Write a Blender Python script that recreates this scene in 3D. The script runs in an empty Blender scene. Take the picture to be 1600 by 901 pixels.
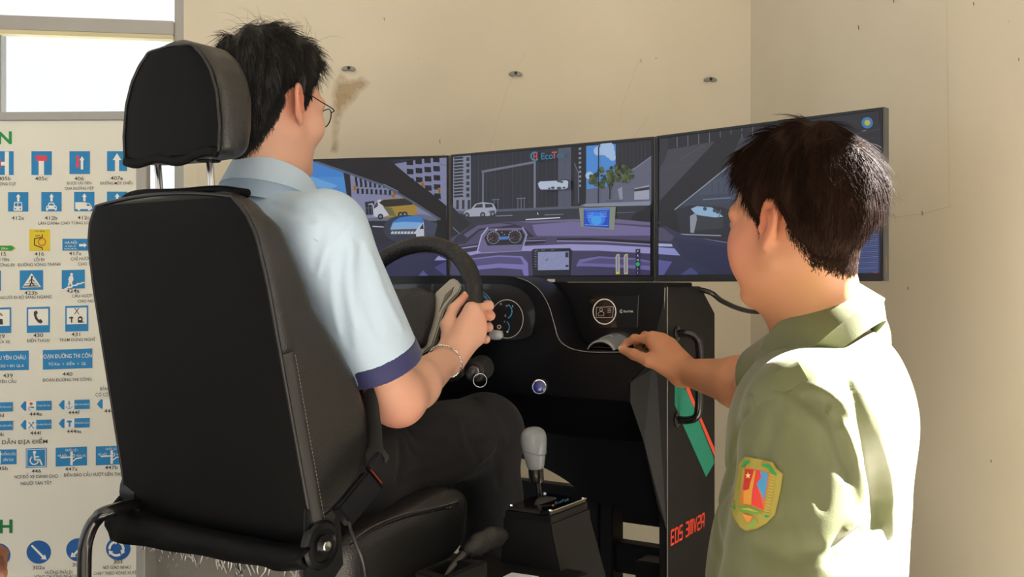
import bpy, bmesh, math, random
import numpy as np
from mathutils import Vector, Matrix, noise as mnoise

random.seed(7)
RNG = np.random.default_rng(7)
SC = bpy.context.scene
COL = SC.collection

# ------------------------------------------------------------------ camera
HC = 1.15                       # camera height above the floor
FPX, CX, HY = 1550.0, 800.0, 445.0   # focal length, centre column and horizon row (1600 x 901 frame)
cam_d = bpy.data.cameras.new('camera')
cam = bpy.data.objects.new('camera', cam_d)
COL.objects.link(cam)
cam.location = (0, 0, HC)
cam.rotation_euler = (math.pi / 2, 0, 0)
cam_d.sensor_width = 36
cam_d.lens = 36 * FPX / 1600
cam_d.shift_y = (HY - 450.5) / 1600
cam_d.clip_start = 0.02
SC.camera = cam

# ------------------------------------------------------------------ sky, sun, exposure
world = bpy.data.worlds.new('sky')
SC.world = world
world.use_nodes = True
bg = world.node_tree.nodes['Background']
bg.inputs[0].default_value = (0.93, 0.97, 1.0, 1)
bg.inputs[1].default_value = 1.25

def add_sun():
    d = bpy.data.lights.new('sun', 'SUN')
    d.energy = 125.0
    d.angle = math.radians(0.7)
    d.color = (1.0, 0.97, 0.93)
    o = bpy.data.objects.new('sun', d)
    COL.objects.link(o)
    to_sun = Vector((0.77, 0.16, 0.60))
    o.rotation_euler = to_sun.to_track_quat('Z', 'Y').to_euler()
    o.location = (4, 1.5, 4)
add_sun()
SC.view_settings.view_transform = 'Standard'
SC.view_settings.look = 'None'
SC.view_settings.exposure = 0.0
SC.view_settings.gamma = 1.0
SC.view_settings.use_curve_mapping = False

# ------------------------------------------------------------------ helpers: frames of reference
def P(px, py, Y):                       # a point Y metres in front of the camera, seen at photo pixel (px, py)
    return np.array(((px - CX) / FPX * Y, Y, HC - (py - HY) / FPX * Y))
TH = math.radians(32)
U3 = np.array((math.cos(TH), -math.sin(TH), 0.0))    # the simulator's right
V3 = np.array((math.sin(TH), math.cos(TH), 0.0))     # the simulator's forward
Z3 = np.array((0.0, 0.0, 1.0))
O3 = np.array((0.094, 2.68, HC))
def S(u, v, z):                         # simulator frame -> world; z relative to the monitors' lower edge
    return O3 + u * U3 + v * V3 + z * Z3
def nrm(a):
    a = np.asarray(a, float)
    return a / np.linalg.norm(a)
def plane_hit(px, py, p0, n):           # where the sight line through a pixel meets a plane
    d = np.array(((px - CX) / FPX, 1.0, -(py - HY) / FPX))
    c = np.array((0, 0, HC))
    t = np.dot(np.asarray(p0) - c, n) / np.dot(d, n)
    return c + t * d

# ------------------------------------------------------------------ helpers: materials
def lin(h):
    if isinstance(h, str):
        h = h.lstrip('#')
        c = [int(h[i:i + 2], 16) / 255 for i in (0, 2, 4)]
        return tuple(x / 12.92 if x <= .04045 else ((x + .055) / 1.055) ** 2.4 for x in c)
    return tuple(h)
def mat(name, col, rough=.5, metal=0., var=None, bump=None, coat=0., spec=.5, sss=None, sheen=0., trans=0., aniso=0., alpha=1.):
    """Procedural material. var=(scale, amount): colour mottling; bump=[(scale, strength, kind)]"""
    m = bpy.data.materials.new(name)
    m.use_nodes = True
    nt = m.node_tree
    b = nt.nodes['Principled BSDF']
    c = lin(col)
    b.inputs['Base Color'].default_value = (*c, 1)
    b.inputs['Roughness'].default_value = rough
    b.inputs['Metallic'].default_value = metal
    b.inputs['Coat Weight'].default_value = coat
    b.inputs['Specular IOR Level'].default_value = spec
    b.inputs['Sheen Weight'].default_value = sheen
    b.inputs['Transmission Weight'].default_value = trans
    b.inputs['Alpha'].default_value = alpha
    if aniso: b.inputs['Anisotropic'].default_value = aniso
    if sss:
        b.inputs['Subsurface Weight'].default_value = sss
        b.inputs['Subsurface Radius'].default_value = (1.0, .35, .18)
        b.inputs['Subsurface Scale'].default_value = .006
    tc = nt.nodes.new('ShaderNodeTexCoord')
    if var:
        n = nt.nodes.new('ShaderNodeTexNoise')
        n.inputs['Scale'].default_value = var[0]
        n.inputs['Detail'].default_value = 5
        nt.links.new(tc.outputs['Object'], n.inputs['Vector'])
        r = nt.nodes.new('ShaderNodeValToRGB')
        a = var[1]
        r.color_ramp.elements[0].position = .3
        r.color_ramp.elements[1].position = .7
        r.color_ramp.elements[0].color = (*[x * (1 - a) for x in c], 1)
        r.color_ramp.elements[1].color = (*[min(1, x * (1 + a)) for x in c], 1)
        nt.links.new(n.outputs['Fac'], r.inputs[0])
        nt.links.new(r.outputs[0], b.inputs['Base Color'])
    last = None
    for (sc, st, kind) in (bump or []):
        if kind == 'noise':
            n = nt.nodes.new('ShaderNodeTexNoise'); n.inputs['Detail'].default_value = 6; out = n.outputs['Fac']
        elif kind == 'voronoi':
            n = nt.nodes.new('ShaderNodeTexVoronoi'); out = n.outputs['Distance']
        else:
            n = nt.nodes.new('ShaderNodeTexWave'); n.inputs['Distortion'].default_value = 1.5; out = n.outputs['Fac']
        n.inputs['Scale'].default_value = sc
        nt.links.new(tc.outputs['Object'], n.inputs['Vector'])
        bp = nt.nodes.new('ShaderNodeBump')
        bp.inputs['Strength'].default_value = st
        bp.inputs['Distance'].default_value = .002
        nt.links.new(out, bp.inputs['Height'])
        if last: nt.links.new(last.outputs[0], bp.inputs['Normal'])
        nt.links.new(bp.outputs[0], b.inputs['Normal'])
        last = bp
    return m
def attr_mat(name, emit=0., rough=.6, var=0.):
    """Colour read from the mesh's colour attribute; emit > 0 for lit screens"""
    m = bpy.data.materials.new(name)
    m.use_nodes = True
    nt = m.node_tree
    b = nt.nodes['Principled BSDF']
    a = nt.nodes.new('ShaderNodeAttribute'); a.attribute_name = 'Col'
    if emit:
        b.inputs['Base Color'].default_value = (.012, .012, .014, 1)
        nt.links.new(a.outputs['Color'], b.inputs['Emission Color'])
        b.inputs['Emission Strength'].default_value = emit
        b.inputs['Specular IOR Level'].default_value = .3
    else:
        nt.links.new(a.outputs['Color'], b.inputs['Base Color'])
    b.inputs['Roughness'].default_value = rough
    return m

# ------------------------------------------------------------------ helpers: objects
def link(name, me, parent=None, mats=(), smooth=None, kind=None, label=None):
    for m in (mats if isinstance(mats, (list, tuple)) else [mats]):
        me.materials.append(m)
    o = bpy.data.objects.new(name, me)
    COL.objects.link(o)
    if parent is not None:
        off = world_loc(parent)
        me.transform(Matrix.Translation(-off))
        o.parent = parent
    if smooth is not None:
        if smooth is True:
            me.shade_smooth()
        else:
            me.shade_smooth()
            try: me.set_sharp_from_angle(angle=math.radians(smooth))
            except Exception: pass
    if kind: o['kind'] = kind
    if label: o['label'] = label
    return o
def world_loc(o):
    l = Vector((0, 0, 0))
    while o is not None:
        l += o.location
        o = o.parent
    return l
def thing(name, label, cat, loc=(0, 0, 0), group=None):
    o = bpy.data.objects.new(name, None)
    o.empty_display_size = .1
    COL.objects.link(o)
    o.location = tuple(float(x) for x in loc)
    return tag(o, label, cat, group)
def tag(o, label, cat, group=None):
    o['label'] = label; o['category'] = cat
    if group: o['group'] = group
    return o

class MB:
    """collects shapes, builds them as one mesh object"""
    def __init__(self): self.v = []; self.f = []
    def add(self, vs, fs):
        n = len(self.v)
        self.v += [tuple(map(float, p)) for p in vs]
        self.f += [tuple(i + n for i in q) for q in fs]
        return self
    def box(self, c, ax, hs):           # centre, three axes, half sizes
        c = np.asarray(c, float); a = [np.asarray(x, float) * h for x, h in zip(ax, hs)]
        vs = [c + sx * a[0] + sy * a[1] + sz * a[2] for sz in (-1, 1) for sy in (-1, 1) for sx in (-1, 1)]
        return self.add(vs, [(0, 2, 3, 1), (4, 5, 7, 6), (0, 1, 5, 4), (2, 6, 7, 3), (0, 4, 6, 2), (1, 3, 7, 5)])
    def sbox(self, u0, u1, v0, v1, z0, z1):   # box in the simulator frame
        return self.box(S((u0 + u1) / 2, (v0 + v1) / 2, (z0 + z1) / 2), (U3, V3, Z3), (abs(u1 - u0) / 2, abs(v1 - v0) / 2, abs(z1 - z0) / 2))
    def prism(self, pts, ext):          # outline (3-D points) pushed along a vector
        pts = [np.asarray(p, float) for p in pts]; n = len(pts); e = np.asarray(ext, float)
        vs = pts + [p + e for p in pts]
        fs = [tuple(range(n))[::-1], tuple(range(n, 2 * n))]
        fs += [(i, (i + 1) % n, n + (i + 1) % n, n + i) for i in range(n)]
        return self.add(vs, fs)
    def tube(self, pts, r, n=10, cap=True, closed=False, flat=1.0, updir=None):
        pts = [np.asarray(p, float) for p in pts]; m = len(pts)
        rs = [r] * m if np.isscalar(r) else list(r)
        vs = []; prev = None
        for i in range(m):
            if closed: t = pts[(i + 1) % m] - pts[i - 1]
            else: t = pts[min(i + 1, m - 1)] - pts[max(i - 1, 0)]
            t = nrm(t)
            if updir is not None: a = np.asarray(updir, float)
            elif prev is None: a = np.array((0, 0, 1.)) if abs(t[2]) < .9 else np.array((1., 0, 0))
            else: a = prev
            a = nrm(a - np.dot(a, t) * t); prev = a
            b = np.cross(t, a)
            for k in range(n):
                w = 2 * math.pi * k / n
                vs.append(pts[i] + rs[i] * (math.cos(w) * a + flat * math.sin(w) * b))
        fs = []
        for i in range(m if closed else m - 1):
            j = (i + 1) % m
            for k in range(n):
                l = (k + 1) % n
                fs.append((i * n + k, i * n + l, j * n + l, j * n + k))
        if cap and not closed:
            fs.append(tuple(range(n))[::-1]); fs.append(tuple((m - 1) * n + k for k in range(n)))
        return self.add(vs, fs)
    def lathe(self, c, axis, prof, n=24, ref=None):   # prof: (radius, height along axis)
        c = np.asarray(c, float); t = nrm(axis)
        a = np.asarray(ref if ref is not None else ((0, 0, 1.) if abs(t[2]) < .9 else (1., 0, 0)), float)
        a = nrm(a - np.dot(a, t) * t); b = np.cross(t, a)
        vs = []
        for (r, h) in prof:
            for k in range(n):
                w = 2 * math.pi * k / n
                vs.append(c + h * t + max(r, 1e-5) * (math.cos(w) * a + math.sin(w) * b))
        fs = []
        for i in range(len(prof) - 1):
            for k in range(n):
                l = (k + 1) % n
                fs.append((i * n + k, i * n + l, (i + 1) * n + l, (i + 1) * n + k))
        fs.append(tuple(range(n))[::-1]); fs.append(tuple((len(prof) - 1) * n + k for k in range(n)))
        return self.add(vs, fs)
    def build(self, name, m, parent=None, bevel=0, smooth=30, seg=2, kind=None, label=None):
        me = bpy.data.meshes.new(name)
        me.from_pydata(self.v, [], self.f)
        bm = bmesh.new(); bm.from_mesh(me)
        bmesh.ops.recalc_face_normals(bm, faces=bm.faces)
        if bevel:
            es = [e for e in bm.edges if len(e.link_faces) == 2 and e.calc_face_angle(0) > math.radians(25)]
            bmesh.ops.bevel(bm, geom=es, offset=bevel, segments=seg, affect='EDGES', clamp_overlap=True)
        bm.to_mesh(me); bm.free()
        return link(name, me, parent, m, smooth, kind, label)

def spline(pts, n=8, closed=False):     # Catmull-Rom through points
    pts = [np.asarray(p, float) for p in pts]; m = len(pts); out = []
    for i in range(m if closed else m - 1):
        if closed: p0, p1, p2, p3 = pts[i - 1], pts[i], pts[(i + 1) % m], pts[(i + 2) % m]
        else:
            p1, p2 = pts[i], pts[i + 1]
            p0 = pts[i - 1] if i else 2 * p1 - p2
            p3 = pts[i + 2] if i + 2 < m else 2 * p2 - p1
        for k in range(n):
            t = k / n
            out.append(.5 * (2 * p1 + (p2 - p0) * t + (2 * p0 - 5 * p1 + 4 * p2 - p3) * t * t + (3 * p1 - p0 - 3 * p2 + p3) * t ** 3))
    if not closed: out.append(pts[-1])
    return out

# ------------------------------------------------------------------ helpers: flat print and screens
class Draw:
    """coloured polygons laid on a surface through a map (x, y, lift) -> world point"""
    def __init__(self, fmap, step=.00012, base=.0004):
        self.fmap = fmap; self.v = []; self.f = []; self.c = []; self.layer = 0; self.step = step; self.base = base
    def poly(self, pts, col, keep=False):
        if not keep: self.layer += 1
        lift = self.base + self.layer * self.step
        n = len(self.v)
        self.v += [tuple(map(float, self.fmap(x, y, lift))) for x, y in pts]
        self.f.append(tuple(range(n, n + len(pts)))); self.c.append(lin(col))
        return self
    def rect(self, x0, y0, x1, y1, col, keep=False):
        return self.poly([(x0, y0), (x1, y0), (x1, y1), (x0, y1)], col, keep)
    def line(self, pts, w, col, closed=False):
        self.layer += 1
        pts = [np.asarray(p, float) for p in pts]
        if closed: pts = pts + [pts[0]]
        for a, b in zip(pts[:-1], pts[1:]):
            d = b - a; l = np.hypot(*d)
            if l < 1e-6: continue
            d = d / l; q = np.array((-d[1], d[0])) * w / 2; e = d * w * .25
            self.poly([a - e + q, b + e + q, b + e - q, a - e - q], col, True)
        return self
    def disc(self, x, y, r, col, n=24, ry=None, keep=False, a0=0, a1=360):
        ry = ry or r
        return self.poly([(x + r * math.cos(math.radians(a0 + (a1 - a0) * k / n)), y - ry * math.sin(math.radians(a0 + (a1 - a0) * k / n))) for k in range(n + (a1 - a0 < 360))], col, keep)
    def ring(self, x, y, r, w, col, n=28, a0=0, a1=360, ry=None):
        k_ = (ry or r) / r
        self.layer += 1
        for k in range(n):
            t0 = math.radians(a0 + (a1 - a0) * k / n); t1 = math.radians(a0 + (a1 - a0) * (k + 1) / n)
            self.poly([(x + q * math.cos(t), y - k_ * q * math.sin(t)) for q, t in ((r - w / 2, t0), (r + w / 2, t0), (r + w / 2, t1), (r - w / 2, t1))], col, True)
        return self
    def text(self, s, x, y, size, col, align='CENTER', bold=0.0, sx=1.0, slope=0.0, skew=0.0):
        """baseline at (x, y), y grows downwards; size is the cap height"""
        vs, fs = text_mesh(s.replace('\u0110', '\u00d0'), align, bold)
        self.layer += 1
        k = size / .73
        base = len(self.v); lift = self.base + self.layer * self.step
        for (a, b) in vs:
            X = x + (a * sx + skew * b) * k; Y = y - b * k + slope * a * sx * k
            self.v.append(tuple(map(float, self.fmap(X, Y, lift))))
        for f in fs:
            self.f.append(tuple(i + base for i in f)); self.c.append(lin(col))
        return self
    def build(self, name, m, parent=None, kind=None, label=None):
        me = bpy.data.meshes.new(name)
        me.from_pydata(self.v, [], self.f)
        ca = me.color_attributes.new('Col', 'FLOAT_COLOR', 'CORNER')
        arr = np.ones((len(me.loops), 4), np.float32)
        i = 0
        for p, c in zip(me.polygons, self.c):
            arr[p.loop_start:p.loop_start + p.loop_total, :3] = c
        ca.data.foreach_set('color', arr.ravel())
        return link(name, me, parent, m, None, kind, label)
_TXT = {}
def text_mesh(s, align, bold):
    bold = bold * .3 if len(s) > 1 else bold     # wide outlines of small letters would fold over themselves
    key = (s, align, bold)
    if key not in _TXT:
        cu = bpy.data.curves.new('t', 'FONT')
        cu.body = s; cu.align_x = align; cu.size = 1.0; cu.offset = bold; cu.resolution_u = 3
        o = bpy.data.objects.new('t', cu)
        me = o.to_mesh()
        _TXT[key] = ([(v.co.x, v.co.y) for v in me.vertices], [tuple(p.vertices) for p in me.polygons])
        o.to_mesh_clear()
        bpy.data.objects.remove(o); bpy.data.curves.remove(cu)
    return _TXT[key]

# ------------------------------------------------------------------ helpers: organic shapes as distance fields
def f_cone(a, b, ra, rb, flat=None):
    a = np.asarray(a, float); b = np.asarray(b, float)
    if flat is not None:
        ax, s = nrm(flat[0]), flat[1]   # cross-section squeezed by s along ax
    def f(Q):
        p = Q - a; ba = b - a
        if flat is not None:
            k = (1 / s - 1)
            p = p + (p @ ax)[..., None] * ax * k
            ba = ba + (ba @ ax) * ax * k
        t = np.clip((p @ ba) / max(ba @ ba, 1e-12), 0, 1)
        d = np.sqrt(((p - t[..., None] * ba) ** 2).sum(-1)) - (ra + (rb - ra) * t)
        return d * (s if flat is not None and s < 1 else 1)
    return f, (a + b) / 2, np.linalg.norm(b - a) / 2 + max(ra, rb)
def f_ell(c, r, R=None):
    c = np.asarray(c, float); r = np.asarray(r, float); R = np.eye(3) if R is None else R
    def f(Q):
        q = (Q - c) @ R                 # columns of R: the local axes
        k0 = np.sqrt(((q / r) ** 2).sum(-1)); k1 = np.sqrt(((q / (r * r)) ** 2).sum(-1))
        return np.where(k0 < 1e-4, -r.min(), k0 * (k0 - 1) / np.maximum(k1, 1e-9))
    return f, c, r.max()
def f_box(c, R, h, rad):
    c = np.asarray(c, float); h = np.asarray(h, float) - rad
    def f(Q):
        q = np.abs((Q - c) @ R) - h
        return np.sqrt((np.maximum(q, 0) ** 2).sum(-1)) + np.minimum(q.max(-1), 0) - rad
    return f, c, np.linalg.norm(h) + rad
class Sdf:
    def __init__(self): self.p = []; self.post = []
    def add(self, prim, k=.01, op='u'):
        self.p.append((*prim, k, op)); return self
    def cone(self, a, b, ra, rb=None, k=.01, op='u', flat=None):
        return self.add(f_cone(a, b, ra, ra if rb is None else rb, flat), k, op)
    def chain(self, pts, rs, k=.008, flat=None, op='u'):
        for i in range(len(pts) - 1): self.cone(pts[i], pts[i + 1], rs[i], rs[i + 1], k, op, flat)
        return self
    def ell(self, c, r, R=None, k=.01, op='u'): return self.add(f_ell(c, r, R), k, op)
    def box(self, c, R, h, rad, k=.01, op='u'): return self.add(f_box(c, R, h, rad), k, op)
    def fn(self, f, c, rad, k=.001, op='u'): return self.add((f, np.asarray(c, float), rad), k, op)
    def crease(self, pts, w, depth):    # a fold along a polyline: depth > 0 sinks, < 0 raises
        q = np.array(spline(pts, 3) if len(pts) > 2 else pts, float)
        c = q.mean(0); self.post.append((q, w, depth, c, float(np.max(np.linalg.norm(q - c, axis=1))) + 3 * w)); return self
    def eval(self, Q, near=None):       # Q (..., 3)
        D = np.full(Q.shape[:-1], 1.0)
        for (f, c, r, k, op) in self.p:
            D = comb(D, f(Q), k, op)
        return D + self.extra(Q)
    def extra(self, Q):
        sh = Q.shape[:-1]; Q = Q.reshape(-1, 3)
        E = np.zeros(len(Q))
        for cr in self.post:
            m = np.nonzero(((Q - cr[3]) ** 2).sum(-1) < cr[4] ** 2)[0]
            if len(m): E[m] += crease_val(Q[m], cr)
        return E.reshape(sh)
    def bounds(self):
        lo = np.min([c - r - .02 for (f, c, r, k, op) in self.p if op == 'u'], axis=0)
        hi = np.max([c + r + .02 for (f, c, r, k, op) in self.p if op == 'u'], axis=0)
        return lo, hi
    def mesh(self, h, n=8, bounds=None, smooth=1):
        lo, hi = bounds if bounds is not None else self.bounds()
        B = h * n
        nb = np.maximum(np.ceil((hi - lo) / B).astype(int), 1)
        gi = np.stack(np.meshgrid(*[np.arange(x) for x in nb], indexing='ij'), -1).reshape(-1, 3)
        ctr = lo + (gi + .5) * B
        half = B * math.sqrt(3) / 2
        # coarse pass, then keep the blocks near the surface
        d = np.full(len(ctr), 1.0); 
        for (f, c, r, k, op) in self.p:
            m = ((ctr - c) ** 2).sum(-1) < (r + half * 2 + 1.8 * k + .03) ** 2
            if m.any(): d[m] = comb(d[m], f(ctr[m]), k, op)
        pad = max(abs(q[2]) for q in self.post) if self.post else 0
        keep = np.abs(d) < half * 1.35 + min(pad, .02)
        gi = gi[keep]; ctr = ctr[keep]
        s = np.arange(n + 1) * h
        off = np.stack(np.meshgrid(s, s, s, indexing='ij'), -1)
        org = lo + gi * B
        N = len(gi)
        D = np.full((N, n + 1, n + 1, n + 1), 1.0, np.float32)
        for (f, c, r, k, op) in self.p:
            m = np.nonzero(((ctr - c) ** 2).sum(-1) < (r + half + 1.8 * k + .014) ** 2)[0]
            for j in range(0, len(m), 1500):
                mm = m[j:j + 1500]
                Q = org[mm][:, None, None, None, :] + off
                D[mm] = comb(D[mm], f(Q), k, op)
        for cr in self.post:
            m = np.nonzero(((ctr - cr[3]) ** 2).sum(-1) < (cr[4] + half) ** 2)[0]
            if len(m):                  # only the blocks the fold really passes through
                q = cr[0]; dd = ((ctr[m][:, None] - q[None]) ** 2).sum(-1).min(1)
                m = m[dd < (half + 3 * cr[1] + np.linalg.norm(q[1] - q[0])) ** 2]
            for j in range(0, len(m), 600):
                mm = m[j:j + 600]
                Q = (org[mm][:, None, None, None, :] + off).reshape(-1, 3)
                D[mm] += crease_val(Q, cr).reshape(len(mm), n + 1, n + 1, n + 1)
        return surface_nets(D, gi, n, lo, h, smooth)
def crease_val(Q, cr):
    pts, w, dep = cr[:3]
    Q = Q.astype(np.float32)
    m = np.full(len(Q), 1e9, np.float32); n = len(pts) - 1
    for i in range(n):
        a = pts[i].astype(np.float32); ba = (pts[i + 1] - pts[i]).astype(np.float32); p = Q - a
        t = np.minimum(np.maximum((p @ ba) / max(float(ba @ ba), 1e-12), 0), 1)
        taper = np.maximum(np.sin(np.pi * (i + t) / n), .06) ** .5
        p -= t[:, None] * ba
        m = np.minimum(m, np.einsum('ij,ij->i', p, p) / taper)
    return dep * np.exp(-m / (w * w))
def comb(d, e, k, op):
    if op == 'u':
        hh = np.maximum(k - np.abs(d - e), 0) / max(k, 1e-6)
        return np.minimum(d, e) - hh * hh * k * .25
    if op == 's':
        hh = np.maximum(k - np.abs(d + e), 0) / max(k, 1e-6)
        return np.maximum(d, -e) + hh * hh * k * .25
    hh = np.maximum(k - np.abs(d - e), 0) / max(k, 1e-6)
    return np.maximum(d, e) + hh * hh * k * .25
def surface_nets(D, gi, n, lo, h, smooth):
    N = len(D)
    inside = D < 0
    c = [(i, j, k) for i in (0, 1) for j in (0, 1) for k in (0, 1)]
    sl = lambda a: slice(a, a + n)
    cnt = np.zeros((N, n, n, n), np.int8)
    for (i, j, k) in c: cnt += inside[:, sl(i), sl(j), sl(k)]
    act = (cnt > 0) & (cnt < 8)
    idx = np.argwhere(act)
    b, x, y, z = idx.T
    acc = np.zeros((len(idx), 3)); num = np.zeros(len(idx))
    for ax in range(3):
        for (p, q) in ((0, 0), (0, 1), (1, 0), (1, 1)):
            o0 = [0, 0, 0]; oth = [a for a in range(3) if a != ax]
            o0[oth[0]] = p; o0[oth[1]] = q
            o1 = list(o0); o1[ax] = 1
            d0 = D[b, x + o0[0], y + o0[1], z + o0[2]]; d1 = D[b, x + o1[0], y + o1[1], z + o1[2]]
            s = (d0 < 0) != (d1 < 0)
            t = np.where(s, d0 / np.where(s, d0 - d1, 1), 0)
            v = np.array(o0, float)[None] + t[:, None] * np.eye(3)[ax][None]
            acc += np.where(s[:, None], v, 0); num += s
    loc = acc / np.maximum(num, 1)[:, None]
    g = gi[b] * n + np.stack((x, y, z), -1)
    pos = lo + (g + loc) * h
    M = int((gi.max(0) + 2).max() * n + 4)
    key = ((g[:, 0] + 1) * M + g[:, 1] + 1) * M + g[:, 2] + 1
    order = np.argsort(key); skey = key[order]
    quads = []
    for ax in range(3):
        o = [0, 0, 0]; o[ax] = 1
        A = inside[:, :n, :n, :n]
        Bm = inside[:, o[0]:o[0] + n, o[1]:o[1] + n, o[2]:o[2] + n]
        e = np.argwhere(A != Bm)
        if not len(e): continue
        sgn = A[e[:, 0], e[:, 1], e[:, 2], e[:, 3]]
        ge = gi[e[:, 0]] * n + e[:, 1:]
        a1, a2 = (ax + 1) % 3, (ax + 2) % 3
        q = []
        for (p, r) in ((-1, -1), (0, -1), (0, 0), (-1, 0)):
            gg = ge.copy(); gg[:, a1] += p; gg[:, a2] += r
            kk = ((gg[:, 0] + 1) * M + gg[:, 1] + 1) * M + gg[:, 2] + 1
            w = np.searchsorted(skey, kk); w = np.minimum(w, len(skey) - 1)
            ok = skey[w] == kk
            q.append(np.where(ok, order[w], -1))
        q = np.stack(q, -1)
        good = (q >= 0).all(-1)
        q = q[good]; sg = sgn[good]
        q[~sg] = q[~sg][:, ::-1]
        quads.append(q)
    quads = np.concatenate(quads) if quads else np.zeros((0, 4), int)
    for _ in range(smooth):
        s = np.zeros_like(pos); w = np.zeros(len(pos))
        for i in range(4):
            for j in (1, 3):
                np.add.at(s, quads[:, i], pos[quads[:, (i + j) % 4]]); np.add.at(w, quads[:, i], 1)
        pos = np.where(w[:, None] > 0, .5 * pos + .5 * s / np.maximum(w, 1)[:, None], pos)
    return pos, quads
def to_obj(name, pq, m, parent=None, col=None, label=None, kind=None, sharp=True):
    pos, quads = pq
    me = bpy.data.meshes.new(name)
    me.vertices.add(len(pos)); me.vertices.foreach_set('co', np.asarray(pos, np.float32).ravel())
    k = quads.shape[1]
    me.loops.add(quads.size); me.loops.foreach_set('vertex_index', quads.astype(np.int32).ravel())
    me.polygons.add(len(quads))
    me.polygons.foreach_set('loop_start', np.arange(0, quads.size, k, dtype=np.int32))
    me.polygons.foreach_set('loop_total', np.full(len(quads), k, np.int32))
    me.update(calc_edges=True); me.validate()
    if col is not None:
        ca = me.color_attributes.new('Col', 'FLOAT_COLOR', 'POINT')
        arr = np.ones((len(pos), 4), np.float32); arr[:, :3] = col
        ca.data.foreach_set('color', arr.ravel())
    return link(name, me, parent, m, sharp, kind, label)
def vnormals(pos, quads):
    n = np.cross(pos[quads[:, 2]] - pos[quads[:, 0]], pos[quads[:, -1]] - pos[quads[:, 1]])
    out = np.zeros_like(pos)
    for i in range(quads.shape[1]): np.add.at(out, quads[:, i], n)
    return out / np.maximum(np.linalg.norm(out, axis=1), 1e-9)[:, None]
def march(sdf, px, py, t0=.5, t1=3.5):  # first hit of sight lines with a distance field
    px = np.atleast_1d(np.asarray(px, float)); py = np.atleast_1d(np.asarray(py, float))
    d = np.stack(((px - CX) / FPX, np.ones(len(px)), -(py - HY) / FPX), 1); c = np.array((0, 0, HC))
    t = np.full(len(px), t0)
    for _ in range(90):
        e = sdf.eval(c + t[:, None] * d)
        go = (e > 2e-4) & (t < t1)
        if not go.any(): break
        t = np.where(go, t + np.maximum(e * .7, 1e-4), t)
    q = c + t[:, None] * d
    return q if len(q) > 1 else q[0]

# ================================================================== the room
def wall_material(name, col, col2, stain=None):
    m = mat(name, col, .85, bump=[(38, .12, 'noise'), (4, .2, 'noise')], spec=.2)
    nt = m.node_tree; b = nt.nodes['Principled BSDF']
    tc = nt.nodes.new('ShaderNodeTexCoord')
    n = nt.nodes.new('ShaderNodeTexNoise'); n.inputs['Scale'].default_value = 1.6; n.inputs['Detail'].default_value = 8
    n2 = nt.nodes.new('ShaderNodeTexNoise'); n2.inputs['Scale'].default_value = 55; n2.inputs['Detail'].default_value = 3
    nt.links.new(tc.outputs['Object'], n.inputs['Vector']); nt.links.new(tc.outputs['Object'], n2.inputs['Vector'])
    r = nt.nodes.new('ShaderNodeValToRGB')
    r.color_ramp.elements[0].position = .35; r.color_ramp.elements[1].position = .65
    r.color_ramp.elements[0].color = (*lin(col2), 1); r.color_ramp.elements[1].color = (*lin(col), 1)
    nt.links.new(n.outputs['Fac'], r.inputs[0])
    r2 = nt.nodes.new('ShaderNodeValToRGB')     # small dark flecks and chips in the paint
    r2.color_ramp.elements[0].position = .20; r2.color_ramp.elements[1].position = .235
    r2.color_ramp.elements[0].color = (.45, .40, .33, 1); r2.color_ramp.elements[1].color = (1, 1, 1, 1)
    nt.links.new(n2.outputs['Fac'], r2.inputs[0])
    mx = nt.nodes.new('ShaderNodeMix'); mx.data_type = 'RGBA'; mx.blend_type = 'MULTIPLY'; mx.inputs[0].default_value = 1
    nt.links.new(r.outputs[0], mx.inputs[6]); nt.links.new(r2.outputs[0], mx.inputs[7])
    nt.links.new(mx.outputs[2], b.inputs['Base Color'])
    return m
M_WALL = wall_material('cream_wall_paint', '#dbd4c3', '#d4ccb9')
M_WALL2 = wall_material('cream_wall_paint_right', '#dbd4c3', '#d4ccba')
M_FLOOR = mat('grey_concrete_floor', '#8d857a', .7, var=(3, .12), bump=[(30, .2, 'noise')])
M_CEIL = mat('white_ceiling_paint', '#e4ded2', .9, var=(2, .03))
M_ALU = mat('grey_aluminium', '#a9a9a8', .45, .35, var=(6, .04))
M_CREAMFRAME = mat('cream_frame_strip', '#cfc8a4', .5)
M_GLASS = bpy.data.materials.new('window_glass'); M_GLASS.use_nodes = True
_nt = M_GLASS.node_tree; _nt.nodes.clear()
_o = _nt.nodes.new('ShaderNodeOutputMaterial'); _t = _nt.nodes.new('ShaderNodeBsdfTransparent'); _g = _nt.nodes.new('ShaderNodeBsdfGlossy'); _m = _nt.nodes.new('ShaderNodeMixShader')
_g.inputs['Roughness'].default_value = .02; _m.inputs[0].default_value = .06; _t.inputs[0].default_value = (.95, .97, .96, 1)
_nt.links.new(_t.outputs[0], _m.inputs[1]); _nt.links.new(_g.outputs[0], _m.inputs[2]); _nt.links.new(_m.outputs[0], _o.inputs[0])

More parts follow.
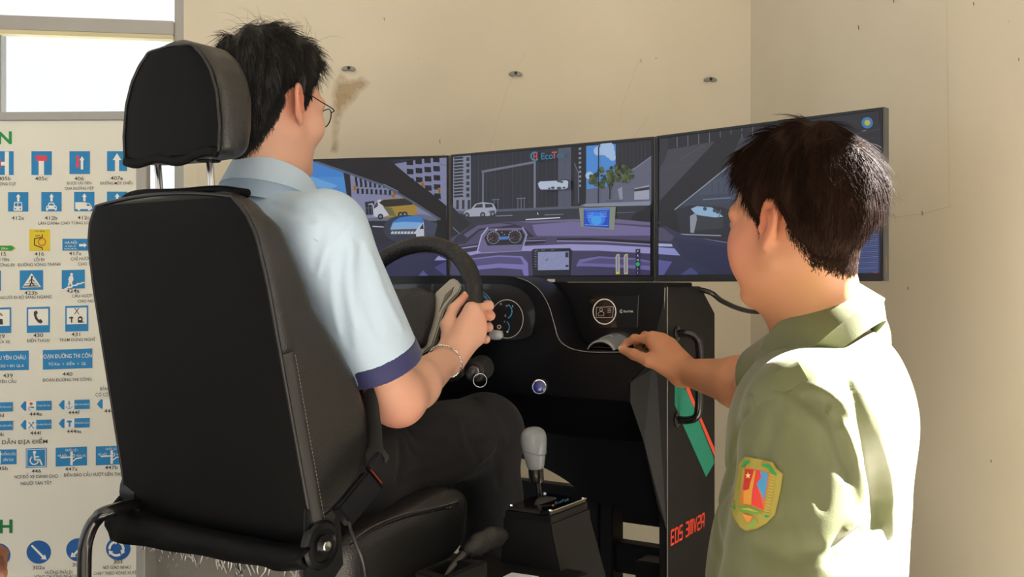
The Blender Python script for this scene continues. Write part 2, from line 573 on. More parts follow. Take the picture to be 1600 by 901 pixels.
CORN = np.array((.24065 * 3.5, 3.5, 0.0))
WA = math.radians(8)
WB = np.array((math.cos(WA), math.sin(WA), 0)); WBn = np.array((-math.sin(WA), math.cos(WA), 0))   # along the back wall; outward
def wall_at(px, py):                    # a point of the back wall's face
    return plane_hit(px, py, CORN, WBn)
def wall_s(px): return float((wall_at(px, HY) - CORN) @ WB)
def wbox(mb, s0, s1, d0, d1, z0, z1):   # box in wall coordinates: along, outward depth, height
    return mb.box(CORN + WB * (s0 + s1) / 2 + WBn * (d0 + d1) / 2 + Z3 * (z0 + z1) / 2, (WB, WBn, Z3), (abs(s1 - s0) / 2, abs(d1 - d0) / 2, abs(z1 - z0) / 2))
CEIL_Z = 3.1
WS0, WS1 = wall_s(-420), wall_s(287)    # the window's sides
WZ0, WZ1 = HC - .26, 2.72
def build_room():
    mb = MB(); mb.box((-1.2, .6, -.03), np.eye(3), (3.6, 4.1, .03)); mb.build('floor', M_FLOOR, kind='structure')
    mb = MB(); mb.box((-1.2, .6, CEIL_Z + .05), np.eye(3), (3.6, 3.9, .05)); mb.build('ceiling', M_CEIL, kind='structure')
    w = MB()
    wbox(w, WS1, .15, 0, .15, 0, CEIL_Z); wbox(w, -4.8, WS0, 0, .15, 0, CEIL_Z)
    wbox(w, WS0, WS1, 0, .15, 0, WZ0); wbox(w, WS0, WS1, 0, .15, WZ1, CEIL_Z)
    w.build('wall_back', M_WALL, kind='structure', smooth=None)
    # right wall with an unseen doorway beside the instructor, shaped to limit the sun
    r = MB(); d = -WBn; n = WB
    def rb(t0, t1, z0, z1): r.box(CORN + d * (t0 + t1) / 2 + n * .075 + Z3 * (z0 + z1) / 2, (d, n, Z3), ((t1 - t0) / 2, .075, (z1 - z0) / 2))
    rb(-.15, 1.86, 0, CEIL_Z); rb(1.86, 2.9, 1.98, CEIL_Z); rb(2.9, 4.4, 0, CEIL_Z)
    r.build('wall_right', M_WALL2, kind='structure', smooth=None)
    rw = MB(); rw.box((-2.7, -3.0, CEIL_Z / 2), np.eye(3), (2.1, .08, CEIL_Z / 2)); rw.build('rear_light_blocker', M_WALL2, kind='structure', smooth=None)  # unseen slab added behind the camera to cut ambient light and reflections
    # window: frame, transom, two panes
    f = MB()
    for (a, b, z0, z1) in ((WS1 - .035, WS1, WZ0, WZ1), (WS0, WS0 + .035, WZ0, WZ1), (WS0, WS1, WZ1 - .035, WZ1), (WS0, WS1, WZ0, WZ0 + .03)):
        wbox(f, a, b, .03, .09, z0, z1)
    win = f.build('window_1', M_ALU, kind='structure', bevel=.003)
    sl = wall_s(-4); zt = float(wall_at(140, 38)[2])
    MB_ = MB(); wbox(MB_, WS0 + .035, WS1 - .035, .02, .08, zt - .022, zt + .026); MB_.build('transom', M_ALU, win, bevel=.003)
    MB_ = MB(); wbox(MB_, WS0 + .035, WS1 - .035, .01, .05, zt - .036, zt - .022); MB_.build('transom_strip', M_CREAMFRAME, win, bevel=.002, label='cream strip under the transom')
    MB_ = MB(); wbox(MB_, sl - .03, sl, .03, .08, WZ0 + .03, zt - .022); MB_.build('mullion', M_ALU, win, bevel=.003)
    for a, b, z0, z1 in ((WS0 + .035, WS1 - .035, zt + .026, WZ1 - .035), (sl, WS1 - .035, WZ0 + .03, zt - .036), (WS0 + .035, sl - .03, WZ0 + .03, zt - .036)):
        g = MB(); wbox(g, a, b, .052, .056, z0, z1); g.build('pane', M_GLASS, win)
    # shrub outside, low behind the pane
    # wall clips
    M_CLIP = mat('grey_plastic_clip', '#8d8d88', .45); M_SCREW = mat('dark_screw', '#2c2a28', .4, .6)
    for (x, y, lb) in ((545, 110, 'small grey wall clip above the brown stain'), (805, 118, 'small grey wall clip above the middle screen'), (1109, 127, 'small grey wall clip nearest the wall corner')):
        c = wall_at(x, y)
        t = thing('wall_clip', lb, 'clip', c, 'clips in a row on the back wall')
        m = MB(); out = []
        for k in range(21):
            a = math.pi * k / 20; out.append((.024 * math.cos(a), .013 * math.sin(a) ** .8))
        for k in range(1, 10):
            q = -1 + 2 * k / 10; out.append((.024 * q, -.004 * (1 - 2 * abs(abs(q) - .5))* (1 if abs(q) > .1 else 0) ))
        m.prism([c + WB * a + Z3 * b for a, b in out], -WBn * .012); m.build('clip_body', M_CLIP, t, bevel=.002)
        m = MB(); m.lathe(c + Z3 * .006, -WBn, [(.005, .010), (.005, .0145), (.003, .0155)], 12); m.build('screw', M_SCREW, t)
    # brown stain running down under the left clip, and hairline marks: flat discolouration of the paint
    D = Draw(lambda x, y, l: wall_at(x, y) - WBn * l, .0002, .0006)
    M_STAIN = bpy.data.materials.new('brown_wall_stain'); M_STAIN.use_nodes = True
    nt = M_STAIN.node_tree; b = nt.nodes['Principled BSDF']; b.inputs['Base Color'].default_value = (*lin('#bb9f76'), 1); b.inputs['Roughness'].default_value = .9
    tc = nt.nodes.new('ShaderNodeTexCoord'); n = nt.nodes.new('ShaderNodeTexNoise'); n.inputs['Scale'].default_value = 34; n.inputs['Detail'].default_value = 8
    a = nt.nodes.new('ShaderNodeAttribute'); a.attribute_name = 'Col'
    mu = nt.nodes.new('ShaderNodeMath'); mu.operation = 'MULTIPLY'
    nt.links.new(tc.outputs['Object'], n.inputs['Vector']); nt.links.new(n.outputs['Fac'], mu.inputs[0]); nt.links.new(a.outputs['Fac'], mu.inputs[1])
    r_ = nt.nodes.new('ShaderNodeMapRange'); r_.inputs[1].default_value = .12; r_.inputs[2].default_value = .75; r_.inputs[4].default_value = .55
    nt.links.new(mu.outputs[0], r_.inputs[0]); nt.links.new(r_.outputs[0], b.inputs['Alpha'])
    # a grid of points whose strength falls off towards the stain's edge
    ref = [(532, 118), (545, 128), (566, 122), (576, 130), (560, 146), (548, 160), (536, 172), (529, 190), (527, 212), (525, 236), (519, 236), (521, 205), (523, 175), (520, 150), (524, 130)]
    gx = np.arange(505, 590, 3.0); gy = np.arange(108, 246, 3.0)
    X, Y = np.meshgrid(gx, gy, indexing='ij')
    d = np.full(X.shape, 1e9); ins = np.zeros(X.shape, bool); j = len(ref) - 1
    for i in range(len(ref)):
        (x0, y0), (x1, y1) = ref[i], ref[j]
        ex, ey = x1 - x0, y1 - y0; t = np.clip(((X - x0) * ex + (Y - y0) * ey) / (ex * ex + ey * ey), 0, 1)
        d = np.minimum(d, np.hypot(X - x0 - t * ex, Y - y0 - t * ey))
        ins ^= ((y0 > Y) != (y1 > Y)) & (X < (x1 - x0) * (Y - y0) / (y1 - y0 + 1e-9) + x0); j = i
    s = np.clip(np.where(ins, .7 + d / 14, .7 - d / 10), 0, 1.3)
    vs = np.array([wall_at(x, y) - WBn * .0008 for x, y in zip(X.ravel(), Y.ravel())]); ny = len(gy)
    q = np.array([(i * ny + k, i * ny + k + 1, (i + 1) * ny + k + 1, (i + 1) * ny + k) for i in range(len(gx) - 1) for k in range(ny - 1)])
    wall = bpy.data.objects['wall_back']
    to_obj('wall_stain', (vs, q), M_STAIN, wall, col=np.repeat(s.ravel()[:, None], 3, 1), label='brown stain running down the cream wall')
    D = Draw(lambda x, y, l: wall_at(x, y) - WBn * l, .0002, .0006)
    rr = random.Random(4)
    def crack(pts, w):
        p = []
        for i in range(len(pts) - 1):
            for k in range(8):
                t = k / 8; p.append((pts[i][0] * (1 - t) + pts[i + 1][0] * t + rr.uniform(-1, 1) * .8, pts[i][1] * (1 - t) + pts[i + 1][1] * t + rr.uniform(-1, 1) * .6))
        D.line(p, w, '#c6baa0')
    crack([(822, 80), (805, 112), (790, 145), (776, 195), (762, 240)], .6)
    crack([(1000, 90), (985, 130), (972, 165), (968, 200)], .5); crack([(1014, 182), (985, 220)], .5)
    for x, y, l in ((687, 221, 3), (1001, 95, 2.5), (526, 150, 3), (600, 30, 2)): D.line([(x, y - l), (x + .6, y + l)], 1.2, '#8d7b5e')
    D.build('paint_cracks', attr_mat('paint_crack', 0, .9), wall)
    wr = bpy.data.objects['wall_right']
    D = Draw(lambda x, y, l: plane_hit(x, y, CORN, WB) - WB * l, .0002, .0006)
    for pts, w in (([(1395, 340), (1440, 334), (1487, 322)], .7), ([(1480, 0), (1481, 120), (1484, 322)], .5), ([(1415, 690), (1428, 693)], 1.2)): D.line(pts, w, '#bfb399')
    for x, y, l in ((1342, 43, 3), (1397, 2, 2), (1522, 6, 2), (1593, 93, 2), (1442, 333, 3), (1420, 450, 2), (1550, 720, 2)): D.line([(x, y - l), (x + .5, y + l)], 1.6, '#7d6d52')
    D.build('paint_cracks', attr_mat('paint_crack_right', 0, .9), wr)

# ------------------------------------------------------------------ the road sign board
BY = 2.95
def build_board():
    bp = lambda x, y, l=0.: P(x, y, BY) - np.array((0, l, 0))
    x0, x1 = -330, 214
    b = thing('sign_board', 'cream board of blue road signs standing under the window behind the driver seat', 'board', (P(-60, 445, BY)[0], BY, 0))
    M_BOARD = mat('cream_vinyl_board', '#e6e7de', .55, var=(2, .02), bump=[(120, .05, 'noise')], spec=.3)
    MB().prism([bp(x0, 190), bp(x1, 188), bp(x1, 1030), bp(x0, 1030)], (0, .012, 0)).build('panel', M_BOARD, b)
    for nm, q in (('frame_rail', [(x0 - 16, 178), (x1 + 18, 174), (x1 + 18, 187), (x0 - 16, 191)]), ('frame_rail', [(x0 - 16, 1030), (x1 + 18, 1030), (x1 + 18, 1044), (x0 - 16, 1044)]),
                  ('frame_post', [(x1, 174), (x1 + 17, 174), (x1 + 17, 1040), (x1, 1040)]), ('frame_post', [(x0 - 16, 178), (x0, 178), (x0, 1040), (x0 - 16, 1040)])):
        MB().prism([bp(x, y, .008) for x, y in q], (0, .03, 0)).build(nm, M_ALU, b, bevel=.002)
    for fx in (x0 + 40, x1 - 40):
        c = bp(fx, 1044)
        MB().box((c[0], BY + .01, c[2] / 2), np.eye(3), (.03, .2, c[2] / 2)).build('foot', M_ALU, b, bevel=.004)
    MP = attr_mat('printed_ink', 0, .5)
    BL, WH, DK = '#1a86c8', '#eef0ea', '#3a352e'
    ln = bp
    G1 = lambda x, y: (x / 983 * 240, 180 + y / 901 * 220)
    G2 = lambda x, y: (x / 983 * 240, 390 + y / 901 * 220)
    G3 = lambda x, y: (x / 1030 * 240, 590 + y / 901 * 210)
    G4 = lambda x, y: (x / 1600 * 300, 740 + y / 859 * 161)
    def sign(G, fn):
        D = Draw(lambda x, y, l: bp(*G(x, y), l), .0003, .0005)
        fn(D); return D.build('road_sign', MP, b)
    def R(D, x0, y0, x1, y1, c=BL): D.rect(x0, y0, x1, y1, c)
    def arrow(D, x, y0, y1, w, hw, hh, c=WH):
        D.poly([(x - w, y1), (x - w, y0 + hh), (x - hw, y0 + hh), (x, y0), (x + hw, y0 + hh), (x + w, y0 + hh), (x + w, y1)], c)
    # first row
    def s405b(D):
        R(D, -70, 230, 88, 382); R(D, 32, 232, 58, 382, WH); R(D, -20, 298, 40, 322, WH); R(D, -40, 278, 8, 335, '#e0455a')
    sign(G1, s405b)
    def s405c(D): R(D, 202, 230, 332, 382); R(D, 248, 290, 283, 382, WH); R(D, 230, 258, 303, 292, '#e0455a')
    sign(G1, s405c)
    def s406(D):
        R(D, 445, 230, 576, 376); D.poly([(489, 258), (507, 258), (507, 318), (513, 318), (498, 343), (483, 318), (489, 318)], '#e0455a'); arrow(D, 526, 262, 347, 8, 16, 26)
    sign(G1, s406)
    sign(G1, lambda D: (R(D, 686, 230, 813, 357), arrow(D, 750, 243, 357, 13, 28, 44)))
    # lanes row
    def lane(x0, y0, fn):
        def f(D):
            R(D, x0, y0, x0 + 130, y0 + 124); arrow(D, x0 + 66, y0 + 10, y0 + 60, 7, 15, 22); fn(D, x0, y0)
        sign(G1, f)
    def bus(D, x, y):
        D.poly([(x + 40, y + 64), (x + 90, y + 64), (x + 94, y + 110), (x + 90, y + 120), (x + 38, y + 120), (x + 36, y + 110)], WH)
        R(D, x + 44, y + 70, x + 62, y + 90); R(D, x + 67, y + 70, x + 86, y + 90); D.disc(x + 48, y + 106, 5, BL, 10); D.disc(x + 81, y + 106, 5, BL, 10)
    def car(D, x, y):
        D.poly([(x + 30, y + 112), (x + 32, y + 92), (x + 42, y + 86), (x + 50, y + 68), (x + 80, y + 68), (x + 90, y + 86), (x + 100, y + 92), (x + 100, y + 116), (x + 88, y + 120), (x + 86, y + 110), (x + 46, y + 110), (x + 42, y + 120), (x + 32, y + 120)], WH)
        D.poly([(x + 48, y + 86), (x + 54, y + 73), (x + 77, y + 73), (x + 83, y + 86)], BL); D.disc(x + 42, y + 98, 5, BL, 10); D.disc(x + 90, y + 98, 5, BL, 10)
    def truck(D, x, y):
        D.poly([(x + 8, y + 66), (x + 78, y + 66), (x + 78, y + 70), (x + 98, y + 72), (x + 112, y + 90), (x + 118, y + 110), (x + 8, y + 110)], WH); D.disc(x + 32, y + 110, 10, WH, 14); D.disc(x + 98, y + 110, 10, WH, 14)
        D.poly([(x + 82, y + 76), (x + 96, y + 77), (x + 105, y + 90), (x + 82, y + 90)], BL)
    def bike(D, x, y):
        D.ring(x + 40, y + 104, 13, 5, WH, 16); D.ring(x + 88, y + 104, 13, 5, WH, 16); D.line([(x + 40, y + 104), (x + 58, y + 82), (x + 80, y + 84), (x + 88, y + 104)], 6, WH); D.disc(x + 62, y + 68, 7, WH, 12)
    lane(52, 492, bus); lane(265, 491, car); lane(475, 490, truck); lane(685, 489, bike)
    # direction row
    def s415(D):
        D.poly([(-90, 832), (78, 832), (102, 850), (78, 868), (-90, 868)], '#c8b832'); D.poly([(-90, 835), (74, 835), (94, 850), (74, 865), (-90, 865)], '#159a4e'); D.text('20Km', 30, 858, 14, WH, bold=.01)
    sign(G1, s415)
    def s416(D):
        R(D, 188, 730, 321, 868, '#e4cf2a'); D.text('HÒA BÌNH', 255, 747, 10, DK, bold=.02)
        D.line([(272, 762), (272, 780), (222, 790), (222, 830), (272, 848), (272, 860)], 6, DK); D.ring(270, 810, 23, 6, '#e0552a', 24); D.line([(228, 772), (258, 768)], 4, DK)
    sign(G1, s416)
    def s417(D):
        R(D, 400, 790, 565, 866); D.text('HÀ NỘI', 455, 822, 17, WH, bold=.015); D.text('XE TRÊN 10T', 453, 842, 9, WH, bold=.01); D.text('XE KÉO MOÓC', 455, 858, 9, WH, bold=.01)
        D.poly([(508, 823), (540, 823), (540, 816), (558, 831), (540, 846), (540, 839), (508, 839)], WH)
    sign(G1, s417)
    # pedestrians
    sign(G2, lambda D: R(D, -120, 133, 7, 262))
    def s423(D):
        D.poly([(127, 132), (277, 130), (277, 256), (127, 258)], BL); D.poly([(203, 150), (264, 238), (142, 243)], WH)
        D.disc(206, 174, 7, DK, 12); D.line([(204, 182), (203, 208), (192, 234)], 8, DK); D.line([(203, 206), (220, 230)], 7, DK); D.line([(204, 186), (188, 206)], 5, DK); D.line([(205, 186), (222, 202)], 5, DK)
        D.line([(170, 216), (238, 214)], 3, DK); D.line([(160, 228), (246, 226)], 3, DK); D.line([(152, 236), (254, 233)], 3, DK)
    sign(G2, s423)
    def s424(D):
        D.poly([(396, 130), (544, 127), (544, 247), (396, 250)], BL); D.disc(459, 158, 9, WH, 14)
        D.poly([(446, 168), (468, 168), (472, 190), (462, 212), (470, 232), (462, 238), (450, 212), (444, 232), (436, 228), (442, 200), (438, 190)], WH)
        D.poly([(410, 250), (430, 240), (430, 236), (462, 232), (462, 226), (492, 222), (492, 214), (520, 212), (520, 208), (544, 206), (544, 212), (524, 216), (524, 220), (497, 224), (497, 230), (466, 234), (466, 242), (436, 246), (428, 251)], WH)
    sign(G2, s424)
    # services
    def service(x0, y0, fn):
        def f(D):
            D.poly([(x0, y0), (x0 + 148, y0 - 4), (x0 + 148, y0 + 160), (x0, y0 + 164)], BL); D.poly([(x0 + 10, y0 + 12), (x0 + 138, y0 + 9), (x0 + 138, y0 + 114), (x0 + 10, y0 + 117)], WH); fn(D, x0, y0)
        sign(G2, f)
    def wash(D, x, y):
        D.poly([(x + 60, y + 106), (x + 66, y + 82), (x + 78, y + 70), (x + 92, y + 70), (x + 96, y + 106)], DK)
        for k in range(5): D.line([(x + 60 + k * 7, y + 24 + k * 3), (x + 68 + k * 7, y + 44 + k * 2)], 3, DK)
    def phone(D, x, y):
        D.poly([(x + 46, y + 28), (x + 64, y + 20), (x + 72, y + 38), (x + 62, y + 46), (x + 66, y + 62), (x + 78, y + 80), (x + 90, y + 74), (x + 104, y + 92), (x + 92, y + 104), (x + 74, y + 98), (x + 54, y + 74), (x + 46, y + 50)], DK)
    def rest(D, x, y):
        D.line([(x + 62, y + 14), (x + 88, y + 52)], 5, DK); D.line([(x + 88, y + 14), (x + 60, y + 52)], 5, DK)
        D.poly([(x + 26, y + 72), (x + 44, y + 66), (x + 52, y + 72), (x + 52, y + 80), (x + 46, y + 80), (x + 46, y + 106), (x + 38, y + 106), (x + 38, y + 80), (x + 26, y + 80)], DK)
        D.poly([(x + 82, y + 106), (x + 82, y + 76), (x + 92, y + 66), (x + 106, y + 66), (x + 112, y + 76), (x + 112, y + 100), (x + 122, y + 100), (x + 122, y + 104), (x + 112, y + 106)], DK); R(D, x + 90, y + 78, x + 104, y + 90, WH)
    service(-75, 372, wash); service(172, 368, phone); service(418, 360, rest)
    def s439(D):
        D.poly([(-150, 652), (185, 644), (185, 768), (-150, 776)], BL); D.text('CẦU YÊN CHÂU', 166, 700, 26, WH, 'RIGHT', .02, .82, -.02); D.text('Km 252 + 831 QL.6', 153, 748, 17, WH, 'RIGHT', .02, 1, -.02)
    sign(G2, s439)
    def s440(D):
        D.poly([(275, 642), (592, 631), (592, 756), (275, 767)], BL); D.text('ĐOẠN ĐƯỜNG THI CÔNG', 434, 692, 27, WH, 'CENTER', .02, .78, -.02); D.text('TỪ Km  +  ĐẾN  +  QL', 432, 738, 18, WH, 'CENTER', .02, 1, -.02)
    sign(G2, s440)
    # place arrows
    def place(x0, y0, txt, fn, wide=208):
        def f(D):
            D.poly([(x0, y0 + 32), (x0 + 26, y0), (x0 + 40, y0), (x0 + 40, y0 + 62), (x0 + 26, y0 + 62)], BL)
            D.poly([(x0 + 40, y0), (x0 + 106, y0 - 2), (x0 + 106, y0 + 60), (x0 + 40, y0 + 62)], WH); D.poly([(x0 + 106, y0 - 2), (x0 + wide, y0 - 5), (x0 + wide, y0 + 57), (x0 + 106, y0 + 60)], BL)
            D.text(txt, x0 + 157, y0 + 33, 11, WH, 'CENTER', .015, .8, -.02)
            fn(D, x0, y0)
        sign(G3, f)
    def aid(D, x, y):
        R(D, x + 68, y + 5, x + 78, y + 25, '#e0402e'); R(D, x + 62, y + 10, x + 84, y + 20, '#e0402e'); D.ring(x + 66, y + 46, 10, 4, BL, 14, 40, 300); D.poly([(x + 62, y + 36), (x + 90, y + 34), (x + 96, y + 44), (x + 76, y + 44)], BL)
    def anchor(D, x, y):
        D.line([(x + 72, y + 12), (x + 72, y + 56)], 4, BL); D.ring(x + 72, y + 9, 5, 3, BL, 12); D.ring(x + 72, y + 34, 22, 4, BL, 16, 190, 350); D.line([(x + 60, y + 22), (x + 84, y + 22)], 3, BL)
    def eat(D, x, y): D.line([(x + 56, y + 12), (x + 90, y + 54)], 5, BL); D.line([(x + 90, y + 12), (x + 56, y + 54)], 5, BL); D.disc(x + 88, y + 14, 6, BL, 12)
    def hammer(D, x, y): D.poly([(x + 54, y + 14), (x + 70, y + 10), (x + 90, y + 12), (x + 90, y + 24), (x + 80, y + 24), (x + 80, y + 54), (x + 68, y + 54), (x + 68, y + 24), (x + 56, y + 24)], BL)
    none = lambda D, x, y: None
    place(-120, 167, 'BẾN XE KHÁCH', none); place(138, 158, 'TRẠM CẤP CỨU', aid); place(394, 150, 'BẾN TÀU KHÁCH', anchor); place(650, 144, 'CẢNG', none)
    place(-120, 292, 'THÁC ĐẦU ĐẲNG', none); place(138, 284, 'NHÀ HÀNG ĂN UỐNG', eat); place(394, 274, 'TRẠM SỬA CHỮA', hammer)
    # last blue row
    def s445(D):
        D.poly([(-90, 482), (112, 478), (112, 578), (-90, 582)], BL); R(D, -80, 490, 6, 574, WH); D.text('XUỐNG DỐC', 58, 518, 17, WH, 'CENTER', .015, .72); D.text('LIÊN TỤC', 58, 556, 17, WH, 'CENTER', .015, .72)
    sign(G3, s445)
    def s446(D):
        D.poly([(174, 474), (314, 468), (314, 598), (174, 604)], BL); D.line([(182, 481), (306, 476), (306, 591), (182, 596)], 4, WH, True); D.disc(233, 499, 11, WH, 16); D.line([(232, 512), (236, 548), (268, 548), (282, 580)], 11, WH); D.line([(234, 528), (262, 528)], 8, WH); D.ring(232, 552, 27, 8, WH, 22, 120, 350)
    sign(G3, s446)
    def inter(x0, y0, t1, t2):
        def f(D):
            D.poly([(x0, y0), (x0 + 210, y0 - 8), (x0 + 210, y0 + 118), (x0, y0 + 126)], BL); D.line([(x0 + 107, y0 + 30), (x0 + 107, y0 + 112)], 16, WH); D.line([(x0 + 36, y0 + 66), (x0 + 104, y0 + 62)], 9, WH); D.line([(x0 + 116, y0 + 90), (x0 + 138, y0 + 72), (x0 + 176, y0 + 66)], 8, WH); D.ring(x0 + 118, y0 + 54, 10, 5, WH, 14)
            D.text(t1, x0 + 46, y0 + 60, 16, WH, 'CENTER', .015, .8); D.text('QUỐC LỘ 1', x0 + 110, y0 + 22, 15, WH, 'CENTER', .015, .8); D.text(t2, x0 + 172, y0 + 58, 14, WH, 'CENTER', .015, .8)
        sign(G3, f)
    inter(374, 468, 'HÀ NỘI', 'HÒA LẠC'); inter(643, 460, 'HÀ NỘI', 'HÒA LẠC')
    # round blue signs
    B2 = '#155fae'
    def rnd(cx, cy, fn): sign(G4, lambda D: (D.disc(cx, cy, 102, B2, 40, 97), fn(D)))
    rnd(-14, 674, lambda D: D.poly([(-60, 660), (30, 640), (20, 622), (64, 640), (40, 668), (34, 656), (-60, 684)], WH))
    def diag(D, x, y, fx): D.poly([(x + fx * q[0], y + q[1]) for q in ((-66, -52), (-54, -62), (42, 32), (52, 18), (66, 62), (16, 58), (30, 46))], WH)
    rnd(324, 651, lambda D: diag(D, 324, 651, 1)); rnd(654, 632, lambda D: diag(D, 654, 632, -1))
    def roundabout(D):
        for k in range(3):
            a = 100 + k * 120
            D.ring(972, 622, 58, 20, WH, 12, a, a + 84, 56)
            t = math.radians(a - 4); x, y = 972 + 58 * math.cos(t), 622 - 56 * math.sin(t); tx, ty = math.sin(t), math.cos(t)
            D.poly([(x + tx * 26, y + ty * 26), (x + math.cos(t) * 22 - tx * 6, y - math.sin(t) * 22 - ty * 6), (x - math.cos(t) * 22 - tx * 6, y + math.sin(t) * 22 - ty * 6)], WH)
    rnd(986, 622, roundabout)
    # lettering
    def tx(G, s, x, y, h, al='CENTER', bold=.012, sx=1.0, col=DK, slope=-.02):
        X, Y = G(x, y); k = (G(0, 1)[1] - G(0, 0)[1])
        D = Draw(lambda x, y, l: bp(x, y, l), .0000, .0010)
        D.text(s, X, Y, h * k, col, al, bold, sx, slope)
        D.build('caption', MP, b, kind='stuff')
    tx(G1, 'N', 82, 181, 80, 'RIGHT', .03, 1.15, '#0e9a4c')
    for s, x, y in (('405b', 70, 415), ('405c', 265, 416), ('406', 508, 416), ('407a', 748, 413), ('412a', 115, 668), ('412b', 328, 668), ('412c', 537, 666), ('415', 42, 898), ('416', 253, 898), ('417a', 482, 895)):
        tx(G1, s, x, y, 24, 'RIGHT' if s in ('405b', '415') else 'CENTER', .015, 1.25, slope=-.012)
    for s, x, y, al in (('ĐƯỜNG CỤT', 103, 448, 'RIGHT'), ('ĐƯỢC ƯU TIÊN', 508, 443, 'CENTER'), ('QUA ĐƯỜNG HẸP', 508, 476, 'CENTER'), ('ĐƯỜNG MỘT CHIỀU', 748, 443, 'CENTER'), ('LÀN DÀNH CHO TỪNG LOẠI XE', 245, 700, 'LEFT')):
        tx(G1, s, x, y, 19, al, .008, .86 if s[0:2] != 'LÀ' else 1.02, slope=-.01)
    for s, x, y in (('423b', 200, 287), ('424a', 468, 274), ('429', 32, 564), ('430', 246, 558), ('431', 490, 552), ('439', 52, 816), ('440', 433, 806)):
        tx(G2, s, x, y, 25, 'RIGHT' if s == '429' else 'CENTER', .015, 1.25)
    for s, x, y, al in (('MŨI TÊN', 60, 74, 'RIGHT'), ('CHỈ HƯỚNG ĐI', 95, 106, 'RIGHT'), ('LỐI ĐI', 252, 73, 'CENTER'), ('ĐƯỜNG VÒNG TRÁNH', 252, 104, 'CENTER'), ('CHỈ HƯỚNG ĐƯỜNG', 452, 68, 'LEFT'), ('CHO TỪNG LOẠI XE', 500, 101, 'LEFT'),
                        ('NGƯỜI ĐI BỘ SANG NGANG', 165, 313, 'CENTER'), ('CẦU VƯỢT QUA ĐƯỜNG', 460, 306, 'LEFT'), ('CHO NGƯỜI ĐI BỘ', 497, 338, 'LEFT'), ('NƠI RỬA XE', 66, 597, 'RIGHT'), ('ĐIỆN THOẠI', 246, 590, 'CENTER'), ('TRẠM DỪNG NGHỈ', 494, 584, 'CENTER'),
                        ('TÊN CẦU', 106, 851, 'RIGHT'), ('ĐOẠN ĐƯỜNG THI CÔNG', 432, 840, 'CENTER'), ('BẢNG', 640, 898, 'LEFT')):
        tx(G2, s, x, y, 20, al, .008, .94)
    for s, x, y, al in (('444d', 30, 262, 'RIGHT'), ('444e', 241, 254, 'CENTER'), ('444f', 496, 244, 'CENTER'), ('444g', 700, 234, 'LEFT'), ('444k', 28, 390, 'RIGHT'), ('444l', 240, 381, 'CENTER'), ('444m', 497, 370, 'CENTER'), ('445h', 54, 617, 'RIGHT'), ('446', 245, 636, 'CENTER'), ('447a', 479, 622, 'CENTER'), ('447b', 748, 612, 'CENTER')):
        tx(G3, s, x, y, 25, al, .015, 1.25)
    tx(G3, 'CHỈ DẪN ĐỊA ĐIỂM', 322, 438, 27, 'RIGHT', .02, 1.2)
    for s, x, y, al in (('NƠI ĐỖ XE DÀNH CHO', 243, 672, 'CENTER'), ('NGƯỜI TÀN TẬT', 243, 716, 'CENTER'), ('BIỂN BÁO CẦU VƯỢT LIÊN THÔNG', 428, 662, 'LEFT'), ('CÓ CÔNG TRÌNH', 640, 124, 'LEFT')):
        tx(G3, s, x, y, 23, al, .010, .86)
    tx(G4, 'H', 113, 488, 112, 'RIGHT', .03, 1.1, '#0e7a40')
    for s, x, y in (('302a', 322, 795), ('302b', 655, 770), ('303', 984, 746)): tx(G4, s, x, y, 32, 'CENTER', .015, 1.25)
    for s, x, y in (('HƯỚNG PHẢI ĐI', 490, 832), ('VÒNG CHƯỚNG NGẠI VẬT', 480, 866), ('NƠI GIAO NHAU', 974, 791), ('CHẠY THEO VÒNG XUYẾN', 974, 838)): tx(G4, s, x, y, 28, 'CENTER', .010, .80)

# ================================================================== the three monitors
def clip_poly(pts, quad):
    out = [tuple(p) for p in pts]
    cx = sum(q[0] for q in quad) / 4; cy = sum(q[1] for q in quad) / 4
    for i in range(4):
        a, b = quad[i], quad[(i + 1) % 4]
        nx, ny = -(b[1] - a[1]), b[0] - a[0]
        if nx * (cx - a[0]) + ny * (cy - a[1]) < 0: nx, ny = -nx, -ny
        res = []
        for j in range(len(out)):
            p, q = out[j], out[(j + 1) % len(out)]
            dp = nx * (p[0] - a[0]) + ny * (p[1] - a[1]); dq = nx * (q[0] - a[0]) + ny * (q[1] - a[1])
            if dp >= 0: res.append(p)
            if (dp >= 0) != (dq >= 0):
                t = dp / (dp - dq); res.append((p[0] + (q[0] - p[0]) * t, p[1] + (q[1] - p[1]) * t))
        out = res
        if len(out) < 3: return []
    return out
class Screen(Draw):
    def poly(self, pts, col, keep=False):
        if self.quad is not None:
            pts = clip_poly(pts, self.quad)
            if len(pts) < 3: return self
        return Draw.poly(self, pts, col, keep)
M_PLASTIC = mat('black_monitor_plastic', '#15161a', .42, bump=[(900, .05, 'noise')])
M_PLASTIC_E = mat('grey_monitor_edge', '#5a5c60', .35, .5)
M_SCREEN = attr_mat('lit_screen', .76, .3)
def proj(p): return (CX + p[0] / p[1] * FPX, HY - (p[2] - HC) / p[1] * FPX)
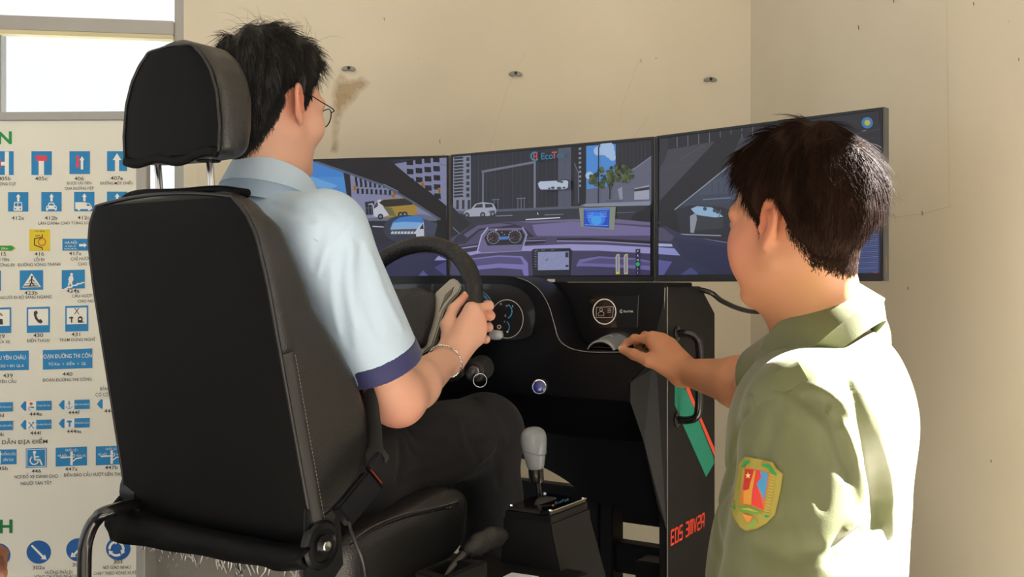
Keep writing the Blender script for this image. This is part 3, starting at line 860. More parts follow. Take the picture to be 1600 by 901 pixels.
def monitor(L, Rr, label, paint, G):
    """L, Rr: lower ends of the front face (world x, y); height is common"""
    z0, z1 = HC + .008, HC + .3735
    L = np.array((*L, 0.)); Rr = np.array((*Rr, 0.))
    a = nrm(Rr - L); n = np.array((a[1], -a[0], 0.)); w = np.linalg.norm(Rr - L)      # n: towards the viewer
    root = thing('monitor', label, 'monitor', (*((L + Rr) / 2)[:2] , z0), 'three monitors across the console')
    f = lambda s, z, d: L + a * s + Z3 * z + n * d
    bz, bb = .0065, .017
    def bx(name, s0, s1, za, zb, d0, d1, m, bev=.0012):
        c = f((s0 + s1) / 2, (za + zb) / 2, (d0 + d1) / 2)
        return MB().box(c, (a, n, Z3), ((s1 - s0) / 2, abs(d1 - d0) / 2, (zb - za) / 2)).build(name, m, root, bevel=bev)
    bx('back_shell', .001, w - .001, z0 + .002, z1 - .001, -.022, -.0015, M_PLASTIC, .004)
    bx('rear_housing', w * .28, w * .72, z0 + .05, z0 + .27, -.05, -.0225, M_PLASTIC, .01)
    bx('bezel_top', 0, w, z1 - bz, z1, -.001, .004, M_PLASTIC); bx('bezel_bottom', 0, w, z0, z0 + bb, -.001, .005, M_PLASTIC)
    bx('bezel_side', 0, bz, z0 + bb, z1 - bz, -.001, .004, M_PLASTIC); bx('bezel_side', w - bz, w, z0 + bb, z1 - bz, -.001, .004, M_PLASTIC)
    bx('edge_strip', w, w + .003, z0, z1, -.02, .003, M_PLASTIC_E, .0008)
    bx('stand_neck', w * .5 - .03, w * .5 + .03, HC + .0065, z0 + .12, -.075, -.055, M_PLASTIC, .004)
    bx('mount_plate', w * .5 - .05, w * .5 + .05, z0 + .09, z0 + .19, -.056, -.05, M_PLASTIC, .002)
    p0 = f(0, z0, 0)
    D = Screen(lambda x, y, l: plane_hit(x, y, p0, n) + n * l, .00004, .0002)
    q = [proj(f(bz, z1 - bz, 0)), proj(f(w - bz, z1 - bz, 0)), proj(f(w - bz, z0 + bb, 0)), proj(f(bz, z0 + bb, 0))]
    D.quad = None
    D.poly(q, '#101018')
    D.quad = q
    paint(D, G, q)
    D.build('screen_picture', M_SCREEN, root)
    return root, f, w
def mk(G, D):
    def p(pts, c): D.poly([G(*t) for t in pts], c)
    def l(pts, w, c, closed=False): D.line([G(*t) for t in pts], w * (G(1, 0)[0] - G(0, 0)[0]), c, closed)
    def d(x, y, r, c, n=20, ry=None, a0=0, a1=360):
        k = G(1, 0)[0] - G(0, 0)[0]; X, Y = G(x, y); D.disc(X, Y, r * k, c, n, (ry or r) * k, False, a0, a1)
    def o(x, y, r, w, c, a0=0, a1=360):
        k = G(1, 0)[0] - G(0, 0)[0]; X, Y = G(x, y); D.ring(X, Y, r * k, w * k, c, 28, a0, a1)
    return p, l, d, o
def paint_mid(D, G, q):
    p, l, d, o = mk(G, D); rr = random.Random(3)
    p([(0, 140), (1150, 50), (1150, 470), (0, 470)], '#24252f')
    # striped tower on the left
    p([(20, 160), (128, 152), (132, 465), (20, 470)], '#83879c')
    for k in range(13): p([(30, 165 + k * 18), (82, 160 + k * 18), (90, 170 + k * 18), (38, 176 + k * 18)], '#1f2029')
    for k in range(7): p([(104, 165 + k * 34), (122, 163 + k * 34), (122, 184 + k * 34), (104, 186 + k * 34)], '#2b2c37')
    for k in range(3): p([(48 + k * 32, 405), (62 + k * 32, 404), (62 + k * 32, 455), (48 + k * 32, 456)], '#2b2c37')
    # dark glass front
    p([(130, 152), (630, 112), (630, 462), (130, 462)], '#22232e')
    for k in range(21):
        x = 148 + k * 24
        l([(x, 152 - k * 1.9), (x, 460)], 1.6, '#4b4f5e' if k % 2 else '#3a3d4a')
    for k in range(6): l([(130, 210 + k * 42), (630, 185 + k * 46)], 1.2, '#2d303c')
    l([(195, 246), (490, 192)], 13, '#6f7386'); l([(200, 246), (200, 425)], 11, '#666a7d'); l([(491, 192), (491, 458)], 12, '#767a8e')
    for x in (262, 284, 396, 415, 432): l([(x, 398), (x, 458)], 3, '#7d8194')
    l([(390, 396), (438, 394)], 4, '#7d8194'); l([(250, 404), (290, 402)], 4, '#6d7184')
    p([(623, 114), (696, 108), (696, 440), (623, 444)], '#515568')
    for k in range(8): l([(623, 150 + k * 40), (696, 146 + k * 40)], 1.2, '#454859')
    l([(660, 112), (660, 440)], 1.2, '#454859')
    p([(696, 108), (782, 100), (782, 438), (696, 442)], '#17181f')
    for k in range(9): p([(739, 112 + k * 26), (753, 110 + k * 26), (753, 122 + k * 26), (739, 124 + k * 26)], '#8b8fa2')
    p([(715, 200), (740, 250), (742, 430), (716, 435)], '#2b2d3a'); l([(716, 200), (738, 255), (740, 420)], 6, '#5f6376')
    # sky, wall and tree
    p([(782, 101), (948, 90), (948, 436), (782, 438)], '#4c8fdc')
    for (x, y, r) in ((880, 120, 34), (850, 130, 26), (915, 140, 30), (905, 112, 34), (800, 268, 22), (825, 275, 18), (930, 165, 20)): d(x, y, r, '#a9c6ec')
    p([(948, 90), (1150, 72), (1150, 250), (948, 250)], '#22232c')
    for k in range(9): l([(962 + k * 22, 92 - k * 2), (962 + k * 22, 240)], 2, '#3c3e4b')
    p([(940, 290), (985, 262), (1060, 225), (1150, 160), (1150, 425), (780, 436), (782, 345), (900, 330)], '#62657a')
    l([(985, 262), (1060, 225), (1150, 160)], 6, '#7c8094'); l([(1000, 300), (1150, 262)], 2, '#555869'); l([(1000, 350), (1150, 330)], 2, '#555869')
    p([(1053, 340), (1137, 322), (1137, 402), (1053, 404)], '#a3a7ba'); p([(1053, 345), (1137, 330), (1137, 348), (1053, 358)], '#30323d'); p([(960, 345), (985, 330), (988, 400), (972, 405)], '#8f93a6')
    for k in range(120):
        a = rr.uniform(0, 6.28); r = rr.random() ** .6
        d(925 + 128 * r * math.cos(a), 272 + 58 * r * math.sin(a) - 12 * math.cos(a), rr.uniform(7, 15), rr.choice(['#2f3d22', '#3c4a26', '#4b5730', '#28331e', '#5b6238']), 7)
    l([(920, 400), (922, 350), (915, 320)], 8, '#262420'); l([(922, 352), (940, 318)], 5, '#262420')
    l([(866, 99), (858, 110), (856, 438)], 7, '#14151b')
    p([(740, 445), (780, 428), (1150, 412), (1150, 446), (740, 452)], '#8a8ea3')
    l([(895, 412), (985, 410)], 4, '#4a4d5c')
    # road
    p([(0, 470), (280, 462), (700, 446), (1150, 436), (1150, 620), (0, 620)], '#2c2d39')
    p([(0, 472), (280, 458), (780, 438), (780, 452), (280, 472), (0, 486)], '#565a6c')
    l([(280, 496), (372, 492)], 4, '#8e92a6'); l([(555, 490), (660, 486)], 4, '#7d8196'); l([(450, 516), (640, 505)], 6, '#d8dae6'); l([(960, 478), (1060, 474)], 3, '#6d7083')
    # white car
    p([(98, 480), (112, 466), (140, 458), (165, 428), (205, 418), (262, 424), (274, 440), (284, 462), (280, 486), (236, 496), (110, 500)], '#a7abbc')
    p([(158, 450), (172, 432), (205, 426), (208, 448)], '#32343f'); p([(218, 428), (258, 428), (266, 446), (222, 450)], '#2a2c37'); p([(240, 466), (278, 462), (278, 472), (240, 478)], '#6c7084')
    for x, y in ((118, 491), (207, 489), (263, 484)): d(x, y, 15, '#1a1b22'); d(x, y, 8, '#7c8092')
    # pillars
    p([(0, 420), (30, 432), (72, 480), (140, 540), (60, 600), (0, 620)], '#17181f'); l([(40, 560), (78, 596)], 3, '#8e92a6')
    p([(1035, 508), (1090, 470), (1150, 432), (1150, 560), (1110, 542)], '#181920')
    # dashboard
    p([(0, 640), (110, 575), (200, 540), (330, 530), (480, 522), (720, 512), (960, 512), (1150, 530), (1150, 850), (0, 850)], '#4d4566')
    p([(400, 528), (720, 514), (960, 514), (1150, 532), (1150, 548), (760, 526), (480, 534)], '#6d6688')
    p([(486, 545), (700, 528), (800, 530), (1000, 548), (1150, 560), (1150, 606), (515, 608), (500, 590)], '#756c9c')
    p([(60, 610), (150, 552), (240, 532), (360, 534), (430, 556), (500, 612), (452, 620), (380, 572), (240, 566), (190, 580), (110, 650), (20, 660)], '#2a2638')
    p([(100, 600), (180, 548), (300, 536), (380, 545), (300, 556), (190, 566), (120, 620)], '#5d557a')
    p([(430, 640), (470, 626), (562, 622), (560, 646), (450, 658)], '#1e1b2a'); l([(440, 636), (560, 632)], 5, '#8f8bb8')
    p([(624, 620), (800, 618), (1150, 636), (1150, 660), (860, 640), (626, 640)], '#1e1b2a'); l([(626, 636), (860, 638), (1150, 656)], 6, '#9793c4')
    p([(30, 672), (180, 652), (176, 700), (30, 712)], '#2b2840'); l([(40, 684), (176, 664)], 6, '#a4a0d4')
    p([(20, 716), (180, 690), (440, 664), (700, 654), (900, 658), (1150, 672), (1150, 706), (860, 690), (700, 690), (440, 692), (190, 706), (20, 740)], '#9d99d0')
    p([(20, 740), (190, 708), (440, 694), (486, 700), (480, 850), (20, 850)], '#443e62')
    p([(130, 736), (300, 716), (430, 722), (462, 760), (466, 835), (440, 832), (430, 796), (300, 786), (130, 802)], '#7d77b8'); p([(150, 740), (300, 724), (420, 730), (440, 768), (300, 762), (150, 778)], '#544d7c')
    p([(712, 694), (900, 696), (1150, 712), (1150, 850), (712, 850)], '#3f3a5c')
    p([(732, 778), (752, 740), (860, 722), (1060, 732), (1150, 748), (1150, 800), (1000, 786), (800, 778)], '#6f69a6'); p([(752, 760), (860, 732), (1060, 742), (1150, 758), (1150, 776), (900, 764)], '#544d7c')
    # instrument pod
    p([(182, 690), (205, 610), (238, 566), (430, 562), (456, 604), (430, 690), (200, 702)], '#6c6590'); l([(176, 700), (202, 606), (236, 562)], 7, '#b0acd8'); l([(432, 560), (456, 600), (430, 690)], 6, '#a5a1cc')
    p([(216, 620), (242, 578), (430, 574), (446, 606), (428, 656), (236, 662)], '#17151f')
    for x, y, r in ((268, 616, 35), (390, 610, 36)):
        o(x, y, r, 3, '#8a8798'); o(x, y, r * .55, 2, '#565462')
        for k in range(11):
            a = math.radians(-30 + k * 24); l([(x + r * .78 * math.cos(a), y - r * .78 * math.sin(a)), (x + r * .95 * math.cos(a), y - r * .95 * math.sin(a))], 2.4, '#b9b6c6')
        l([(x, y), (x - r * .6, y + r * .4)], 2.5, '#c9574a')
    p([(305, 612), (354, 610), (354, 627), (305, 629)], '#4a78cc'); d(285, 574, 5, '#d8d8e4'); d(318, 588, 4, '#c46a3a'); d(332, 600, 4, '#4f9a5a')
    # centre stack
    p([(484, 690), (498, 680), (700, 676), (712, 690), (704, 850), (492, 850)], '#1d1b2a'); p([(520, 698), (694, 694), (694, 797), (520, 800)], '#8f95bc')
    for k in range(7): l([(530 + k * 12, 790 - (k % 3) * 22), (560 + k * 20, 705 + (k % 4) * 16)], 1.6, '#7a80a8')
    l([(566, 746), (576, 736)], 5, '#4a5078'); p([(674, 700), (692, 700), (692, 728), (674, 728)], '#2c2e44'); p([(676, 770), (692, 770), (692, 782), (676, 782)], '#2c2e44')
    for k in range(7): l([(502, 696 + k * 14), (512, 696 + k * 14)], 3, '#8b88a6')
    l([(505, 688), (520, 688)], 3, '#8b88a6'); l([(540, 688), (560, 687)], 3, '#8b88a6'); l([(595, 687), (612, 686)], 3, '#8b88a6')
    # mirror, tablet, bars, gear strip
    p([(517, 310), (530, 298), (685, 290), (698, 300), (694, 345), (678, 352), (535, 354), (522, 340)], '#2b2d3a'); p([(521, 314), (532, 303), (682, 296), (692, 304), (689, 338), (672, 346), (538, 348), (527, 336)], '#bcc7de')
    for (x, y, r) in ((640, 300, 14), (655, 306, 10), (605, 338, 12), (640, 340, 14), (668, 338, 10), (585, 342, 8)): d(x, y, r, '#4a5345', 9, r * .6)
    p([(752, 452), (958, 445), (950, 574), (762, 556)], '#86907f'); p([(778, 458), (925, 454), (922, 564), (778, 554)], '#1a4cc4')
    d(850, 512, 50, '#2f7ff0', 20, 40); d(850, 520, 30, '#46a4f4', 18, 26); l([(785, 463), (920, 460)], 6, '#5a8ff0')
    for k in range(4):
        l([(795, 476 + k * 9), (832, 475 + k * 9)], 2.5, '#7fb4f8'); l([(870, 474 + k * 9), (908, 473 + k * 9)], 2.5, '#7fb4f8')
    l([(785, 545), (915, 550)], 3, '#7fb4f8')
    for x in (958, 1004):
        p([(x, 722), (x + 8, 710), (x + 22, 710), (x + 23, 822), (x + 1, 822)], '#c9c470'); p([(x + 5, 724), (x + 10, 715), (x + 18, 715), (x + 18, 816), (x + 5, 816)], '#8784b4')
    p([(962, 810), (980, 810), (980, 822), (962, 822)], '#d8c83a')
    p([(1070, 682), (1097, 680), (1097, 826), (1070, 826)], '#34325a')
    for k, t in enumerate(('P', 'R', 'N', '', 'L', '1')):
        y = 694 + k * 24; d(1083, y, 11, '#24b36a' if k == 3 else '#16152a', 16); 
        if t:
            D.quad = None; D.text(t, *G(1083, y + 6), 12 / 3.603, '#d8d8ea', bold=.01); D.quad = q
    d(125, 735, 4, '#c8d8a8'); l([(120, 716), (122, 750)], 6, '#b9bfb0')
    l([(520, 478), (524, 488)], 4, '#e8e8f0')
    # maker's name along the top
    o(506, 162, 22, 8, '#2a8fae', 60, 320); l([(500, 146), (500, 180)], 6, '#c8504e'); l([(516, 144), (516, 178)], 6, '#c8504e'); l([(500, 163), (516, 161)], 6, '#c8504e')
    D.quad = None
    for s, x, y, c in (('Eco', 538, 180, '#2a86a2'), ('T', 601, 174, '#c2514c'), ('ek', 627, 173, '#2a7690')): D.text(s, *G(x, y), 38 / 3.603, c, 'LEFT', .03, .92, -.06)
    D.quad = q
def paint_left(D, G, q):
    p, l, d, o = mk(G, D)
    p([(-260, 40), (880, 40), (880, 830), (-260, 830)], '#2a2c3d')
    p([(-260, 60), (240, 60), (262, 400), (-260, 400)], '#4a90d8'); p([(-260, 60), (240, 60), (228, 180), (-260, 190)], '#3f84d2'); p([(-60, 150), (60, 190), (190, 235), (140, 260), (-60, 230)], '#6ba6de'); p([(40, 300), (160, 330), (245, 360), (250, 395), (40, 390)], '#86b2de')
    for x, y, r in ((215, 352, 16), (232, 350, 12), (200, 356, 10)): d(x, y, r, '#33504f', 9)
    l([(40, 266), (110, 268), (245, 308)], 3, '#59606e')
    p([(225, 150), (480, 112), (880, 40), (880, 440), (262, 420)], '#8388ab')
    p([(222, 152), (262, 160), (278, 392), (256, 384)], '#1e1f2b')
    for r_, (y, n, x0) in enumerate(((182, 6, 292), (214, 8, 296), (256, 9, 304))):
        for k in range(n): p([(x0 + k * 28, y + k * 1.5 - 4), (x0 + 14 + k * 28, y + k * 1.5 - 5), (x0 + 15 + k * 28, y + 28 + k), (x0 + 1 + k * 28, y + 29 + k)], '#1b1c28')
    for r_ in range(5):
        for k in range(4):
            x = 608 + k * 54 + r_ * 2; y = 76 + r_ * 56 + k * -6
            p([(x, y), (x + 40, y + 2), (x + 42, y + 34), (x + 2, y + 33)], '#191a24')
    p([(354, 335), (412, 328), (414, 412), (362, 414)], '#20212c')
    for k in range(3): l([(354 + k * 20, 335), (362 + k * 18, 412)], 3, '#6a6e8c')
    l([(354, 372), (412, 370)], 3, '#6a6e8c')
    p([(280, 425), (700, 410), (880, 440), (880, 480), (280, 450)], '#6c6f86'); p([(280, 450), (880, 450), (880, 830), (280, 830)], '#292b3b')
    l([(320, 430), (470, 424)], 5, '#a3a6b8'); l([(404, 484), (474, 488)], 7, '#b9bccb')
    for k in range(6): l([(380 + k * 4, 520 + k * 18), (480 + k * 6, 524 + k * 16)], 2, '#343649')
    # coach
    p([(404, 362), (436, 322), (600, 308), (650, 330), (672, 352), (676, 412), (450, 432), (408, 420)], '#a8893c')
    p([(404, 362), (436, 322), (452, 320), (470, 370), (505, 415), (450, 432), (408, 420)], '#c8cad8'); p([(440, 338), (470, 322), (610, 312), (648, 342), (645, 352), (478, 366)], '#2b2c2c'); p([(470, 366), (520, 370), (545, 420), (505, 418)], '#6a6a48'); p([(408, 362), (432, 330), (436, 360), (412, 376)], '#3d4450')
    l([(380, 350), (400, 346), (408, 366)], 5, '#d0d2dc')
    for x, y in ((451, 424), (574, 412), (600, 410)): d(x, y, 17, '#17181f', 16); d(x, y, 8, '#8b8e9c', 12)
    for x, y in ((294, 250), (531, 296), (810, 266), (708, 228)): p([(x - 9, y - 16), (x + 9, y - 16), (x + 9, y + 16), (x - 9, y + 16)], '#b07a2c'); d(x, y - 6, 4, '#5a3a1a', 8); d(x, y + 6, 4, '#5a3a1a', 8)
    l([(708, 230), (810, 262), (818, 320)], 3, '#3a3d4e'); l([(440, 282), (530, 298)], 2.5, '#4a4d60'); l([(800, 96), (860, 116)], 2.5, '#4a4d60')
    # pillar
    p([(40, 80), (480, 70), (520, 90), (640, 190), (760, 280), (880, 380), (880, 830), (770, 560), (800, 440), (640, 340), (480, 240), (240, 152)], '#1a1b22')
    l([(50, 88), (230, 150), (480, 238), (640, 330), (815, 442)], 13, '#566074'); l([(470, 226), (560, 270)], 5, '#7d8698')
    # door mirror
    d(602, 500, 134, '#373d4e', 28, 86); p([(640, 420), (790, 460), (800, 470), (775, 560), (640, 580)], '#373d4e'); p([(725, 440), (800, 470), (780, 556), (722, 556)], '#424a5e')
    gl = [(512, 500), (528, 456), (570, 430), (640, 420), (692, 426), (718, 450), (720, 556), (600, 566), (545, 556), (520, 530)]
    p(gl, '#3a80cc'); p([(512, 500), (528, 462), (600, 456), (700, 460), (718, 470), (720, 500)], '#7fb0e2'); p([(512, 502), (720, 496), (720, 556), (600, 566), (545, 556), (520, 530)], '#4b5266')
    for k in range(8): p([(520 + k * 20, 516), (534 + k * 20, 515), (530 + k * 20, 530), (514 + k * 20, 530)], '#c9cfdd')
    l([(515, 502), (680, 496)], 4, '#a9b4c8'); p([(530, 538), (668, 530), (668, 558), (600, 564), (548, 556)], '#343a4c'); p([(668, 510), (690, 480), (716, 458), (720, 556), (672, 558)], '#c2c8d6'); p([(690, 500), (712, 464), (716, 500)], '#2b3240')
    # door and dash
    p([(350, 640), (480, 580), (770, 560), (880, 700), (880, 830), (350, 830)], '#2b2d47'); p([(470, 720), (600, 660), (860, 650), (860, 800), (480, 800)], '#303254')
    p([(782, 692), (806, 664), (850, 684), (860, 690)], '#9a98d0'); p([(680, 792), (712, 752), (742, 784), (738, 798)], '#5a5896'); p([(780, 735), (850, 700), (870, 760), (870, 800)], '#4c4a84'); l([(470, 716), (780, 650)], 2, '#3e4166')
def paint_right(D, G, q):
    p, l, d, o = mk(G, D)
    p([(30, 30), (1090, 30), (1090, 830), (30, 830)], '#3c3c48')
    p([(30, 180), (420, 120), (1090, 40), (1090, 120), (420, 190), (30, 260)], '#1d1e27')
    for k in range(8): l([(140 + k * 49, 185 - k * 7), (140 + k * 49, 232 - k * 7)], 3, '#70748a')
    p([(90, 245), (260, 215), (380, 195), (385, 320), (60, 470), (60, 330)], '#40404b'); l([(150, 290), (260, 225)], 2, '#5a5a66'); l([(90, 330), (300, 290)], 2, '#4c4c58'); p([(60, 195), (100, 190), (100, 240), (80, 300), (60, 330)], '#2b2c36')
    p([(385, 320), (930, 250), (930, 560), (385, 490)], '#31384a'); p([(385, 420), (930, 380), (930, 480), (385, 470)], '#4a5060'); p([(385, 470), (930, 470), (1060, 520), (930, 700), (385, 690)], '#2c2e4e')
    for k in range(7): p([(420 + k * 70, 250 - k * 9), (455 + k * 70, 245 - k * 9), (455 + k * 70, 360 - k * 5), (420 + k * 70, 364 - k * 5)], '#23242e')
    for x in (560, 640, 720, 800): l([(x, 120), (x + 60, 300)], 2, '#4c4c58')
    p([(760, 80), (1060, 60), (1060, 250), (900, 200)], '#24252e'); l([(920, 180), (1060, 150)], 3, '#3d3f4c'); l([(920, 200), (1060, 190)], 2, '#3d3f4c')
    p([(385, 330), (385, 490), (130, 500), (230, 420)], '#3a4256'); p([(250, 410), (385, 350), (385, 440), (240, 450)], '#454d62'); l([(260, 470), (385, 462)], 5, '#70788e')
    for x in (300, 330, 355): l([(x, 390), (x, 440)], 3, '#2c3244')
    p([(40, 500), (330, 190), (440, 160), (400, 250), (386, 312), (60, 582), (40, 610)], '#18191f'); l([(54, 578), (386, 310)], 5, '#8f95ab')
    # door mirror
    p([(130, 520), (200, 496), (350, 505), (395, 530), (395, 690), (150, 620)], '#22242f'); p([(204, 512), (232, 500), (300, 506), (352, 548), (300, 552), (226, 538)], '#93b8d8')
    for x, y in ((268, 512), (312, 520), (326, 526)): d(x, y, 9, '#39454f', 8)
    l([(330, 556), (340, 518)], 4, '#5a6a7a'); p([(226, 540), (352, 556), (350, 600), (224, 612)], '#33363f'); p([(200, 545), (228, 530), (232, 560), (218, 622), (202, 620)], '#9094a4'); l([(160, 628), (340, 634)], 5, '#9298ac'); l([(180, 636), (385, 668)], 3, '#7d83a0')
    p([(60, 540), (130, 515), (158, 622), (60, 600)], '#16171d')
    # door card and dash
    p([(30, 600), (90, 590), (160, 628), (385, 672), (1090, 700), (1090, 830), (30, 830)], '#2c2e4e'); p([(120, 640), (385, 690), (385, 830), (180, 740)], '#23264a')
    p([(30, 595), (80, 600), (130, 640), (110, 660), (30, 655)], '#4b4763'); p([(30, 668), (118, 672), (122, 684), (30, 682)], '#b0b4dc'); p([(30, 684), (130, 692), (156, 724), (30, 716)], '#8f95d2'); p([(30, 740), (120, 752), (80, 815), (30, 815)], '#5a5a9c'); p([(150, 815), (205, 778), (236, 802), (236, 815)], '#454a80')
    # far right, behind the instructor's head
    p([(930, 560), (1060, 520), (1060, 820), (930, 820)], '#36426e')
    for k in range(22): l([(940, 640 + k * 8), (1056, 628 + k * 8.4)], 1.6, '#6a7cae' if k % 3 else '#8fa0c8')
    d(1007, 122, 26, '#3a7cae', 24); d(1007, 122, 13, '#c4b43a', 18)
    l([(985, 160), (1000, 156)], 3, '#8a9a6a'); p([(1034, 800), (1052, 796), (1052, 808), (1034, 810)], '#a03a5a')
def build_monitors():
    g = lambda sc, ox, oy: (lambda x, y: (ox + x / sc, oy + y / sc))
    ML = P(705, 440, 2.85)[:2]; MR = P(1022.5, 440, 2.50)[:2]
    RL = P(1026.5, 440, 2.492)[:2]; RR = P(1380.5, 440, 2.085)[:2]
    LR = P(701.5, 440, 2.862)[:2]; a = math.radians(12); LL = (LR[0] - .61 * math.cos(a), LR[1] + .61 * math.sin(a))
    monitor(LL, LR, 'left monitor showing a yellow coach, blue sky and the door mirror', paint_left, g(3.917, 480, 230))
    m, f, w = monitor(ML, MR, 'middle monitor showing a street ahead over a purple dashboard', paint_mid, g(3.603, 700, 200))
    MB().box(f(w * .53, HC + .008 + .004, .0056), (nrm(np.array((*MR, 0)) - np.array((*ML, 0))), Z3, np.cross(nrm(np.array((*MR, 0)) - np.array((*ML, 0))), Z3)), (.012, .004, .0006)).build('paper_tag', mat('white_paper_tag', '#d8d8d0', .8), m, label='small white paper tag on the lower bezel')
    m, f, w = monitor(RL, RR, 'right monitor behind the head of the man in green', paint_right, g(2.908, 1010, 150))
    MB().box(f(w + .0032, HC + .045, -.006), (Z3, np.array((*(np.array(RR) - RL), 0)) / w, np.array((0, 0, 1.))), (.014, .0006, .002)).build('sticker', mat('yellow_sticker', '#d8a81e', .5), m, label='yellow sticker on the edge')

# ================================================================== the driving simulator's console
M_BLACK = mat('black_painted_steel', '#0f1013', .5, bump=[(500, .12, 'noise')], var=(5, .15), spec=.3)
M_BLACK2 = mat('black_smooth_panel', '#090a0f', .36, bump=[(300, .06, 'noise')], var=(6, .15), spec=.3)
M_TUBE = mat('black_tube_paint', '#101012', .25, coat=.4)
M_RUBBER = mat('black_rubber', '#17171a', .5, bump=[(160, .5, 'voronoi')])
M_HUB = mat('black_hub_plastic', '#1c1c1f', .55, bump=[(300, .4, 'voronoi')])
M_SPOKE = mat('satin_silver_spoke', '#a9a69e', .38, .85)
M_CHROME = mat('chrome', '#d8d8da', .12, 1.)
M_BLUEBTN = mat('blue_button_lens', '#15267e', .15, coat=.6)
M_CARDLIP = mat('glossy_smoked_plastic', '#6d747b', .08, coat=1., spec=.8)
M_INK = attr_mat('panel_ink', 0, .45)
M_EDGE = mat('pale_panel_edge', '#8d8d8d', .4, .6)  # pale grey for the thin lines along panel edges
PLATFORM_Z = -.79                       # top of the simulator's platform, below the monitors' lower edge
def on_v(px, py, v, du=0.):             # a pixel on the plane v = const -> (u, z)
    p = plane_hit(px, py, S(0, v, 0), V3) - O3
    return float(p @ U3), float(p[2])
def on_u(px, py, u):                    # a pixel on the plane u = const -> (v, z)
    p = plane_hit(px, py, S(u, 0, 0), U3) - O3
    return float(p @ V3), float(p[2])
def build_console():
    c = thing('simulator_console', 'black driving simulator console with dashboard, steering wheel and side handle under the monitors', 'console', S(0, -.25, PLATFORM_Z))
    VF, VR = -.46, -.36                 # front fascia; recessed panel on the right
    # ---- front fascia with the swooping edge
    swoop = [on_v(x, y, VF) for x, y in [(752, 430), (790, 431), (820, 437), (842, 452), (857, 476), (866, 505), (874, 530), (890, 543), (915, 549), (950, 550), (1000, 549), (1032, 549)]]
    sw = [tuple(p) for p in spline([np.array(p) for p in swoop], 5)]
    cu = .004
    left = [(2 * cu - u, z) for u, z in sw if u < .42][::-1]
    right_low = [on_v(985, 596, VF), on_v(985, 628, VF)]
    zb = right_low[-1][1]
    outl = [(-.4636, zb)] + [(-.4636, left[0][1])] + left + sw + right_low
    MB().prism([S(u, VF, z) for u, z in outl], V3 * (VR - VF - .002)).build('front_fascia', M_BLACK2, c, bevel=.004, smooth=40)
    m = MB(); m.tube([S(u, VF - .001, z) for u, z in sw[8:]], .0009, 5); m.build('fascia_edge', M_EDGE, c, label='pale line along the edge of the fascia')
    # ---- recessed panel
    ur, zr = on_v(1040, 448, VR)
    MB().prism([S(u, VR, z) for u, z in [(.0, .0055), (ur, .003), (ur - .004, -.20), (.0, -.20)]], V3 * .012).build('recessed_panel', M_BLACK2, c, bevel=.0015)
    MB().prism([S(u, VR, z) for u, z in [(-.49, .0055), (-.001, .0055), (-.001, -.20), (-.49, -.20)]], V3 * .012).build('recessed_panel', M_BLACK2, c, bevel=.0015)
    m = MB(); m.tube([S(ur - .001, VR - .001, -.006), S(ur - .005, VR - .001, -.105)], .0010, 5); m.build('panel_edge', M_EDGE, c, label='bright edge of the recessed panel')
    # ---- top shelf under the monitors
    MB().prism([S(-.5, -.347, .0058), S(.48, -.347, .0058), S(.48, -.16, .0058), (S(.30, .02, .0058)), S(-.5, .20, .0058)], Z3 * -.02).build('top_shelf', M_BLACK, c, bevel=.002)
    # ---- side panels
    side = [(-.351, -.003), (on_u(1095, 447, .5)[0], -.003), on_u(1117, 489, .5), (on_u(1117, 489, .5)[0], PLATFORM_Z + .02), (-.351, PLATFORM_Z + .02)]
    for u, e in ((.5, -.02), (-.5, .02)):
        MB().prism([S(u, v, z) for v, z in side], U3 * e).build('side_panel', M_BLACK, c, bevel=.002)
    sp = [o for o in c.children if o.name.startswith('side_panel')][0]
    m = MB(); m.tube([S(.5, -.352, -.004), S(.5, -.352, PLATFORM_Z + .02)], .0012, 5); m.build('panel_edge', M_EDGE, sp)  # highlight on the front edge, painted in as a pale line
    # stripes and the model lettering on the right side panel
    D = Draw(lambda x, y, l: plane_hit(x, y, S(.5, 0, 0), U3) + U3 * l, .00015, .0004)
    D.poly([(1054, 596), (1062, 600), (1072, 610), (1080, 627), (1091, 655), (1114, 712), (1116, 722), (1103, 745), (1068, 666), (1054, 632)], '#12806a')
    D.poly([(1055, 546), (1060, 556), (1066, 572), (1079, 612), (1091, 642), (1116, 700), (1116, 713), (1091, 652), (1076, 618), (1060, 580), (1055, 568)], '#e04a36')
    D.build('stripe_print', M_INK, sp)
    D = Draw(lambda x, y, l: S(.5 + l, x, -y), 0, .0006)
    v0, z0 = on_u(1048, 851, .5); vE, _ = on_u(1110, 820, .5)
    glyph = {'E': [[(1, 0), (0, 0), (0, 1), (1, 1)], [(0, .5), (.85, .5)]], 'D': [[(0, 1), (0, 0), (.75, 0), (1, .25), (1, 1), (0, 1)]], 'S': [[(1, 0), (0, 0), (0, .5), (1, .5), (1, 1), (0, 1)]],
             '3': [[(0, 0), (1, 0), (1, 1), (0, 1)], [(.1, .5), (1, .5)]], 'M': [[(0, 1), (0, .15), (.15, 0), (1, 0), (1, 1)], [(.5, 0), (.5, 1)]], 'V': [[(0, 0), (.5, 1), (1, 0)]],
             '2': [[(0, 0), (1, 0), (1, .5), (0, .5), (0, 1), (1, 1)]], 'A': [[(0, 1), (0, .2), (.25, 0), (1, 0), (1, 1)], [(0, .6), (1, .6)]]}
    x = v0; h = .0295; w = .0160
    for ch in 'EDS 3MV2A':
        if ch in glyph:
            for st in glyph[ch]:
                D.layer = 0; D.line([(x + a * w + (1 - b) * .002, -z0 - h + b * h) for a, b in st], .0050, '#d8402c')
        x += w * (1.48 if ch != ' ' else .75)
    D.build('model_lettering', M_INK, sp, label='red angular lettering EDS 3MV2A')
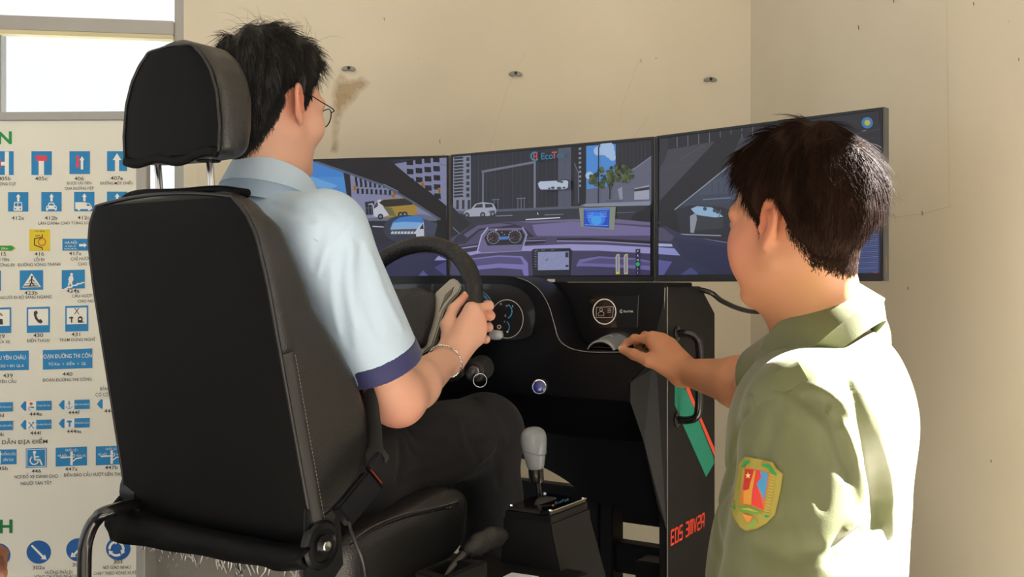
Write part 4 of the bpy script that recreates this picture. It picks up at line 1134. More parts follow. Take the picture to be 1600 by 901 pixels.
    # ---- angled cheek between fascia and side panel
    vA, zA = -.44, -.10
    pts = [S(.4985, -.353, -.012), S(.4985, -.353, -.52), S(.487, -.37, on_v(1030, 792, -.37)[1]), S(.474, -.415, on_v(1000, 690, -.42)[1]), S(.4637, -.459, zb), S(.4637, -.459, on_v(985, 596, VF)[1]), S(.492, -.40, -.115)]
    MB().prism(pts, U3 * -.004 + V3 * .004).build('cheek_panel', M_BLACK, c, smooth=None)
    pts2 = [S(-2 * 0 - ((p - O3) @ U3), (p - O3) @ V3, p[2] - HC) for p in pts]
    MB().prism(pts2, U3 * .004 + V3 * .004).build('cheek_panel', M_BLACK, c, smooth=None)
    # ---- under-dash slope and arched knee panel
    z1 = on_v(1000, 690, -.33)[1]
    MB().prism([S(-.463, -.459, zb), S(.463, -.459, zb), S(.463, -.33, z1), S(-.463, -.33, z1)], V3 * .008).build('knee_slope', M_BLACK2, c, bevel=.002)
    arch = [on_v(x, y, -.33) for x, y in [(925, 786), (905, 767), (880, 748), (850, 731), (820, 718), (790, 709)]]
    u_l = -.20
    out = [(-.485, z1)] + [(.485, z1), (.485, on_v(1030, 797, -.33)[1]), on_v(968, 790, -.33)] + [tuple(p) for p in spline([np.array(a) for a in arch], 4)] + [(u_l + .1, arch[-1][1] + .008), (u_l, arch[-1][1] - .01), (u_l - .08, arch[2][1]), (u_l - .12, arch[0][1]), (-.485, arch[0][1])]
    MB().prism([S(u, -.33, z) for u, z in out], V3 * .012).build('knee_panel', M_BLACK2, c, bevel=.002)
    m = MB(); a2 = [S(u, -.325, z) for u, z in spline([np.array(a) for a in arch], 4)]
    for i in range(len(a2) - 1): m.add([a2[i], a2[i + 1], a2[i + 1] + V3 * .10, a2[i] + V3 * .10], [(0, 1, 2, 3)])
    m.build('arch_lining', M_BLACK2, c)
    # ---- frame members seen through the opening
    u1, zz = on_v(968, 790, -.22)
    MB().sbox(u1 - .036, u1 - .004, -.25, -.19, PLATFORM_Z + .02, -.42).build('frame_post', M_BLACK, c, bevel=.003)
    ub = on_v(926, 790, -.22)[0]
    MB().sbox(ub, u1 - .04, -.25, -.19, PLATFORM_Z + .02, -.42).build('frame_post', M_BLACK, c, bevel=.003)
    MB().sbox(-.48, .48, -.06, -.02, on_v(860, 800, -.06)[1], on_v(860, 756, -.06)[1]).build('frame_beam', M_BLACK, c, bevel=.003)
    MB().sbox(u1 - .004, .478, -.24, -.20, on_v(1000, 900, -.24)[1], on_v(1000, 852, -.24)[1]).build('frame_beam', M_BLACK, c, bevel=.003)
    MB().sbox(.405, .475, -.31, -.245, on_v(1000, 915, -.31)[1], on_v(1000, 876, -.31)[1]).build('junction_box', M_BLACK, c, bevel=.003)
    MB().sbox(-.48, .48, -.12, -.08, PLATFORM_Z, PLATFORM_Z + .05).build('foot_rail', M_BLACK, c, bevel=.004)
    MB().sbox(-.5, .5, -.35, -.30, PLATFORM_Z, PLATFORM_Z + .03).build('foot_rail', M_BLACK, c, bevel=.004)
    # ---- handle on the right side panel
    h = MB(); va, za = on_u(1057, 521, .5); vb, zb_ = on_u(1057, 655, .5)
    o = .052
    path = [S(.498, va, za), S(.5 + o * .45, va, za), S(.5 + o * .86, va + .001, za - .008), S(.5 + o, va + .002, za - .032), S(.5 + o, (va + vb) / 2, (za + zb_) / 2), S(.5 + o, vb - .002, zb_ + .032), S(.5 + o * .86, vb, zb_ + .008), S(.5 + o * .45, vb, zb_), S(.498, vb, zb_)]
    h.tube(spline(path, 6), .0088, 14); ho = h.build('grab_handle', M_TUBE, c, label='black tubular grab handle', smooth=50)
    for v, z in ((va, za), (vb, zb_)):
        MB().lathe(S(.5, v, z), U3, [(.017, 0), (.017, .003), (.0145, .0045), (.010, .006)], 20).build('handle_flange', M_TUBE, ho, smooth=40)
    # ---- card window and card slot
    q = [plane_hit(x, y, S(0, VR, 0), V3) for x, y in [(922, 461), (998, 461.5), (996, 512), (921, 511.5)]]
    MB().prism([p - V3 * .002 for p in q], V3 * .0022).build('card_window', mat('gloss_black_acrylic', '#09090b', .12, coat=.5), c, bevel=.0006)
    D = Draw(lambda x, y, l: plane_hit(x, y, S(0, VR - .0022, 0), V3) - V3 * l, .0001, .0003)
    K = lambda x, y: (800 + x / 3.603, 430 + y / 3.603)
    D.ring(*K(521, 204), 64 / 3.603, 1.5, '#dcdcdc', 40, 0, 360, 70 / 3.603)
    D.line([K(476, 180), K(572, 176), K(566, 236), K(474, 238)], .6, '#b8b8b8', True); D.ring(*K(502, 193), 2.3, .6, '#b8b8b8', 16)
    D.line([K(486, 228), K(487, 212), K(496, 204), K(509, 204), K(518, 211), K(518, 227), K(486, 228)], .6, '#b8b8b8')
    for k in range(3): D.line([K(540, 190 + k * 9), K(559, 189 + k * 9)], .6, '#b8b8b8')
    D.ring(*K(617, 202), 2.4, .8, '#c8c8c8', 18, 50, 310); D.line([K(614, 202), K(622, 202)], .6, '#c8c8c8')
    D.text('EcoTek', *K(629, 208), 3.6, '#c8c8c8', 'LEFT', .015)
    D.line([K(714, 112), K(708, 290)], .8, '#6a6a6a')
    D.build('card_print', M_INK, c)
    us, zs = on_v(948, 545, -.42)
    sl = MB()
    ring = []
    prof = [(-.036, .0), (-.030, .010), (-.014, .019), (.006, .021), (.024, .015), (.034, .006), (.038, .0)]
    pr = spline([np.array(p) for p in prof], 5)
    n = len(pr)
    for v, sc, dz in ((VR, 1.12, .012), (-.39, 1.08, .010), (-.42, 1.0, .006), (-.445, .92, .002), (-.452, .86, .0)):
        for x, z in pr: ring.append(S(us + x * sc, v, zs + z * sc + dz))
    sl.add(ring, [(j * n + i, j * n + i + 1, (j + 1) * n + i + 1, (j + 1) * n + i) for j in range(4) for i in range(n - 1)])
    so = sl.build('card_slot_cover', M_CARDLIP, c, smooth=60, label='glossy grey curved cover over the card slot')
    md = so.modifiers.new('thickness', 'SOLIDIFY'); md.thickness = .003
    MB().prism([S(us - .040, -.452, zs - .006), S(us + .040, -.452, zs - .006), S(us + .044, VR, zs - .002), S(us - .044, VR, zs - .002)], Z3 * .006).build('card_slot_base', M_BLACK2, c, bevel=.001)
    MB().prism([S(us - .030, -.448, zs + .004), S(us + .030, -.448, zs + .004), S(us + .036, VR + .004, zs + .004), S(us - .036, VR + .004, zs + .004)], Z3 * .002).build('card_tray', mat('dark_card_tray', '#0a0a0b', .4), c)
    # ---- start button
    b0 = S(*(lambda u, z: (u, VF, z))(*on_v(843, 604, VF)))
    bax = nrm(-V3 + U3 * .42 + Z3 * .05); b0 = b0 - bax * .004
    bt = MB().lathe(b0, bax, [(.0185, 0), (.0185, .010), (.0165, .014), (.0150, .0145), (.0145, .010)], 28).build('start_button', M_CHROME, c, smooth=35, label='round chrome start button with blue lens')
    MB().lathe(b0, bax, [(.0146, .006), (.0142, .0105), (.009, .0118), (.001, .012)], 24).build('button_lens', M_BLUEBTN, bt, smooth=50)
    # ---- instrument cluster
    VC = VF - .003
    D = Draw(lambda x, y, l: plane_hit(x, y, S(0, VC, 0), V3) - V3 * l, .0002, .0004)
    cl = [on_v(x, y, VF) for x, y in [(700, 452), (752, 443), (800, 446), (826, 462), (836, 485), (834, 510), (820, 528), (760, 532), (700, 532)]]
    cw = [(u, z) for u, z in cl]; cw = [tuple(a) for a in spline([np.array(a) for a in cw[1:-1]], 6)]; full = [(2 * cu - u, z) for u, z in cw][::-1]
    po = cw + full
    MB().prism([S(u, VC, z) for u, z in po], V3 * .0035).build('instrument_cluster', mat('smoked_cluster_glass', '#212022', .3, coat=.4), c, bevel=.0006)
    G = lambda x, y: (580 + x / 3.464, 360 + y / 3.464)
    D.ring(*G(735, 478), 25.5, .7, '#d2d2d2', 40, 0, 360, 30)
    for cx, cy, a0, a1, r in ((722, 436, -62, 58, 42), (716, 520, -50, 52, 36)):
        for k in range(9):
            D.ring(*G(cx, cy), r / 3.464, 1.6, ('#2f8fc4' if k % 2 else '#5ab6e2'), 2, a0 + (a1 - a0) * k / 9, a0 + (a1 - a0) * (k + .8) / 9)
    for k in range(12): D.ring(*G(560, 428), 96 / 3.464, 4.2, '#2f8fc4' if k % 2 else '#1f78ae', 2, -34 + k * 8.4, -34 + (k + .86) * 8.4)
    D.ring(*G(560, 428), 110 / 3.464, .6, '#b8b8b8', 40, -60, 200)
    for t, x, y in (('H', 743, 412), ('E', 775, 414), ('C', 736, 465), ('F', 732, 498), ('E', 720, 552)): D.text(t, *G(x, y), 3.0, '#d8d8d8', 'CENTER', .01)
    D.ring(*G(703, 520), 2.6, 1.5, '#d0d0d0', 14); D.disc(*G(748, 547), 1.5, '#d0d0d0', 10); D.rect(*G(708, 392), *G(718, 402), '#8a8a8a')
    for k, t in enumerate(('0', '20', '40', '60', '80', '100', '120')):
        a = math.radians(215 - k * 36); D.text(t, *G(560 + 70 * math.cos(a), 432 - 70 * math.sin(a)), 2.6, '#d0d0d0')
    D.build('gauge_print', M_INK, c)
    # white label left of the wheel
    p = [plane_hit(x, y, S(0, VR, 0), V3) - V3 * .001 for x, y in [(614, 451), (630, 452), (629, 462), (613, 461)]]
    MB().prism(p, V3 * .0008).build('small_label', mat('white_label', '#c8ccc8', .6), c)
    # ---- steering column, stalk, ignition lock with key
    co = MB(); co.lathe(W0 + WN * .02, WN, [(.052, 0), (.056, .02), (.062, .09), (.066, .155), (.07, .19)], 28); co.build('steering_column', M_HUB, c, smooth=40)
    st = MB(); a0 = W0 + WN * .05 + U3 * .045 - WTan * .02; tipp = P(779, 523, 2.085)
    st.tube([a0, a0 * .5 + tipp * .5 + WN * .006, tipp * .85 + a0 * .15], [.007, .0075, .0085], 12)
    so_ = st.build('turn_stalk', M_HUB, c, smooth=50)
    d = nrm(tipp - a0); MB().lathe(tipp - d * .018, d, [(.0088, 0), (.0098, .006), (.0105, .014), (.0095, .022), (.005, .027)], 16).build('stalk_knob', mat('grey_stalk_tip', '#8d9498', .3), so_, smooth=60, label='grey stalk tip')
    ig = P(741, 580, 2.03); axis = nrm(-V3 + U3 * .25 - Z3 * .1)
    io = MB().lathe(ig - axis * .05, axis, [(.026, 0), (.026, .03), (.022, .05), (.0145, .052), (.013, .046)], 24).build('ignition_lock', M_HUB, c, smooth=35)
    MB().lathe(ig, axis, [(.0125, .0), (.0125, .0035), (.009, .004)], 20).build('lock_barrel', M_STEEL, io, smooth=35)
    ky = MB(); s_ = nrm(np.cross(axis, Z3)); k0 = ig + axis * .004
    ky.box(k0 + axis * .010 + Z3 * .001, (axis, Z3, s_), (.010, .0045, .0012))
    ky.lathe(k0 + axis * .024 - s_ * .004, s_, [(.0085, 0), (.0105, .0015), (.0105, .0065), (.0085, .008)], 18)
    ky.build('ignition_key', M_HUB, io, smooth=40)
    rp = P(750, 594, 2.0); ra = nrm(np.array((.1, -1, .15))); rb = nrm(np.cross(ra, Z3)); rc = np.cross(ra, rb)
    MB().tube([rp + (rb * math.cos(t) + rc * math.sin(t)) * .0135 for t in np.linspace(0, 2 * math.pi, 36, endpoint=False)], .0008, 6, closed=True).build('key_ring', M_STEEL, io, label='thin steel key ring')
    # ---- steering wheel
    sw_ = MB()
    sw_.tube([W(WR * math.cos(t), WR * math.sin(t), 0) for t in np.linspace(0, 2 * math.pi, 72, endpoint=False)], [.0182 + .0014 * math.exp(-((math.degrees(t) - 42) / 9) ** 2) + .0014 * math.exp(-((math.degrees(t) - 138) / 9) ** 2) for t in np.linspace(0, 2 * math.pi, 72, endpoint=False)], 18, closed=True)
    wo = sw_.build('steering_wheel', M_RUBBER, c, smooth=True, label='black leather grained steering wheel rim')
    def wl(px, py, n=-.012):
        p = plane_hit(px, py, W0 + WN * n, WN) - W0
        return float(p @ U3), float(p @ WTan)
    for a in (62, 118, 300, 240):
        t = math.radians(a); m = MB(); ctr = W(WR * math.cos(t), WR * math.sin(t), 0); ax = nrm(-U3 * math.sin(t) + WTan * math.cos(t))
        m.lathe(ctr - ax * .0006, ax, [(.0186, 0), (.0186, .0012)], 18); m.build('rim_seam', M_BLACK2, wo)
    sk = [wl(x, y) for x, y in [(706, 436), (714, 437), (723, 448), (719, 458), (706, 472), (695, 487), (690, 503), (684, 522), (678, 541), (664, 553), (656, 551), (662, 536), (672, 510), (679, 486), (680, 470), (682, 458)]]
    for sg in (1, -1):
        o_ = MB().prism([W(sg * x, y, -.018) for x, y in sk], WN * .014).build('spoke', M_SPOKE, wo, bevel=.003, smooth=40, label='satin silver spoke')
    sk2 = [wl(x, y) for x, y in [(698, 462), (712, 449), (708, 461), (697, 474), (688, 490)]]
    for sg in (1, -1):
        MB().prism([W(sg * x, y, -.0192) for x, y in sk2], WN * .003).build('spoke_inlay', mat('dark_spoke_inlay', '#6e6b62', .4, .8), wo, bevel=.0008)
    hub = MB(); k = 28; prof = []
    hp = [wl(x, y) for x, y in [(682, 462), (683, 480), (680, 500), (673, 524), (664, 545)]]
    half = [(.012, .058), (.04, .062), (.062, .056)] + [(x, y) for x, y in hp] + [(.03, -.075), (0, -.078)]
    pol = half + [(-x, y) for x, y in half[::-1][1:]]
    pol = [np.array(p) for p in spline([np.array(p) for p in pol], 3, True)]
    n = len(pol); vs = []; cx = np.array((0, -.008))
    for s, nn in ((1.0, .0), (1.0, -.020), (.97, -.030), (.88, -.038), (.6, -.044), (.3, -.046)):
        for p in pol: q_ = cx + (p - cx) * s; vs.append(W(q_[0], q_[1], nn))
    hub.add(vs, [(j * n + i, j * n + (i + 1) % n, (j + 1) * n + (i + 1) % n, (j + 1) * n + i) for j in range(5) for i in range(n)] + [tuple(range(5 * n, 6 * n))])
    hub.build('hub', M_HUB, wo, smooth=50)
    low = [(-.03, -.07), (.03, -.07), (.022, -.12), (.026, -.168), (-.026, -.168), (-.022, -.12)]
    MB().prism([W(x, y, -.010) for x, y in low], WN * .012).build('lower_spoke', M_HUB, wo, bevel=.004)
    # ---- cable from the shelf to the wall side
    cb = [S(.46, -.16, -.006), P(1108, 456, 2.27), P(1128, 470, 2.30), P(1155, 482, 2.36), P(1180, 487, 2.44), P(1212, 484, 2.50), P(1235, 480, 2.56), P(1255, 520, 2.6), P(1260, 640, 2.62), P(1262, 960, 2.64), P(1262, 1020, 2.64)]
    cb[-1][2] = .006; cb[-2][2] = .03
    cable = MB().tube(spline(cb, 8), .0058, 8).build('power_cable', mat('black_cable', '#0e0e10', .4), None, smooth=60)
    tag(cable, 'thick black cable curving from the console behind the man in green', 'cable')
    return c

# ------------------------------------------------------------------ platform, gear box, handbrake
def build_platform():
    p = thing('simulator_platform', 'black steel platform carrying driver seat and console, at the lower edge of the picture', 'platform', (*S(.05, -.75, 0)[:2], 0))
    MB().sbox(-.55, .56, -1.5, -.02, PLATFORM_Z - .03, PLATFORM_Z).build('deck', M_BLACK, p, bevel=.004)
    for u in (-.5, .51):
        MB().sbox(u - .03, u + .03, -1.48, -.04, PLATFORM_Z - .10, PLATFORM_Z - .031).build('side_rail', M_BLACK, p, bevel=.004)
    for u in (-.5, .51):
        for v in (-1.4, -.12):
            MB().sbox(u - .03, u + .03, v - .03, v + .03, -HC, PLATFORM_Z - .10).build('leg', M_BLACK, p, bevel=.004)
def build_gearbox():
    Yg = 1.9
    # top plate corners in the photo; the plate is level
    zt = -(790 - HY) / FPX * 1.86
    def lev(px, py, z):                 # pixel on the level plane z
        d = np.array(((px - CX) / FPX, 1., -(py - HY) / FPX)); t = z / d[2]; return d * t + np.array((0, 0, HC))
    zt = -.400
    A, B_, C_, D_ = (lev(x, y, zt) for x, y in [(792, 790), (860, 799), (916, 778), (850, 769)])
    g = thing('gear_lever_box', 'black gear lever box with grey knob standing right of the driver knee', 'gear lever', ((A + C_) / 2 * np.array((1, 1, 0)) + np.array((0, 0, HC + PLATFORM_Z))))
    ctr = (A + B_ + C_ + D_) / 4
    def grow(p, k, z): q = ctr + (p - ctr) * k; return np.array((q[0], q[1], HC + z))
    e1 = nrm(B_ - A); e2 = nrm(D_ - A)
    def ring(k, z, dx=0, dy=0): return [grow(p, k, z) + e1 * (dx if i in (1, 2) else -dx * .2) + e2 * (-dy if i in (0, 1) else dy) for i, p in enumerate((A, B_, C_, D_))]
    m = MB(); z0 = zt - .018
    m.add(ring(1.10, z0) + ring(1.10, z0 - .02, .002) + ring(1.12, z0 - .13, .032, .004) + ring(1.12, PLATFORM_Z, .052, .008), [(0, 1, 2, 3)] + [(j * 4 + i, j * 4 + (i + 1) % 4, j * 4 + 4 + (i + 1) % 4, j * 4 + 4 + i) for j in range(3) for i in range(4)] + [(15, 14, 13, 12)])
    m.build('box_body', M_BLACK, g, bevel=.003)
    m = MB(); m.add(ring(1.04, zt - .0185) + ring(1.04, zt - .008), [(0, 3, 2, 1), (4, 5, 6, 7)] + [(i, (i + 1) % 4, 4 + (i + 1) % 4, 4 + i) for i in range(4)]); m.build('riser', M_BLACK2, g, bevel=.001)
    m = MB(); m.add(ring(1.0, zt - .0075) + ring(1.0, zt), [(0, 3, 2, 1), (4, 5, 6, 7)] + [(i, (i + 1) % 4, 4 + (i + 1) % 4, 4 + i) for i in range(4)])
    pl = m.build('shift_plate', mat('smoked_acrylic_plate', '#16161a', .1, coat=.6), g, bevel=.0015)
    m = MB(); m.tube([grow(B_, 1.0, zt), grow(C_, 1.0, zt)], .0009, 5); m.build('plate_edge', mat('bright_acrylic_edge', '#cfc4a8', .3, .4), pl)
    for p in (A, B_, C_, D_):
        MB().lathe(grow(p, .90, zt), Z3, [(.0042, 0), (.0042, .0022), (.0025, .003)], 10).build('screw', M_CHROME, pl)
    sl0, sl1 = ctr * .5 + (A + B_) / 2 * .5, ctr * .45 + (C_ + D_) / 2 * .55
    o = e1 * -.004
    m = MB(); pts = [sl0 + (sl1 - sl0) * t + o + Z3 * (zt + HC - sl0[2] + .004 * math.sin(math.pi * t)) for t in np.linspace(0, 1, 14)]
    m.tube(pts, [.002 + .013 * math.sin(math.pi * (i + .6) / 14.2) for i in range(14)], 12, flat=.25, updir=e1); m.build('slot_brush', mat('dark_slot_brush', '#2d2e31', .8, bump=[(300, .6, 'noise')]), pl, smooth=60)
    D = Draw(lambda x, y, l: lev(x, y, zt + l), .0001, .0004)
    D.text('EcoTek', 878, 784.5, 4.4, '#2f86b4', 'CENTER', .02, 1.2, -.30); D.disc(864, 789, 1.8, '#c24a44', 12, 1.3)
    D.build('plate_print', M_INK, pl)
    base = lev(845, 780, zt); Yk = base[1]
    k0 = P(839, 753, Yk - .004); k1 = P(833, 667, Yk - .012)
    ax = nrm(k1 - k0)
    MB().tube([base - Z3 * .01, k0 + ax * .01], .0062, 14).build('lever_rod', mat('dark_rod_steel', '#3c3c3e', .25, .9), g, smooth=60)
    MB().lathe(P(838.5, 752, Yk - .004), ax, [(.0135, 0), (.0140, .003), (.0140, .024), (.0125, .027)], 24).build('lever_collar', mat('brown_black_collar', '#26221f', .22, .5), g, smooth=35)
    kb = P(837, 731, Yk - .006); L = np.linalg.norm(k1 - kb)
    prof = [(.0145, 0), (.0165, .06), (.0185, .2), (.0215, .4), (.0238, .6), (.0240, .75), (.0215, .88), (.0150, .96), (.006, 1.0)]
    pr = spline([np.array(p) for p in prof], 4)
    ko = MB().lathe(kb, ax, [(r, h * L) for r, h in pr], 28).build('gear_knob', mat('grey_leather_knob', '#7b8186', .36, bump=[(300, .10, 'voronoi')]), g, smooth=True, label='grey leatherette gear knob')
    s = nrm(np.cross(ax, np.array((0, -1., 0))))
    MB().tube([kb + ax * (L * (.40 + .06 * math.sin(t * 2))) + (s * math.cos(t) + np.cross(ax, s) * math.sin(t)) * .0226 for t in np.linspace(0, 2 * math.pi, 40, endpoint=False)], .0006, 5, closed=True).build('knob_seam', mat('knob_seam', '#6c7073', .6), ko)
    # mark on top of the knob
    D2 = Draw(lambda x, y, l: k1 + s * x - nrm(np.cross(ax, s)) * y + ax * (l - .0004), .0001, .0004)
    D2.line([(-.004, -.003), (-.004, .003)], .001, '#3b3d3f'); D2.line([(0, -.003), (0, .003)], .001, '#3b3d3f'); D2.line([(.004, -.003), (.004, 0)], .001, '#3b3d3f'); D2.line([(-.004, 0), (.004, 0)], .001, '#3b3d3f')
    D2.build('knob_print', M_INK, ko)
def build_handbrake():
    Yh = 1.68
    h = thing('handbrake', 'black handbrake lever with moulded grip beside the seat cushion', 'handbrake', S(.42, -.98, PLATFORM_Z))
    p = lambda x, y, Y=Yh: P(x, y, Y)
    mb = MB(); t0, t1 = [p(706, 885, 1.645), p(728, 864, 1.66)]
    MB().tube([p(690, 905, 1.63), t1], .0105, 14).build('lever_arm', mat('dark_lever_steel', '#3a3938', .35, .8), h, smooth=60)
    B = Sdf()
    g = [p(731, 862, 1.665), p(748, 848, 1.68), p(768, 838, 1.695), p(782, 836, 1.705)]
    B.chain(g, [.0128, .0145, .0145, .0128], .012)
    for i, (x, y) in enumerate([(748, 864), (759, 857), (770, 852), (781, 848)]): B.ell(p(x, y, 1.675 + i * .01), (.0062,) * 3, None, .006)
    to_obj('grip', B.mesh(.0018, smooth=2), mat('black_rubber_grip', '#19191a', .5, bump=[(500, .3, 'voronoi')]), h, label='moulded black rubber grip with finger ridges')
    MB().lathe(p(783, 838, 1.706), nrm(g[3] - g[2]), [(.006, 0), (.006, .012), (.004, .014)], 14).build('release_button', M_BLACK2, h, smooth=40)
    cl = MB(); cl.lathe(t1 - nrm(g[1] - g[0]) * .004, nrm(g[1] - g[0]), [(.0135, 0), (.0142, .003), (.0135, .006)], 20); cl.build('grip_collar', M_BLACK2, h, smooth=40)
    # boot box around the lever's foot
    top = [p(655, 888, 1.60), p(742, 886, 1.56), p(762, 872, 1.66), p(700, 862, 1.75)]
    zt = HC - .455
    quad = []
    for q in ((648, 893), (690, 905), (762, 876), (708, 868)):
        d = np.array(((q[0] - CX) / FPX, 1., -(q[1] - HY) / FPX)); t = (zt - HC) / d[2]; quad.append(np.array((d[0] * t, d[1] * t, zt)))
    c = sum(quad) / 4
    m = MB(); n = 4
    lo = [np.array((*(c + (q - c) * 1.04)[:2], HC + PLATFORM_Z)) for q in quad]; inn = [c + (q - c) * .62 for q in quad]; ind = [np.array((q[0], q[1], zt - .05)) for q in inn]
    m.add(lo + quad + inn + ind, [(i, (i + 1) % 4, 4 + (i + 1) % 4, 4 + i) for i in range(4)] + [(4 + i, 4 + (i + 1) % 4, 8 + (i + 1) % 4, 8 + i) for i in range(4)] + [(8 + i, 8 + (i + 1) % 4, 12 + (i + 1) % 4, 12 + i) for i in range(4)] + [(12, 13, 14, 15)])
    m.build('lever_housing', M_BLACK, h, bevel=.002)
    # sheet of paper at the lower edge
    q = []
    zp = -.500
    for x, y in ((786, 901.5), (800, 895), (842, 901), (830, 935), (760, 930)):
        d = np.array(((x - CX) / FPX, 1., -(y - HY) / FPX)); t = zp / d[2]; q.append(d * t + np.array((0, 0, HC)))
    tr = thing('side_tray', 'low black shelf beside the gear lever box at the lower edge', 'shelf', S(.33, -.86, PLATFORM_Z))
    cq = sum(q) / len(q)
    MB().box(cq + U3 * -.03 + V3 * .0 + Z3 * -.0095, (U3, V3, Z3), (.10, .13, .009)).build('shelf_top', M_BLACK, tr, bevel=.002)
    MB().box(np.array((cq[0], cq[1], (HC + zp - .019 + HC + PLATFORM_Z) / 2)) - U3 * .03, (U3, V3, Z3), (.06, .09, (zp - .019 - PLATFORM_Z) / 2)).build('shelf_stem', M_BLACK, tr, bevel=.002)
    pa = MB().prism(q, Z3 * .0012).build('paper_sheet', mat('white_paper', '#dfe3f0', .7), None)
    tag(pa, 'corner of a white paper sheet at the lower edge of the picture', 'paper')

# ================================================================== people
def frame(F, pitch=0., roll=0.):        # columns: the person's right, forward, up
    F = nrm(F); up = np.array((0, 0, 1.)); Rr = nrm(np.cross(F, up))
    p = math.radians(pitch); F2 = F * math.cos(p) - up * math.sin(p); U2 = up * math.cos(p) + F * math.sin(p)
    r = math.radians(roll); R2 = Rr * math.cos(r) + U2 * math.sin(r); U2 = U2 * math.cos(r) - Rr * math.sin(r)
    return np.stack((R2, F2, U2), 1)
class Head:
    def __init__(s, c, R, k): s.c = np.asarray(c, float); s.R = R; s.k = k
    def p(s, x, y, z): return s.c + s.R @ (np.array((x, y, z)) * s.k)
    def loc(s, Q): return ((Q - s.c) @ s.R) / s.k
    def skull(s, B):
        k, R = s.k, s.R
        B.ell(s.p(0, -.014, .034), np.array((.0765, .096, .088)) * k, R, .02)
        B.ell(s.p(0, .032, -.028), np.array((.063, .062, .085)) * k, R, .03)
        B.ell(s.p(0, -.045, -.03), np.array((.058, .05, .06)) * k, R, .03)
        return B
    def face(s, B, flare=30, full=0.):
        s.flare = flare
        k, R = s.k, s.R; p = s.p
        for e in (-1, 1):
            B.cone(p(e * .054, .0, -.058), p(e * .022, .066, -.108), .019 * k, .015 * k, .03)
            B.ell(p(e * .043, .052, -.030), np.array((.024, .03, .028)) * k, R, .02)
            B.cone(p(e * .03, .083, .021), p(e * .056, .064, .016), .010 * k, .008 * k, .015)
        if full:
            for e in (-1, 1): B.ell(p(e * .040, .048, -.058), np.array((.026, .032, .032)) * k * full, R, .02)
        B.ell(p(0, .070, -.110), np.array((.023, .018, .017)) * k, R, .015)
        B.cone(p(0, .086, .012), p(0, .108, -.028), .0065 * k, .011 * k, .012)
        for e in (-1, 1):
            B.ell(p(e * .013, .096, -.033), np.array((.008, .010, .007)) * k, R, .006)
        B.cone(p(-.016, .086, -.058), p(.016, .086, -.058), .007 * k, .007 * k, .008)
        B.cone(p(-.014, .085, -.071), p(.014, .085, -.071), .0075 * k, .0075 * k, .008)
        B.cone(p(-.02, .097, -.0645), p(.02, .097, -.0645), .0035 * k, .0035 * k, .004, op='s')
        for e in (-1, 1):
            B.ell(p(e * .031, .098, .003), np.array((.017, .016, .010)) * k, R, .012, 's')
            B.ell(p(e * .031, .078, .002), np.array((.0145, .0115, .0095)) * k, R, .003)
        for e in (-1, 1): s.ear(B, e)
    def ear(s, B, e):
        k = s.k; p = s.p
        a = math.radians(s.flare)
        ew = np.array((e * math.sin(a), -math.cos(a), 0)); en = np.array((e * math.cos(a), math.sin(a), 0)); eh = nrm((0, -.20, .98))
        o = np.array((e * .0755, -.004, -.008))
        q = lambda w, h, n=0.: p(*(o + ew * w + eh * h + en * n))
        Rr = s.R @ np.stack((ew, eh, en), 1)
        B.ell(q(.012, .004, .0), np.array((.0165, .030, .0045)) * k, Rr, .006)
        B.ell(q(.008, -.026, .001), np.array((.009, .011, .0045)) * k, Rr, .006)
        B.ell(q(.008, -.002, .007), np.array((.0090, .0145, .0085)) * k, Rr, .003, 's')
        B.ell(q(.014, .019, .006), np.array((.0070, .0075, .0052)) * k, Rr, .003, 's')
        rim = [(-.001, .004), (-.003, .018), (.004, .031), (.016, .033), (.026, .022), (.0285, .006), (.025, -.010), (.017, -.023), (.010, -.033)]
        pts = spline([q(w, h, .0025) for w, h in rim], 3)
        B.chain(pts, [.0040 * k] * len(pts), .002)
        ant = spline([q(.012, -.020, .002), (q(.0195, -.006, .003)), q(.0185, .008, .003), q(.010, .018, .002)], 3)
        B.chain(ant, [.0032 * k] * len(ant), .004)
        B.ell(q(-.003, -.006, .003), np.array((.004, .007, .004)) * k, Rr, .004)
def hair_cap(H, h, hairline, thick, neck, extra=None):
    """a cap over the skull and nape whose lower edge follows the hairline"""
    base = Sdf(); H.skull(base); base.cone(*neck)
    hl_a = np.array([a for a, z in hairline]); hl_z = np.array([z for a, z in hairline])
    def f(Q):
        D = np.full(Q.shape[:-1], 1.0)
        for (g, c, r, k, op) in base.p: D = comb(D, g(Q), k, op)
        L = H.loc(Q)
        az = np.degrees(np.arctan2(np.abs(L[..., 0]), L[..., 1] + .012))
        z0 = np.interp(az, hl_a, hl_z)
        w = np.clip((L[..., 2] - z0) / .028, -.6, 1)
        w = np.where(w > 0, w * w * (3 - 2 * w), w)
        t = thick(L, az)
        T = np.where(w > 0, .0012 + (t - .0012) * w, .0012 + w * .015) * H.k
        return D - T
    s = Sdf()
    s.fn(f, H.c + H.R @ np.array((0, -.015, .03)), .16)
    if extra: extra(s)
    return s
